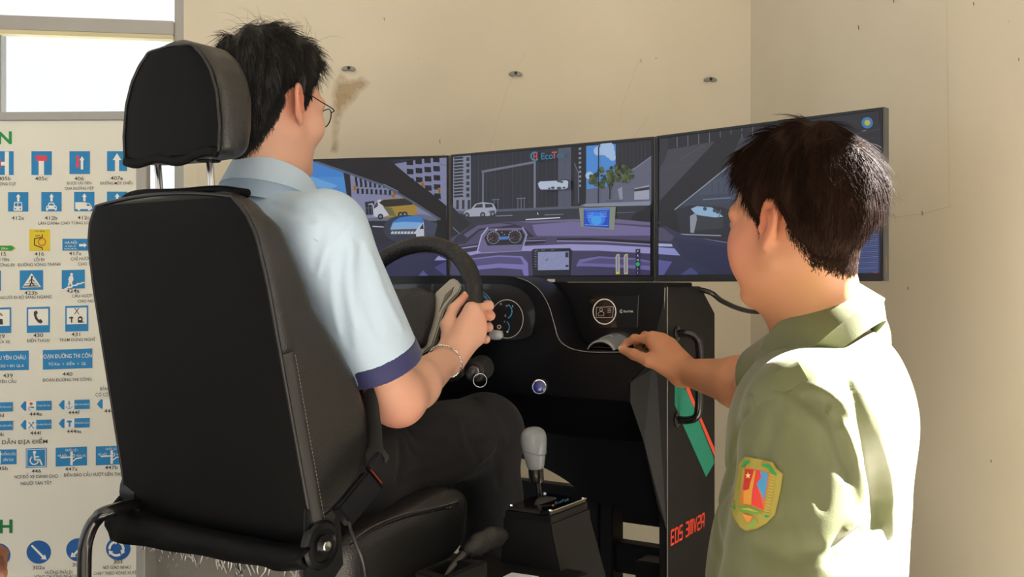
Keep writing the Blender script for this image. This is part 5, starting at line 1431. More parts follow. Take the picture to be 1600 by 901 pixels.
def strands(pos, nor, pick, flow, length, lift, droop, jit, rad=.00035, seg=5, seed=1, root=.002):
    """thin hairs rooted on a surface; flow(p) gives the combing direction"""
    r = np.random.default_rng(seed)
    p0 = pos[pick]; n0 = nor[pick]; m = len(pick)
    L = length(p0, r)
    fl = flow(p0) + r.normal(0, jit, (m, 3))
    fl -= (fl * n0).sum(1)[:, None] * n0
    fl /= np.maximum(np.linalg.norm(fl, axis=1), 1e-9)[:, None]
    lf = lift * (0.5 + r.random(m))
    pts = [p0 - n0 * root]
    cur = pts[0]
    for i in range(seg):
        t = (i + .5) / seg
        d = fl + n0 * (lf * (1 - 1.25 * t))[:, None] + np.array((0, 0, -1.)) * droop * t
        d /= np.linalg.norm(d, axis=1)[:, None]
        cur = cur + d * (L / seg)[:, None]
        pts.append(cur)
    V = np.stack(pts, 1)                # m, seg+1, 3
    T = np.gradient(V, axis=1); T /= np.maximum(np.linalg.norm(T, axis=2, keepdims=True), 1e-9)
    A = np.cross(T, n0[:, None, :]); A /= np.maximum(np.linalg.norm(A, axis=2, keepdims=True), 1e-9)
    Bv = np.cross(T, A)
    w = rad * np.array([1, 1, .9, .8, .6, .2, .1])[:seg + 1] if seg <= 6 else rad * np.linspace(1, .15, seg + 1)
    rings = []
    for k in range(3):
        a = 2 * math.pi * k / 3
        rings.append(V + (math.cos(a) * A + math.sin(a) * Bv) * w[None, :, None])
    R3 = np.stack(rings, 2).reshape(-1, 3)
    base = (np.arange(m) * (seg + 1) * 3)[:, None, None, None]
    i = (np.arange(seg) * 3)[None, :, None, None]; k = np.arange(3)
    q = np.stack((k, (k + 1) % 3, (k + 1) % 3 + 3, k + 3), -1)[None, None]
    return R3, (base + i + q).reshape(-1, 4)
def hand(B, wrist, mcp, fingers, thumb, wr=.024, k=1.0):
    """palm and five separate fingers blended to the wrist"""
    for i, m in enumerate(mcp):
        B.cone(wrist, m, wr * .8, .0115 * k, .02)
    for i in range(3): B.cone(mcp[i], mcp[i + 1], .0108 * k, .0105 * k, .010)
    mid = [(wrist + m) / 2 for m in mcp]
    for i in range(3): B.cone(mid[i], mid[i + 1], .0125 * k, .0125 * k, .012)
    rr = [(.0098, .0088, .0078, .0066), (.0100, .0090, .0080, .0068), (.0096, .0086, .0076, .0064), (.0086, .0077, .0068, .0058)]
    for f, r in zip(fingers, rr):
        B.chain(f, [x * k for x in r], .0035)
        B.add(f_ell(f[1], (r[1] * 1.1 * k,) * 3), .004)
    B.chain(thumb, [.0155 * k, .0125 * k, .0108 * k, .0085 * k], .006)
    B.cone(thumb[0], mcp[0], .013 * k, .010 * k, .02)
def nail(mb, tip, prev, out, k=1.0):    # a small curved plate on a fingertip
    d = nrm(np.asarray(tip) - prev); o = nrm(out - np.dot(out, d) * d); s = np.cross(d, o)
    n = len(mb.v); vs = []
    for i in range(5):
        for j in range(5):
            a = (j - 2) / 2; b = (i - 2) / 2
            vs.append(np.asarray(tip) + d * (b * .0052 * k + .0015) + s * a * .0050 * k * (1 - .15 * b * b) + o * ((.0072 - .0022 * a * a - .0006 * b * b) * k))
    mb.add(vs, [(i * 5 + j, i * 5 + j + 1, i * 5 + j + 6, i * 5 + j + 5) for i in range(4) for j in range(4)])
def skin_colours(pos, spots):           # small natural differences: pinker knuckles, ears, elbow ...
    base = np.array(spots['base'])
    col = np.tile(base, (len(pos), 1))
    for (c, r, tint) in spots['at']:
        w = np.exp(-((pos - c) ** 2).sum(1) / (r * r))[:, None]
        col = col * (1 - w) + np.array(tint) * w
    return np.clip(col, 0, 1)
def skin_mat(name, rough=.5):
    m = mat(name, '#c08d70', rough, bump=[(420, .10, 'noise'), (900, .06, 'voronoi')], sss=.35, spec=.4)
    nt = m.node_tree; b = nt.nodes['Principled BSDF']
    a = nt.nodes.new('ShaderNodeAttribute'); a.attribute_name = 'Col'
    nt.links.new(a.outputs['Color'], b.inputs['Base Color'])
    return m
def collar(c, L, F, up, prof, gap, n=48, tip=.0, tipf=.0, front_drop=0.):
    """a turned-down collar: prof = [(radius_side, radius_depth, height)] swept round the neck, open in front"""
    mb = MB(); m = len(prof); vs = []
    for i in range(n + 1):
        a = math.radians(gap + (360 - 2 * gap) * i / n)
        e = abs(math.cos(a / 2)) ** 6       # towards the two tips
        fr = (.5 + .5 * math.cos(a))
        for j, (rs, rd, hh, tp) in enumerate(prof):
            ex = tp * e
            p = np.asarray(c) + F * math.cos(a) * (rd + ex * tipf) + L * math.sin(a) * rs + up * (hh - tip * ex - front_drop * fr)
            vs.append(p)
    fs = []
    for i in range(n):
        for j in range(m):
            k = (j + 1) % m
            fs.append((i * m + j, i * m + k, (i + 1) * m + k, (i + 1) * m + j))
    fs.append(tuple(range(m))); fs.append(tuple(n * m + j for j in range(m))[::-1])
    return mb.add(vs, fs)

M_SHIRT = mat('pale_blue_cotton', '#b0c5da', .75, bump=[(9, .25, 'noise'), (700, .12, 'noise')], sheen=.15, spec=.25)
M_NAVY = mat('navy_cotton', '#23275a', .7, bump=[(600, .15, 'noise')], sheen=.2)
M_TROUSER = mat('black_trouser_cloth', '#0c0d12', .8, bump=[(14, .3, 'noise'), (900, .2, 'noise')], sheen=.06, spec=.3)
M_OLIVE = mat('olive_uniform_cloth', '#565a36', .48, bump=[(10, .25, 'noise'), (800, .12, 'noise')], sheen=.15, spec=.5, var=(40, .05))
M_HAIR = mat('black_hair', '#0b0a0a', .45, bump=[(260, .5, 'noise')], spec=.3)
M_HAIR2 = mat('black_brown_hair', '#21140d', .65, bump=[(260, .3, 'noise')], spec=.05)
M_SKIN = skin_mat('warm_skin')
M_EYE = mat('eye_white', '#e8e2dc', .15)
M_IRIS = mat('dark_iris', '#1a0f0a', .1)
M_LEATHER_SHOE = mat('black_shoe_leather', '#121213', .3)
M_NAIL = mat('finger_nail', '#d6a896', .3)
M_STEEL = mat('polished_steel', '#c8c8ca', .22, 1.)
M_BLACK_METAL = mat('black_wire', '#15151a', .3, .6)
M_LENS = M_GLASS
M_SILVER = mat('silver_chain', '#e4e2de', .2, 1.)
M_BUTTON = mat('shirt_button', '#d8dde0', .3)

def eyes(H, root):
    for e in (-1, 1):
        mb = MB(); c = H.p(e * .031, .0785, .0025); fw = H.R[:, 1]
        mb.lathe(c - fw * .0115 * H.k, fw, [(.0118 * H.k * math.sin(math.pi * i / 10), .0118 * H.k * (1 - math.cos(math.pi * i / 10))) for i in range(11)], 16)
        ey = mb.build('eyeball', M_EYE, root)
        MB().lathe(c, fw, [(.0055 * H.k, .0098 * H.k), (.0052 * H.k, .0115 * H.k), (.001, .0122 * H.k)], 14).build('iris', M_IRIS, ey)
def brows(H, root, m):
    for e in (-1, 1):
        pts = spline([H.p(e * .014, .0925, .0195), H.p(e * .031, .0905, .0245), H.p(e * .050, .0775, .0205)], 5)
        MB().tube(pts, [.0022 * H.k + .0016 * math.sin(math.pi * i / (len(pts) - 1)) for i in range(len(pts))], 6).build('eyebrow', m, root)

# ------------------------------------------------------------------ the driver
WT = math.radians(25)
W0 = P(630, 497, 2.15)
WTan = Z3 * math.cos(WT) + V3 * math.sin(WT)      # up the wheel's face
WN = V3 * math.cos(WT) - Z3 * math.sin(WT)        # away from the driver
WR = .180
def W(x, y, z): return W0 + U3 * x + WTan * y + WN * z

def build_driver():
    root = thing('person', 'seated driver in pale blue shirt with navy cuffs and glasses, hand on steering wheel', 'person', S(.06, -.95, -.80))
    H = Head(P(428, 166, 1.75), frame(U3 * .05 + V3, 6, 0), .95)
    shR = P(508, 362, 1.62); elR = P(622, 622, 1.72); wrR = P(700, 561, 1.972)
    shL = S(-.115, -1.09, .09); elL = S(-.235, -.93, -.17)
    r_ = wrR - W0; wrL = W(-(r_ @ U3), r_ @ WTan, r_ @ WN)
    B = Sdf(); H.skull(B); H.face(B)
    nb = S(.058, -1.075, .15)
    neck = (H.p(0, -.026, -.045), nb, .053, .057, .03); B.cone(*neck)
    B.cone(H.p(0, .01, -.075), nb + V3 * .02, .04, .045, .03)
    B.chain([S(.058, -1.06, -.06), S(.058, -1.045, -.18), S(.058, -1.02, -.30)], [.150, .135, .15], .05, (V3, .62))
    B.ell(S(.058, -1.065, .03), (.145, .085, .08), np.stack((U3, V3, Z3), 1), .04)
    nd = np.array((0, 0, -.045)); B.cone(nb + nd, shR, .045, .048, .03); B.cone(nb + nd, shL, .045, .048, .03)
    for sh, el, wr in ((shR, elR, wrR), (shL, elL, wrL)):
        B.cone(sh, el, .049, .0445, .02)
        mid = el * .68 + wr * .32
        B.cone(el, mid, .0435, .0425, .03)
        B.cone(mid, wr, .043, .0265, .02)
    q = lambda l: [P(*x) for x in l]
    mcp = q([(737, 484, 2.004), (748, 496, 2.014), (751, 512, 2.017), (747, 529, 2.014)])
    pip = q([(764, 477, 2.040), (766, 493, 2.045), (763, 511, 2.047), (759, 530, 2.042)])
    dip = q([(760, 475, 2.078), (762, 492, 2.083), (759, 510, 2.085), (754, 529, 2.080)])
    tip = q([(744, 477, 2.088), (745, 494, 2.093), (743, 512, 2.094), (740, 530, 2.089)])
    th = q([(702, 541, 1.984), (698, 507, 2.000), (708, 483, 2.020), (726, 463, 2.034)])
    hand(B, wrR, mcp, [list(f) for f in zip(mcp, pip, dip, tip)], th, .029)
    def mir(p):                         # the left hand mirrors the right one across the wheel
        r = p - W0; return W(-(r @ U3), r @ WTan, r @ WN)
    ml = [mir(x) for x in mcp]
    hand(B, wrL, ml, [[mir(x) for x in f] for f in zip(mcp, pip, dip, tip)], [mir(x) for x in th], .029)
    pq = B.mesh(.0027, smooth=1)
    skin = lin('#d0a28c'); pink = lin('#c8806a'); pale = lin('#d0a68c')
    spots = dict(base=skin, at=[(elR + np.array((0, 0, -.03)), .05, lin('#c98672')), (H.p(.085, -.01, 0), .035, lin('#c27862')), (W(WR + .03, 0, -.01), .03, lin('#cb8c74')), (th[3], .016, pink), (nb + V3 * -.05, .05, lin('#c08a6c'))])
    to_obj('body', pq, M_SKIN, root, col=skin_colours(pq[0], spots))
    eyes(H, root); brows(H, root, M_HAIR)
    # hair
    hl = [(0, .078), (35, .072), (58, .048), (70, .012), (84, -.004), (92, .030), (106, .018), (122, -.036), (142, -.078), (180, -.108)]
    def thick(L, az):
        top = np.clip((L[..., 2] - .0) / .10, 0, 1)
        back = np.clip((az - 95) / 60, 0, 1)
        wob = .0025 * np.sin(L[..., 0] * 120 + 3 * np.sin(L[..., 1] * 70)) + .002 * np.sin(L[..., 1] * 150 + L[..., 0] * 40)
        front = np.clip((50 - az) / 50, 0, 1) * np.clip((L[..., 2] - .05) / .05, 0, 1)
        low = np.clip((L[..., 2] + .085) / .085, 0, 1)
        return .003 + .006 * low + .012 * top + .004 * back * low * (1 - top) + .006 * front + wob * (.2 + top)
    hs = hair_cap(H, .0028, hl, thick, neck)
    hp = hs.mesh(.0027, smooth=2)
    hair = to_obj('hair', hp, M_HAIR, root)
    nor = vnormals(*hp)
    L = H.loc(hp[0])
    crown = H.p(-.01, -.075, .105)
    def flow(p):
        d = p - crown
        l = H.loc(p)
        fw = np.clip((l[:, 1] + .02) / .06, 0, 1)[:, None]
        return nrm_rows(d) + np.array((0, 0, -.9)) * (1 - fw * .7) + H.R[:, 1] * fw * .5
    dH = hair_depth(H, hl, L)
    ok = np.nonzero(dH > .0)[0]
    pick = RNG.choice(ok, 5200)
    ln = lambda p, r: (.008 + .026 * np.clip(hair_depth(H, hl, H.loc(p)) / .06, 0, 1)) * (.7 + .6 * r.random(len(p)))
    st = strands(hp[0], nor, pick, flow, ln, .32, .35, .22, .00042, 5, 3)
    to_obj('hair_strands', st, M_HAIR, hair, kind=None)
    top = np.nonzero((L[:, 2] > .095) & (L[:, 1] < .05))[0]
    pick = RNG.choice(top, 90)
    st = strands(hp[0], nor, pick, lambda p: -H.R[:, 0][None] * .9 + H.R[:, 1][None] * -.2 + 0 * p, lambda p, r: .035 + .045 * r.random(len(p)), 1.1, .25, .35, .00022, 6, 9)
    to_obj('flyaway_hair', st, M_HAIR, hair)
    nape = np.nonzero((np.abs(dH) < .012))[0]
    pick = RNG.choice(nape, 1500)
    st = strands(hp[0], nor, pick, lambda p: np.tile(np.array((0, 0, -1.)) + H.R[:, 1] * -.15, (len(p), 1)), lambda p, r: .006 + .010 * r.random(len(p)), .10, .3, .25, .00034, 4, 12, .0003)
    to_obj('nape_hair', st, M_HAIR, hair)
    fade_hair(H, hl, pq, M_HAIR, hair, 3600, -.020, 31)
    # glasses
    g = MB()
    for e in (-1, 1):
        ring = [H.p(e * .033 + .022 * math.cos(t), .103 - .010 * abs(math.cos(t)) * (1 if math.cos(t) * e > 0 else 0), .000 + .017 * math.sin(t)) for t in np.linspace(0, 2 * math.pi, 24, endpoint=False)]
        g.tube(ring, .0011, 6, closed=True)
        g.tube(spline([H.p(e * .055, .094, .006), H.p(e * .066, .088, .009), H.p(e * .0745, .05, .012), H.p(e * .0795, .0, .018), H.p(e * .080, -.012, .012)], 5), .0011, 6)
    g.tube(spline([H.p(-.011, .104, .004), H.p(0, .110, .007), H.p(.011, .104, .004)], 4), .001, 6)
    gl = g.build('glasses', M_BLACK_METAL, root, label='thin black wire framed glasses')
    for e in (-1, 1):
        l = MB()
        l.add([H.p(e * .033 + .0212 * math.cos(t), .1028 - .010 * abs(math.cos(t)) * (1 if math.cos(t) * e > 0 else 0), .0162 * math.sin(t)) for t in np.linspace(0, 2 * math.pi, 24, endpoint=False)], [tuple(range(24))])
        l.build('lens', M_LENS, gl)
    # shirt
    Sh = Sdf()
    Sh.chain([S(.058, -1.065, -.05), S(.058, -1.05, -.18), S(.058, -1.03, -.36)], [.160, .145, .165], .05, (V3, .64))
    Sh.ell(S(.058, -1.066, .045), (.168, .108, .088), np.stack((U3, V3, Z3), 1), .04)
    Sh.cone(nb + np.array((0, 0, -.034)), shR + np.array((0, 0, -.004)), .054, .062, .045); Sh.cone(nb + np.array((0, 0, -.034)), shL, .054, .060, .045)
    def sleeve(T, sh, el, t1, r0, r1):
        e = sh + (el - sh) * t1
        T.cone(sh, e, r0, r1, .03)
        return e
    # the sleeve end sits on a plane square to the arm
    cuts = []
    for sh, el in ((shR, elR), (shL, elL)):
        sleeve(Sh, sh, el, .95, .0665, .068)
        d = nrm(el - sh); e = sh + (el - sh) * .80
        cuts.append((e, d))
    def cutf(e, d):
        return (lambda Q: np.where(((Q - e) ** 2).sum(-1) < .15 ** 2, -((Q - e) @ d), .5)), e, .2
    for e, d in cuts: Sh.add(cutf(e, d), .002, 's')
    for (sh, el), (e, d) in zip(((shR, elR), (shL, elL)), cuts):
        Sh.cone(e - d * .06, e + d * .08, .052, .062, .004, 's')
    # armhole seam and soft folds of the right sleeve, traced over its surface
    base = Sdf(); base.p = list(Sh.p)
    def on(pts, t0=1.2): return list(march(base, [x for x, y in pts], [y for x, y in pts], t0))
    Sh.crease(on([(548, 344), (528, 372), (512, 402), (503, 432)]), .0045, .0045)
    Sh.crease(on([(540, 345), (519, 374), (503, 404), (495, 432)]), .005, -.0022)
    Sh.crease(on([(535, 375), (528, 430), (532, 490), (545, 540)]), .010, .006)
    Sh.crease(on([(550, 380), (545, 440), (556, 510)]), .009, -.005)
    Sh.crease(on([(566, 385), (570, 450), (592, 520)]), .012, .006)
    Sh.crease(on([(580, 400), (600, 460), (628, 515)]), .009, -.004)
    Sh.crease(on([(520, 420), (522, 470), (530, 520)]), .007, -.005)
    Sh.crease(on([(425, 318), (455, 330), (490, 345)]), .008, .003)
    Sh.crease(on([(470, 300), (500, 315), (530, 338)]), .006, .002)
    Sh.crease(on([(505, 350), (497, 385), (492, 420)]), .008, .003)
    sh = to_obj('shirt', Sh.mesh(.0038, smooth=1), M_SHIRT, root, label='pale blue short sleeved shirt')
    for i, ((s_, el), (e, d)) in enumerate(zip(((shR, elR), (shL, elL)), cuts)):
        C = Sdf(); C.cone(s_, s_ + (el - s_) * .95, .0675, .0695, .01)
        C.fn(lambda Q, e=e, d=d: np.abs((Q - (e - d * .012)) @ d) - .0175, e, .14, .003, 'i')
        C.p[0] = (*C.p[0][:4], 'u')
        C.cone(e - d * .06, e + d * .08, .053, .064, .004, 's')
        lo = e - .11; hi = e + .11
        to_obj('cuff', C.mesh(.0030, bounds=(lo, hi), smooth=1), M_NAVY, sh, label='navy sleeve cuff')
    # collar, seen from behind; stand and fall in one strip
    cc = S(.058, -1.064, .186)
    up = nrm(Z3 + V3 * .12)
    col = collar(cc, U3, V3, up, [(.082, .086, -.035, 0), (.064, .068, .032, 0), (.067, .071, .037, 0), (.072, .076, .032, .2), (.090, .092, -.006, 1), (.086, .088, -.009, 1)], 14, 44, .02, .02, .05)
    col.build('collar', M_SHIRT, sh, smooth=60)
    # yoke seam piping across the back
    MB().tube(on([(372, 345), (420, 347), (470, 358), (497, 378)], 1.45), .0009, 5).build('yoke_seam', M_SHIRT, sh)
    # trousers
    T = Sdf()
    T.chain([S(.058, -1.02, -.26), S(.058, -1.0, -.34)], [.172, .185], .03, (V3, .70))
    hipR = S(.145, -1.0, -.325); knR = P(757, 676, 2.08); anR = S(knR_u(knR)[0] - .01, knR_u(knR)[1] + .06, -.66)
    hipL = S(-.03, -1.0, -.325); knL = S(-.16, -.60, -.24); anL = S(-.17, -.48, -.66)
    for hip, kn, an in ((hipR, knR, anR), (hipL, knL, anL)):
        T.cone(hip, kn, .098, .077, .05)
        T.add(f_ell(kn, (.074,) * 3), .02)
        m = kn * .6 + an * .4
        T.cone(kn, m, .074, .068, .03); T.cone(m, an, .068, .070, .02)
    bt = Sdf(); bt.p = list(T.p)
    def onT(pts, t0=1.3): return list(march(bt, [x for x, y in pts], [y for x, y in pts], t0))
    for pts, w, d in (([(640, 672), (660, 690), (700, 690)], .010, .006), ([(640, 700), (670, 712), (720, 700)], .012, .006), ([(634, 740), (690, 722), (760, 680)], .006, .004),
                      ([(720, 650), (735, 690), (750, 720)], .010, .004), ([(745, 620), (770, 650), (790, 690)], .012, -.004), ([(650, 660), (700, 640), (740, 620)], .008, -.003),
                      ([(780, 690), (775, 720), (780, 760)], .010, .006), ([(750, 730), (770, 715), (800, 690)], .009, .005), ([(625, 690), (628, 720), (622, 750)], .010, .008)):
        T.crease(onT(pts), w, d)
    to_obj('trousers', T.mesh(.0045, smooth=1), M_TROUSER, root, label='black trousers')
    for an in (anR, anL):
        Bt = Sdf(); Bt.cone(an + np.array((0, 0, -.045)), an + V3 * .03 + np.array((0, 0, -.06)), .045, .042, .02)
        Bt.cone(an + V3 * .02 + np.array((0, 0, -.075)), an + V3 * .17 + np.array((0, 0, -.092)), .042, .033, .03, flat=(Z3, .8))
        to_obj('shoe', Bt.mesh(.005), M_LEATHER_SHOE, root)
    # bracelet: a twisted chain round the right wrist
    wd = nrm(wrR - elR); wc = elR + (wrR - elR) * .925
    a = nrm(np.cross(wd, Z3)); b = np.cross(wd, a)
    br = MB(); N = 150
    for ph in (0, math.pi):
        pts = []
        for i in range(N):
            t = 2 * math.pi * i / N; r = .0345 + .0013 * math.cos(22 * t + ph)
            pts.append(wc + a * r * math.cos(t) + b * r * math.sin(t) + wd * (.0013 * math.sin(22 * t + ph) + .006 * math.sin(t)))
        br.tube(pts, .0011, 5, closed=True)
    br.build('bracelet', M_SILVER, root, label='silver chain bracelet on right wrist')
    nl = MB(); nail(nl, th[3], th[2], -WN - U3 * .3, 1.1); nl.build('nail', M_NAIL, root)
    return root
def knR_u(p):
    r = p - O3
    return r @ U3, r @ V3
def nrm_rows(a): return a / np.maximum(np.linalg.norm(a, axis=-1, keepdims=True), 1e-9)
def hair_depth(H, hl, L):
    az = np.degrees(np.arctan2(np.abs(L[..., 0]), L[..., 1] + .012))
    return L[..., 2] - np.interp(az, [a for a, z in hl], [z for a, z in hl])

def fade_hair(H, hl, body, mat_, parent, n, lo, seed):
    nor = vnormals(*body); L = H.loc(body[0])
    near = np.nonzero((np.abs(L[:, 2]) < .13) & (np.hypot(L[:, 0], L[:, 1]) < .11))[0]
    az = np.degrees(np.arctan2(np.abs(L[near, 0]), L[near, 1] + .012))
    d = hair_depth(H, hl, L[near]); ok = ((az > 108) | ((az > 62) & (az < 78))) & (d > lo) & (d < .003) & (np.abs(L[near, 0]) < np.where(az < 90, .075, .0705))
    near = near[ok]; d = d[ok]
    w = np.clip((d - lo) / -lo, 0.02, 1) ** 1.6
    r = np.random.default_rng(seed)
    pick = r.choice(near, n, p=w / w.sum())
    st = strands(body[0], nor, pick, lambda p: np.tile(np.array((0, 0, -1.)) - H.R[:, 1] * .25, (len(p), 1)), lambda p, r_: .004 + .008 * r_.random(len(p)), .12, .2, .3, .00034, 3, seed, .0002)
    to_obj('fading_hair', st, mat_, parent)

# ------------------------------------------------------------------ the instructor
def build_instructor():
    al = math.radians(60)
    F = np.array((-math.sin(al), math.cos(al), 0)); Lf = np.array((-math.cos(al), -math.sin(al), 0)); Rt = -Lf
    ah = math.radians(39)
    root = thing('person', 'man in olive green uniform shirt reaching past the monitors to the card slot', 'person', (.45, 1.45, 0))
    H = Head(P(1238, 346, 1.40), frame((-math.sin(ah), math.cos(ah), 0), 3, 0), .93)
    tc = np.array((.452, 1.44, 0))
    shL = np.array((.385, 1.29, HC - .162)); shR = np.array((.52, 1.575, HC - .085))
    elL = P(1232, 985, 1.25); wrL = elL + F * .21 + np.array((0, .02, -.10))
    elR = P(1198, 606, 1.75); wrR = P(1067, 580, 1.985)
    nb = P(1292, 522, 1.44)
    B = Sdf(); H.skull(B); H.face(B, 17, 1.)
    neck = (H.p(0, -.024, -.04), nb, .056, .060, .03); B.cone(*neck)
    B.cone(H.p(0, .012, -.075), nb + F * .03, .042, .048, .03)
    zz = lambda py, Y=1.44: HC - (py - HY) / FPX * Y
    cpt = lambda px, py: P(px, py, 1.44)
    B.chain([cpt(1280, 750), cpt(1258, 900), cpt(1256, 985)], [.155, .15, .165], .05, (F, .66))
    RT = np.stack((Rt, F, Z3), 1)
    B.ell(cpt(1293, 660), (.155, .10, .11), RT, .04)
    nd = np.array((0, 0, -.055)); B.cone(nb + nd, shR, .044, .048, .03); B.cone(nb + nd, shL, .042, .046, .03)
    for sh, el, wr in ((shL, elL, wrL), (shR, elR, wrR)):
        B.cone(sh, el, .050, .046, .02)
        B.add(f_ell(el, (.047,) * 3), .02)
        mid = el * .7 + wr * .3
        B.cone(el, mid, .047, .046, .015); B.cone(mid, wr, .046, .0245, .02)
    q = lambda l: [P(*x) for x in l]
    mcp = q([(1019, 530, 2.0), (1034, 531, 2.008), (1046, 538, 2.018), (1055, 549, 2.022)])
    fin = [q([(1019, 530, 2.0), (992, 529, 2.035), (980, 535, 2.052), (972, 542, 2.062)]),
           q([(1034, 531, 2.008), (1008, 525, 2.052), (996, 540, 2.074), (1004, 553, 2.066)]),
           q([(1046, 538, 2.018), (1022, 531, 2.062), (1010, 548, 2.082), (1018, 561, 2.07)]),
           q([(1055, 549, 2.022), (1036, 544, 2.06), (1026, 559, 2.076), (1032, 570, 2.066)])]
    th = q([(1044, 574, 1.985), (1013, 563, 1.988), (990, 553, 2.015), (973, 546, 2.046)])
    hand(B, wrR, mcp, fin, th, .0265)
    # left hand, hanging below the frame
    hd = nrm(wrL - elL); sd = nrm(np.cross(hd, Rt)); pw = Rt
    mc2 = [wrL + hd * .085 + sd * x for x in (.03, .01, -.01, -.03)]
    f2 = [[m, m + hd * .035 + pw * .01, m + hd * .055 + pw * .028, m + hd * .058 + pw * .048] for m in mc2]
    t2 = [wrL + hd * .025 + sd * .025, wrL + hd * .055 + sd * .045, wrL + hd * .08 + sd * .052 + pw * .015, wrL + hd * .10 + sd * .05 + pw * .025]
    hand(B, wrL, mc2, f2, t2, .0265)
    pq = B.mesh(.0027, smooth=1)
    skin = lin('#a97656')
    spots = dict(base=skin, at=[(H.p(-.085, -.01, 0), .032, lin('#aa6348')), (H.p(-.05, .06, -.03), .04, lin('#b0705a')), (P(1010, 522, 2.02), .03, lin('#a87256')), (P(973, 546, 2.046), .014, lin('#c8907a')), (P(1150, 600, 1.76), .012, lin('#a06c50')), (nb, .08, lin('#a06c4e'))])
    to_obj('body', pq, M_SKIN, root, col=skin_colours(pq[0], spots))
    eyes(H, root); brows(H, root, M_HAIR2)
    nl = MB(); nail(nl, th[3], th[2], np.array((0, -1., .2)), 1.1)
    nl.build('nail', M_NAIL, root)
    # hair
    hl = [(0, .072), (35, .064), (52, .040), (64, .030), (72, -.006), (82, -.012), (90, .030), (104, .012), (118, -.024), (138, -.056), (180, -.066)]
    def thick(L, az):
        top = np.clip((L[..., 2] + .01) / .08, 0, 1)
        back = np.clip((az - 110) / 50, 0, 1)
        wob = .0025 * np.sin(L[..., 0] * 110 + 3 * np.sin(L[..., 1] * 60)) + .002 * np.sin(L[..., 1] * 140 + L[..., 0] * 60)
        over = np.clip((L[..., 2] + .055) / .085, 0, 1); over = over * over * (3 - 2 * over)
        return .0018 + .012 * over + .008 * top + .010 * back * over * (1 - .4 * top) + wob * over
    hs = hair_cap(H, .0028, hl, thick, neck)
    hp = hs.mesh(.0027, smooth=2)
    hair = to_obj('hair', hp, M_HAIR2, root)
    nor = vnormals(*hp); L = H.loc(hp[0]); dH = hair_depth(H, hl, L)
    crown = H.p(-.012, -.062, .125)
    def flow(p):
        d = nrm_rows(p - crown); l = H.loc(p)
        fw = np.clip((l[:, 1] + .01) / .06, 0, 1)[:, None]
        return d + np.array((0, 0, -1.0)) * (1 - fw * .6) + H.R[:, 1] * fw * .6
    ok = np.nonzero(dH > .002)[0]
    pick = RNG.choice(ok, 6000)
    ln = lambda p, r: (.006 + .034 * np.clip(hair_depth(H, hl, H.loc(p)) / .07, 0, 1)) * (.7 + .6 * r.random(len(p)))
    st = strands(hp[0], nor, pick, flow, ln, .22, .40, .14, .00042, 5, 5)
    to_obj('hair_strands', st, M_HAIR2, hair)
    tail = np.nonzero((L[:, 1] < -.06) & (L[:, 2] > .0) & (L[:, 2] < .11))[0]
    pick = RNG.choice(tail, 420)
    st = strands(hp[0], nor, pick, lambda p: np.tile(-H.R[:, 1] * .6 + H.R[:, 0] * .45 + np.array((0, 0, -.7)), (len(p), 1)), lambda p, r: .025 + .028 * r.random(len(p)), .75, .6, .3, .00028, 6, 15)
    to_obj('flyaway_hair', st, M_HAIR2, hair)
    edge = np.nonzero((np.abs(dH) < .014))[0]
    pick = RNG.choice(edge, 2600)
    st = strands(hp[0], nor, pick, lambda p: np.tile(np.array((0, 0, -1.)) - H.R[:, 1] * .2, (len(p), 1)), lambda p, r: .004 + .008 * r.random(len(p)), .10, .3, .25, .00034, 4, 22, .0003)
    to_obj('short_side_hair', st, M_HAIR2, hair)
    fade_hair(H, hl, pq, M_HAIR2, hair, 3800, -.024, 32)
    # shirt
    Sh = Sdf()
    Sh.chain([cpt(1278, 765), cpt(1258, 910), cpt(1256, 1000)], [.186, .180, .188], .05, (F, .68))
    Sh.ell(cpt(1290, 648), (.180, .122, .112), RT, .05)
    Sh.cone(nb + np.array((0, 0, -.062)), shR, .056, .066, .05)
    Sh.cone(nb + np.array((0, 0, -.066)), shL + np.array((0, 0, -.012)), .054, .064, .05)
    Sh.ell(nb + np.array((0, 0, -.062)) - F * .045, (.080, .050, .060), RT, .04)
    dL = nrm(elL - shL); eL = shL + (elL - shL) * .90
    Sh.cone(shL, elL, .074, .094, .035)
    dR = nrm(elR - shR); eR = shR + (elR - shR) * .92
    Sh.cone(shR, elR, .072, .076, .03)
    def cutf(e, d): return (lambda Q: np.where(((Q - e) ** 2).sum(-1) < .16 ** 2, -((Q - e) @ d), .5)), e, .2
    Sh.add(cutf(eL, dL), .002, 's'); Sh.add(cutf(eR, dR), .002, 's')
    Sh.cone(eL - dL * .08, eL + dL * .1, .066, .082, .004, 's'); Sh.cone(eR - dR * .05, eR + dR * .1, .056, .07, .004, 's')
    base = Sdf(); base.p = list(Sh.p)
    def on(pts, t0=.9): return list(march(base, [x for x, y in pts], [y for x, y in pts], t0))
    def cr(pts, w, d): Sh.crease(on(pts), w, d)
    cr([(1165, 622), (1205, 600), (1250, 622), (1300, 665), (1330, 700)], .0045, .004)      # shoulder seam
    cr([(1165, 630), (1205, 609), (1248, 632), (1296, 676)], .006, -.003)
    cr([(1325, 592), (1345, 650), (1362, 720), (1372, 790), (1362, 840)], .013, .022)       # deep fold behind the arm
    cr([(1350, 600), (1372, 670), (1388, 750), (1392, 830)], .013, -.012)
    cr([(1300, 640), (1325, 690), (1342, 740), (1346, 790), (1325, 830)], .010, -.010)
    cr([(1296, 655), (1315, 700), (1325, 745)], .010, .010)
    cr([(1262, 620), (1290, 640), (1312, 662)], .010, .007)
    cr([(1275, 605), (1305, 622), (1330, 650)], .010, -.006)
    cr([(1345, 830), (1320, 850), (1300, 880)], .012, .012)
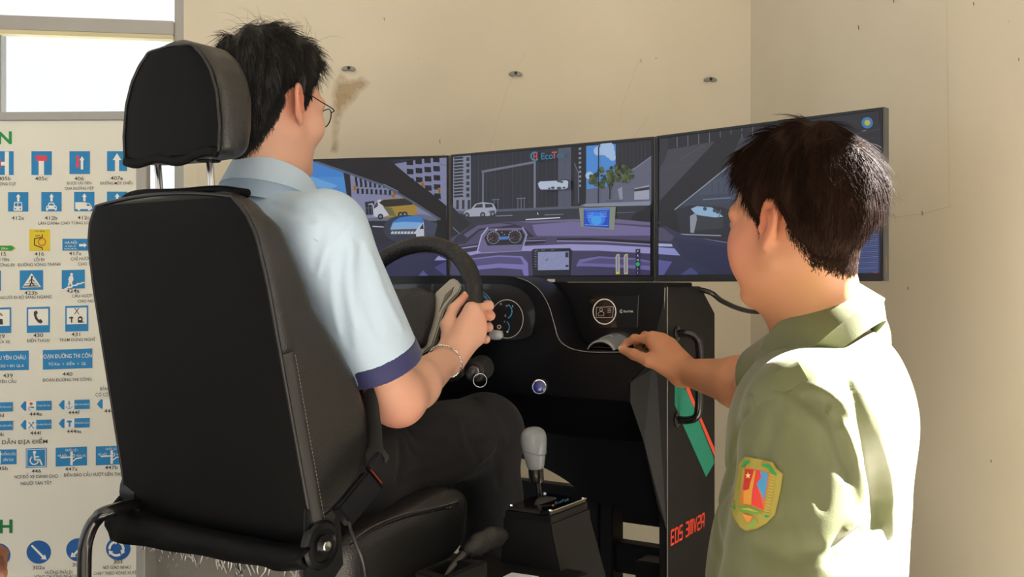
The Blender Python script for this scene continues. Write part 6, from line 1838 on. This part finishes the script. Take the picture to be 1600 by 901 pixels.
    cr([(1240, 660), (1270, 720), (1285, 790)], .012, .004)
    cr([(1215, 640), (1200, 690), (1190, 720)], .010, .003)
    cr([(1150, 700), (1143, 740), (1130, 770), (1120, 790)], .010, .008)
    cr([(1135, 720), (1125, 760), (1118, 830), (1125, 890)], .009, .009)
    cr([(1170, 640), (1150, 680), (1140, 720)], .009, .006)
    cr([(1180, 850), (1230, 870), (1280, 860)], .014, .005)
    cr([(1225, 800), (1240, 850), (1245, 890)], .012, .004)
    sp = Sh.mesh(.0040, smooth=1)
    sh = to_obj('shirt', sp, M_OLIVE, root, label='olive green uniform shirt with loose short sleeves')
    cc = P(1271, 514, 1.445)
    Fc = nrm(F - .70 * Z3); up = nrm(Z3 + .70 * F)
    col = collar(cc, Lf, Fc, up, [(.090, .090, -.045, 0), (.068, .073, .034, 0), (.072, .077, .040, 0), (.079, .084, .034, .2), (.110, .106, -.018, 1), (.106, .102, -.021, 1)], 17, 48, .045, .08, .02)
    col.build('collar', M_OLIVE, sh, smooth=60)
    # shoulder loop with its button
    ep = on([(1255, 580), (1228, 592), (1205, 606), (1180, 622)])
    mb = MB()
    pts = spline(ep, 5); w = nrm(np.cross(pts[-1] - pts[0], np.array((-.2, -1, .8))))
    for i, p in enumerate(pts):
        pts[i] = p + np.array((-.1, -.4, .6)) * .0005
    mb.tube(pts, .0165, 12, flat=.13, updir=w)
    mb.build('shoulder_loop', M_OLIVE, sh, smooth=50)
    # sleeve patch: embroidered shield pressed onto the sleeve
    final = Sdf(); final.p = list(Sh.p); final.post = list(Sh.post)
    c0 = march(final, 1183, 770, .9)
    e = 1e-3
    nn = nrm([float(final.eval((c0 + d)[None])[0] - final.eval((c0 - d)[None])[0]) for d in np.eye(3) * e])
    gx, gy = np.meshgrid(1130 + 5. * np.arange(29), 700 + 5. * np.arange(35), indexing='ij')
    grid = march(final, gx.ravel(), gy.ravel(), .9).reshape(29, 35, 3)
    def fm(x, y, l):
        i = (x - 1130) / 5; j = (y - 700) / 5; a = min(max(int(i), 0), 27); b = min(max(int(j), 0), 33); u = i - a; w = j - b
        g = grid[a, b] * (1 - u) * (1 - w) + grid[a + 1, b] * u * (1 - w) + grid[a, b + 1] * (1 - u) * w + grid[a + 1, b + 1] * u * w
        return g + nn * (l + .0006)
    D = Draw(fm, .00012, .0008)
    T = lambda x, y: (1120 + x / 841 * 140, 700 + y / 901 * 150)
    def tp(l): return [T(x, y) for x, y in l]
    def sub(l, n=4):
        out = []
        for i in range(len(l)):
            a, b = l[i], l[(i + 1) % len(l)]
            out += [(a[0] + (b[0] - a[0]) * k / n, a[1] + (b[1] - a[1]) * k / n) for k in range(n)]
        return out
    shield = [(212, 158), (275, 88), (400, 110), (530, 140), (560, 195), (622, 248), (600, 400), (572, 520), (550, 620), (470, 700), (380, 750), (285, 768), (230, 735), (180, 660), (150, 600), (138, 505), (165, 490), (185, 380), (210, 260)]
    def fan(l, col):
        # a closed outline as a triangle fan with rings, so that it follows the curved sleeve
        l = sub(l, 3); cx = sum(x for x, y in l) / len(l); cy = sum(y for x, y in l) / len(l)
        D.layer += 1
        R_ = 5
        for i in range(len(l)):
            a, b = l[i], l[(i + 1) % len(l)]
            for r in range(R_):
                s0, s1 = r / R_, (r + 1) / R_
                g = lambda p, s: (cx + (p[0] - cx) * s, cy + (p[1] - cy) * s)
                pp = [g(a, s0), g(a, s1), g(b, s1), g(b, s0)] if r else [(cx, cy), g(a, s1), g(b, s1)]
                D.poly(tp(pp), col, True)
    fan([(x + (x - 380) * .035, y + (y - 430) * .03) for x, y in shield], '#8a7a2c')
    fan(shield, '#94883a')
    fan([(272, 190), (330, 192), (410, 205), (500, 225), (496, 300), (470, 450), (452, 585), (380, 560), (225, 530), (245, 400)], '#c8622c')
    fan([(275, 195), (352, 200), (330, 460), (300, 455), (255, 380)], '#b02a26')
    fan([(355, 205), (410, 212), (440, 265), (375, 330), (420, 450), (448, 580), (340, 530), (340, 380)], '#c83634')
    fan([(415, 215), (492, 235), (480, 350), (455, 500), (430, 430), (382, 335), (440, 265)], '#3f86b4')
    fan([(325, 330), (362, 210), (378, 215), (345, 400), (332, 535), (262, 520), (262, 400), (300, 460)], '#c68a2e')
    fan([(305 + (22 if k % 2 == 0 else 9) * 1.3 * math.sin(k * math.pi / 5), 258 - (22 if k % 2 == 0 else 9) * 1.5 * math.cos(k * math.pi / 5)) for k in range(10)], '#e6c66a')
    fan([(215, 550), (300, 540), (420, 590), (440, 620), (330, 612), (230, 595)], '#5d8a35')
    fan([(225, 570), (310, 562), (420, 605), (330, 590)], '#a8a048')
    fan([(330, 690), (370, 655), (395, 700), (375, 745), (300, 750)], '#7c9440')
    fan([(255, 620), (350, 640), (320, 700), (290, 690)], '#d0803a')
    for blob in ([(240, 180), (275, 115), (325, 120), (320, 145), (275, 150), (270, 185)], [(430, 150), (500, 150), (540, 205), (580, 240), (575, 260), (515, 235), (500, 180), (440, 165)], [(160, 545), (180, 530), (192, 570), (170, 575)], [(460, 630), (500, 615), (512, 645), (475, 655)]):
        fan(blob, '#1f8a45')
    for k in range(14):
        y = 205 + k * 28
        D.line(tp([(215 - k * 2.5, y), (245 - k * 2.5, y + 14)]), .9, '#7f8a36'); D.line(tp([(520 - k * 3, y + 50), (562 - k * 3, y + 62)]), .9, '#c79a40')
    D.build('sleeve_patch', attr_mat('embroidered_patch', 0, .8), sh, label='gold and red shield patch with a star')
    # chest pocket edge, trousers and shoes
    T_ = Sdf(); hz = HC - .60
    hip = np.array((.42, 1.44, hz))
    T_.chain([hip + np.array((0, 0, .10)), hip], [.18, .18], .03, (F, .72))
    for sg in (-1, 1):
        hp_ = hip + Lf * sg * .09; kn = hip + Lf * sg * .12 + F * .33 + np.array((0, 0, .0 - .06)); an = hip + Lf * sg * .12 + F * .15; an[2] = .10
        T_.cone(hp_, kn, .098, .075, .05); T_.cone(kn, an, .072, .062, .03)
    to_obj('trousers', T_.mesh(.007, smooth=1), M_OLIVE, root)
    for sg in (-1, 1):
        an = hip + Lf * sg * .12 + F * .15; an[2] = .09
        Bt = Sdf(); Bt.cone(an + np.array((0, 0, -.02)), an + np.array((0, 0, -.045)), .045, .045, .02)
        Bt.cone(an + np.array((0, 0, -.048)), an + F * .15 + np.array((0, 0, -.056)), .042, .034, .03, flat=(Z3, .8))
        to_obj('shoe', Bt.mesh(.006), M_LEATHER_SHOE, root)
    return root

# ================================================================== the driver's seat
M_SEAT = mat('black_leatherette', '#232323', .4, bump=[(420, .22, 'voronoi'), (12, .25, 'noise')], spec=.5, var=(6, .08))
M_SEATB = mat('black_back_cloth', '#060607', .6, bump=[(700, .2, 'noise')], var=(5, .1), spec=.12)
M_PIPING = mat('black_piping', '#0e0e0f', .4)
M_THREAD = mat('grey_thread', '#6b6a66', .7)
M_WEB = mat('black_webbing', '#2c2b2c', .55, bump=[(500, .5, 'wave')])
M_RED = mat('red_release_button', '#e0503a', .4)
def build_seat():
    t = thing('driver_seat', 'black leatherette driver seat with headrest, seen from behind with the driver sitting in it', 'seat', S(.075, -1.05, PLATFORM_Z))
    uc, hw = .072, .212
    UR = uc + hw
    rear_px = [(398, 325), (412, 350), (426, 392), (436, 450), (440, 545), (452, 620), (463, 690), (476, 770), (488, 850), (490, 880)]
    front_px = [(430, 325), (456, 352), (476, 400), (490, 440), (501, 480), (536, 540), (561, 590), (576, 640), (579, 690), (566, 735), (545, 775), (528, 805), (520, 850)]
    rv = sorted([on_u(x, y, UR)[::-1] for x, y in rear_px]); fv = sorted([on_u(x, y, UR)[::-1] for x, y in front_px])
    rz, rvv = np.array([a for a, b in rv]), np.array([b for a, b in rv]); fz, fvv = np.array([a for a, b in fv]), np.array([b + .016 for a, b in fv])
    # smooth rear line: straight lean of the frame
    k1 = float(((rz - rz.mean()) * (rvv - rvv.mean())).sum() / ((rz - rz.mean()) ** 2).sum()); k0 = float(rvv.mean() - k1 * rz.mean()); vr = lambda z: k0 + k1 * z
    vf = lambda z: np.interp(z, fz, fvv)
    ztop, zbot = .142, -.402
    hwz = [(-.45, .214), (-.39, .222), (-.2, .214), (.0, .206), (.07, .198), (.10, .186), (.125, .166), (.142, .140)]
    hz_, hh_ = [a for a, b in hwz], [b for a, b in hwz]
    def fb(Q):
        r = Q - O3
        u = np.abs(r @ U3 - uc); v = r @ V3; z = r[..., 2]
        a, b = vr(z), vf(z)
        H = np.interp(z, hz_, hh_)
        # side bolsters bulge forward, the middle lies back
        mid = np.clip((H - .055 - u) / .05, 0, 1); mid = mid * mid * (3 - 2 * mid)
        b = b - mid * np.clip((b - a) * .42, .0, .075)
        b = np.maximum(b, a + .05)
        vc, hv = (a + b) / 2, (b - a) / 2
        R_ = np.minimum(np.where(v > vc, .042, .012), hv * .95)
        qx, qy = u - H + R_, np.abs(v - vc) - hv + R_
        d2 = np.sqrt(np.maximum(qx, 0) ** 2 + np.maximum(qy, 0) ** 2) + np.minimum(np.maximum(qx, qy), 0) - R_
        zc, hz = (ztop + zbot) / 2, (ztop - zbot) / 2
        dz = np.abs(z - zc) - hz; rr = .03
        return np.sqrt(np.maximum(d2 + rr, 0) ** 2 + np.maximum(dz + rr, 0) ** 2) + np.minimum(np.maximum(d2 + rr, dz + rr), 0) - rr
    B = Sdf(); B.fn(fb, S(uc, -1.2, -.15), .42)
    sb = to_obj('backrest', B.mesh(.006, smooth=2), M_SEAT, t)
    # rear panel: flat dark cover with piping round its edge
    zs = np.linspace(-.395, .128, 40)
    R_ = [(uc + np.interp(z, hz_, hh_) - .004, z) for z in zs]; L_ = [(2 * uc - u, z) for u, z in R_]
    n = 18; vs = []; fs = []
    for (ul, z), (ur, _) in zip(L_, R_):
        for i in range(n + 1):
            s = i / n; u = ul + (ur - ul) * s
            zz = z
            puff = .006 * (1 - (2 * s - 1) ** 6) * min(1, max(0, (.140 - z) / .04)) + .003
            vs.append(S(u, vr(zz) - puff, zz))
    for j in range(len(zs) - 1):
        for i in range(n): fs.append((j * (n + 1) + i, j * (n + 1) + i + 1, (j + 1) * (n + 1) + i + 1, (j + 1) * (n + 1) + i))
    m = MB().add(vs, fs); o = m.build('rear_cover', M_SEATB, t, smooth=True)
    edge = [S(u + .001, vr(z) - .001, z) for u, z in R_]; edgeL = [S(u - .001, vr(z) - .001, z) for u, z in L_]
    topa = [S(uc + x, vr(.135) + .002, .128 + .012 * (1 - (x / .16) ** 2)) for x in np.linspace(.155, -.155, 16)]
    MB().tube(edge + topa + edgeL[::-1], .0032, 8).build('piping', M_PIPING, t, smooth=True)
    # zipped strip down the right rear edge, with stitching
    zz = [z for z in zs if z < -.095]
    st = [S(uc + np.interp(z, hz_, hh_) + .001, vr(z) + .010, z) for z in zz]
    MB().tube(st, .011, 10, flat=.3, updir=V3).build('edge_strip', M_WEB, t, smooth=60, label='dark webbing strip down the rear edge')
    def stitches(pts, name, parent, step=.006, ln=.0036, r=.00055):
        m = MB(); pts = [np.asarray(p) for p in pts]; acc = 0; on = False
        seg = spline(pts, 10); L = np.concatenate(([0], np.cumsum([np.linalg.norm(b - a) for a, b in zip(seg[:-1], seg[1:])])))
        seg = np.array(seg); d = 0
        f = lambda x: np.array([np.interp(x, L, seg[:, i]) for i in range(3)])
        while d + ln < L[-1]:
            m.tube([f(d), f(d + ln)], r, 4); d += step
        return m.build(name, M_THREAD, parent, kind='stuff')
    bs = Sdf(); bs.p = list(B.p)
    stitches([march(bs, x, y, 1.0) - np.array((0, .0006, 0)) for x, y in [(505, 483), (530, 528), (553, 572), (569, 620), (574, 665), (571, 705)]], 'stitching', sb)
    stitches([S(uc + np.interp(z, hz_, hh_) + .0045, vr(z) + .021, z) for z in zz[::2]], 'stitching', sb)
    # bottom flap hanging over the frame, and clear plastic wrap below it
    top = [on_px for on_px in [(188, 775), (215, 800), (260, 812), (330, 828), (400, 842), (450, 852), (486, 858)]]
    bot = [(172, 842), (205, 848), (260, 856), (330, 868), (400, 880), (440, 888), (480, 886)]
    vv = -1.232
    m = MB(); vs = []; N = 30
    tp = spline([np.array(on_v(x, y, vv)) for x, y in top], 5); bp = spline([np.array(on_v(x, y, vv)) for x, y in bot], 5); N = len(tp)
    for j in range(6):
        s = j / 5
        for i in range(N):
            p = tp[i] * (1 - s) + bp[i] * s
            vs.append(S(p[0], vv - .018 * math.sin(math.pi * min(1, s * 1.1)) - .004 * math.sin(i * .9 + j) * s, p[1]))
    m.add(vs, [(j * N + i, j * N + i + 1, (j + 1) * N + i + 1, (j + 1) * N + i) for j in range(5) for i in range(N - 1)])
    o = m.build('rear_flap', M_SEATB, t, smooth=True); md = o.modifiers.new('thickness', 'SOLIDIFY'); md.thickness = .004
    W_ = Sdf(); W_.box(S(.075, -1.115, -.505), np.stack((U3, V3, Z3), 1), (.19, .10, .105), .03)
    W_.post = []
    for k in range(64):
        r = random.Random(k); u0 = r.uniform(-.11, .24); z0 = r.uniform(-.375, -.36); a = r.uniform(-.05, .05)
        W_.crease([S(u0, -1.219, z0), S(u0 + a, -1.223, z0 - .05), S(u0 + a * 2.2 + r.uniform(-.02, .02), -1.219, z0 - .10)], .0032, -.0055 if k % 2 else .004)
    to_obj('plastic_wrap', W_.mesh(.003, smooth=0), mat('crumpled_clear_wrap', '#57544f', .18, spec=.9, coat=1., bump=[(30, .6, 'noise'), (90, .4, 'noise')]), t, label='crumpled shiny plastic wrap on the seat frame')
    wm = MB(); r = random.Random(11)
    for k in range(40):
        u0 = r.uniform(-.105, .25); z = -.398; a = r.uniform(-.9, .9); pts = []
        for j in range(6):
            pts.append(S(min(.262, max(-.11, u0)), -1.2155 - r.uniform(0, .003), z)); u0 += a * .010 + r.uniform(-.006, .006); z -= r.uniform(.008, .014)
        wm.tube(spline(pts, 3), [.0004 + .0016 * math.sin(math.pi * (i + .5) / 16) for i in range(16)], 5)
    wm.build('wrap_wrinkle_glints', mat('wrap_wrinkle_glint', '#a8a5a0', .18, spec=.9, coat=1.), t, smooth=True, kind='stuff')  # wrinkle ridges coloured paler than the wrap to paint in its highlights
    # ---- headrest
    def fh(Q):
        r = Q - O3
        u = np.abs(r @ U3 - .070); v = r @ V3; z = r[..., 2]
        H = np.interp(z, [.19, .205, .24, .29, .325, .35, .37, .381], [.114, .122, .124, .118, .104, .085, .060, .026])
        a = -1.292 + .0 * z; b = -1.212 - .25 * np.clip(u / .12, 0, 1) ** 2 * .09 + .012 * np.sin((z - .2) * 15)
        vc, hv = (a + b) / 2, (b - a) / 2
        R_ = np.where(v > vc, .036, .014)
        qx, qy = u - H + R_, np.abs(v - vc) - hv + R_
        d2 = np.sqrt(np.maximum(qx, 0) ** 2 + np.maximum(qy, 0) ** 2) + np.minimum(np.maximum(qx, qy), 0) - R_
        zc, hz = .291, .095; dz = np.abs(z - zc) - hz; rr = .022
        return np.sqrt(np.maximum(d2 + rr, 0) ** 2 + np.maximum(dz + rr, 0) ** 2) + np.minimum(np.maximum(d2 + rr, dz + rr), 0) - rr
    Hs = Sdf(); Hs.fn(fh, S(.070, -1.25, .29), .17)
    hd = to_obj('headrest', Hs.mesh(.0045, smooth=2), M_SEAT, t)
    zs2 = np.linspace(.200, .368, 26); Hf = lambda z: np.interp(z, [.19, .205, .24, .29, .325, .35, .37, .381], [.114, .122, .124, .118, .104, .085, .060, .026]) - .012
    loop = [S(.070 + Hf(z), -1.2945, z) for z in zs2] + [S(.070 + x, -1.2945, .368 + .004 * (1 - (x / .04) ** 2)) for x in (.03, .0, -.03)] + [S(.070 - Hf(z), -1.2945, z) for z in zs2[::-1]]
    MB().tube(spline(loop, 2), .0024, 7).build('piping', M_PIPING, hd, smooth=True)
    vs = []; n = 14
    for z in zs2:
        for i in range(n + 1): vs.append(S(.070 + Hf(z) * (2 * i / n - 1), -1.2935 - .005 * (1 - (2 * i / n - 1) ** 4), z))
    MB().add(vs, [(j * (n + 1) + i, j * (n + 1) + i + 1, (j + 1) * (n + 1) + i + 1, (j + 1) * (n + 1) + i) for j in range(25) for i in range(n)]).build('rear_cover', M_SEATB, hd, smooth=True)
    fl = [S(.070 + x, -1.296 + .0, .200 - .006 * (1 - abs(x) / .12) - .004 * math.sin(x * 60)) for x in np.linspace(-.108, .108, 20)]
    MB().tube(fl, .008, 8, flat=.5).build('lower_fold', M_SEATB, hd, smooth=True)
    for (x0, y0, x1, y1) in ((240, 250, 247, 312), (322, 250, 328, 312)):
        a, b = on_v(x0, y0, -1.255), on_v(x1, y1, -1.262)
        MB().tube([S(a[0], -1.25, a[1] + .03), S(b[0], -1.255, b[1] - .03)], .0058, 14).build('headrest_post', M_STEEL, t, smooth=60, label='steel headrest post')
        MB().lathe(S(a[0], -1.25, a[1] - .002), Z3, [(.018, 0), (.022, .010), (.02, .014)], 14).build('post_sleeve', M_SEATB, hd)
    # raised lip on the top edge
    MB().tube(spline([S(-.10, -1.262, .128), S(-.075, -1.262, .146), S(-.03, -1.264, .150), S(.05, -1.264, .147), S(.14, -1.264, .147), S(.21, -1.266, .138)], 6), .007, 10).build('top_lip', M_SEATB, t, smooth=True)
    # ---- cushion
    def fc(Q):
        r = Q - O3
        u = np.abs(r @ U3 - .072); v = r @ V3; z = r[..., 2]
        top = np.interp(v, [-1.165, -1.12, -1.0, -.92, -.84, -.79], [-.405, -.398, -.388, -.378, -.372, -.385])
        mid = np.clip((.165 - u) / .05, 0, 1); mid = mid * mid * (3 - 2 * mid)
        top = top - .03 * mid * np.clip((-.82 - v) / .06, 0, 1)
        bot = -.535 + .06 * np.clip((v + 1.0) / .22, 0, 1) ** 2
        H = .226 + 0 * z - .012 * np.clip((z + .42) / -.12, 0, 1)
        zc, hz = (top + bot) / 2, (top - bot) / 2
        R_ = .026
        v0, v1 = -1.165, -.772
        qv = np.abs(v - (v0 + v1) / 2) - (v1 - v0) / 2 + R_; qu = u - H + R_; qz = np.abs(z - zc) - hz + R_
        # rounded front corners
        d2 = np.sqrt(np.maximum(qv + .03, 0) ** 2 + np.maximum(qu + .03, 0) ** 2) - .03
        d2 = np.where((qv > -.03) & (qu > -.03), d2, np.maximum(qv, qu))
        return np.sqrt(np.maximum(d2, 0) ** 2 + np.maximum(qz, 0) ** 2) + np.minimum(np.maximum(d2, qz), 0) - R_
    Cs = Sdf(); Cs.fn(fc, S(.072, -1.01, -.45), .36)
    cu_ = to_obj('cushion', Cs.mesh(.005, smooth=2), M_SEAT, t)
    cb = Sdf(); cb.p = list(Cs.p)
    seam = [march(cb, x, y, 1.0) for x, y in [(548, 852), (575, 832), (605, 817), (640, 805), (680, 797), (715, 787), (733, 775)]]
    MB().tube(spline(seam, 6), .0026, 7).build('piping', M_PIPING, cu_, smooth=True)
    stitches([p + Z3 * .006 - np.array((0, .001, 0)) for p in seam], 'stitching', cu_, .0065, .004)
    MB().sbox(-.13, .27, -1.22, -.83, -.60, -.525).build('seat_pan', M_BLACK, t, bevel=.006)
    for u in (-.10, .24): MB().sbox(u - .02, u + .02, -1.2, -.82, PLATFORM_Z, -.60).build('seat_rail', M_BLACK, t, bevel=.003)
    # ---- recliner disc on the right side
    rc = S(.302, *on_u(506, 852, .302)); rc_b = rc
    MB().lathe(rc - U3 * .012, U3, [(.038, 0), (.038, .008), (.034, .012), (.026, .013), (.024, .009), (.016, .008), (.015, .012)], 32).build('recliner_cover', M_BLACK2, t, smooth=35, label='round black recliner cover')
    MB().lathe(rc, U3, [(.0085, 0), (.0085, .007), (.007, .0085), (.001, .009)], 20).build('recliner_bolt', M_STEEL, t, smooth=35, label='bright recliner bolt')
    v, z = on_u(506, 852, .29)
    MB().prism([S(.284, v - .04, z + .065), S(.284, v + .035, z + .06), S(.284, v + .045, z - .04), S(.284, v - .045, z - .11)], U3 * .008).build('recliner_plate', M_BLACK, t, bevel=.003)
    MB().tube([march(bs, 492, 818, 1.0), S(.291, v + .033, z + .062)], .0032, 8).build('cover_hem', M_PIPING, t)
    # ---- belt buckle and webbing
    b0, b1 = P(540, 800, 1.50), P(588, 742, 1.56)
    d = nrm(b1 - b0); s = nrm(np.cross(d, np.array((.55, -.8, .2)))); nn = np.cross(s, d)
    MB().box((b0 + b1) / 2 - d * .012, (d, s, nn), (np.linalg.norm(b1 - b0) / 2, .019, .011)).build('buckle_body', M_BLACK2, t, bevel=.004, label='black seat belt buckle')
    MB().box(b1 - d * .004, (d, s, nn), (.0018, .0160, .0050)).build('release_button', M_RED, t, bevel=.0015, label='red release button')
    tg = b1 + d * .012
    MB().box(tg + nn * .001, (d, s, nn), (.019, .024, .0055)).build('latch_tongue', M_BLACK2, t, bevel=.003)
    wb = [tg + d * .008, P(585, 705, 1.60), P(583, 672, 1.64), P(580, 640, 1.66), P(572, 612, 1.68)]
    MB().tube(spline(wb, 6), .022, 10, flat=.10, updir=nn).build('belt_webbing', M_WEB, t, smooth=60)
    cbm = MB().tube(spline([P(545, 815, 1.47), P(552, 838, 1.45), P(562, 862, 1.45), P(568, 885, 1.46), P(572, 915, 1.48)], 6), .0028, 8)
    cbm.build('buckle_wire', M_PIPING, t, smooth=60)
    # ---- tubular side frame at the left
    fr = [S(-.115, -1.13, on_px_z(200, 800)), P(176, 797, 1.66), P(150, 812, 1.66), P(136, 840, 1.66), P(132, 875, 1.66), P(132, 960, 1.66), P(132, 1000, 1.66)]
    fr[-1][2] = HC + PLATFORM_Z
    MB().tube(spline(fr, 8), .0115, 16).build('side_tube', M_TUBE, t, smooth=60, label='black bent tube beside the seat')
    MB().lathe(S(-.135, -1.17, -.36), U3, [(.05, -.02), (.05, .02)], 24).build('recliner_cover', M_BLACK2, t, smooth=35)
    return t
def on_px_z(px, py, Y=1.66): return -(py - HY) / FPX * Y

# ------------------------------------------------------------------ a bystander's hand at the left edge
def build_bystander():
    r = thing('person', "bystander's bare forearm and hand just entering at the lower left corner", 'person', (-.62, 1.0, 0))
    B = Sdf()
    wr = P(-60, 945, 1.02); el = P(-400, 1060, .95)
    B.cone(el, wr, .042, .028, .02)
    mcp = [P(-38 - 4 * i, 913 + 11 * i, 1.05 - .006 * i) for i in range(4)]
    fin = [[m, m + np.array((.012, .02, .012 - .004 * i)), m + np.array((.008, .035, .024)), m + np.array((-.008, .04, .028))] for i, m in enumerate(mcp)]
    th = [P(-55, 925, 1.0), P(-34, 912, 1.0), P(-8, 896, 1.01), P(-6, 876, 1.03)]
    hand(B, wr, mcp, fin, th, .027)
    sh = P(-950, 800, .95); hip = P(-1050, 1150, .95)
    B.cone(sh, el, .05, .043, .02)
    pq = B.mesh(.004, smooth=1)
    to_obj('arm', pq, M_SKIN, r, col=skin_colours(pq[0], dict(base=lin('#6a4432'), at=[])))
    C = Sdf(); C.cone(sh, sh * .4 + el * .6, .066, .06, .02); C.cone(sh + np.array((-.16, 0, -.02)), hip + np.array((-.16, 0, 0)), .17, .15, .03, flat=((0, 1, 0), .62))
    to_obj('shirt', C.mesh(.012, smooth=1), M_NAVY, r)
    T = Sdf(); hp = hip + np.array((-.16, 0, 0))
    T.cone(hp, hp + np.array((0, 0, -.05)), .15, .15, .02, flat=((0, 1, 0), .65))
    for e in (-.08, .08):
        f = hp + np.array((e, 0, 0)); f[2] = .05; T.cone(hp + np.array((e, 0, 0)), f, .085, .06, .03); T.cone(f + np.array((0, 0, -.01)), f + np.array((0, .12, -.015)), .04, .035, .02)
    to_obj('trousers', T.mesh(.014, smooth=1), M_TROUSER, r)

# ================================================================== build
build_room()
build_platform()
build_board()
build_console()
build_monitors()
build_seat()
build_gearbox()
build_handbrake()
build_driver()
build_instructor()
build_bystander()
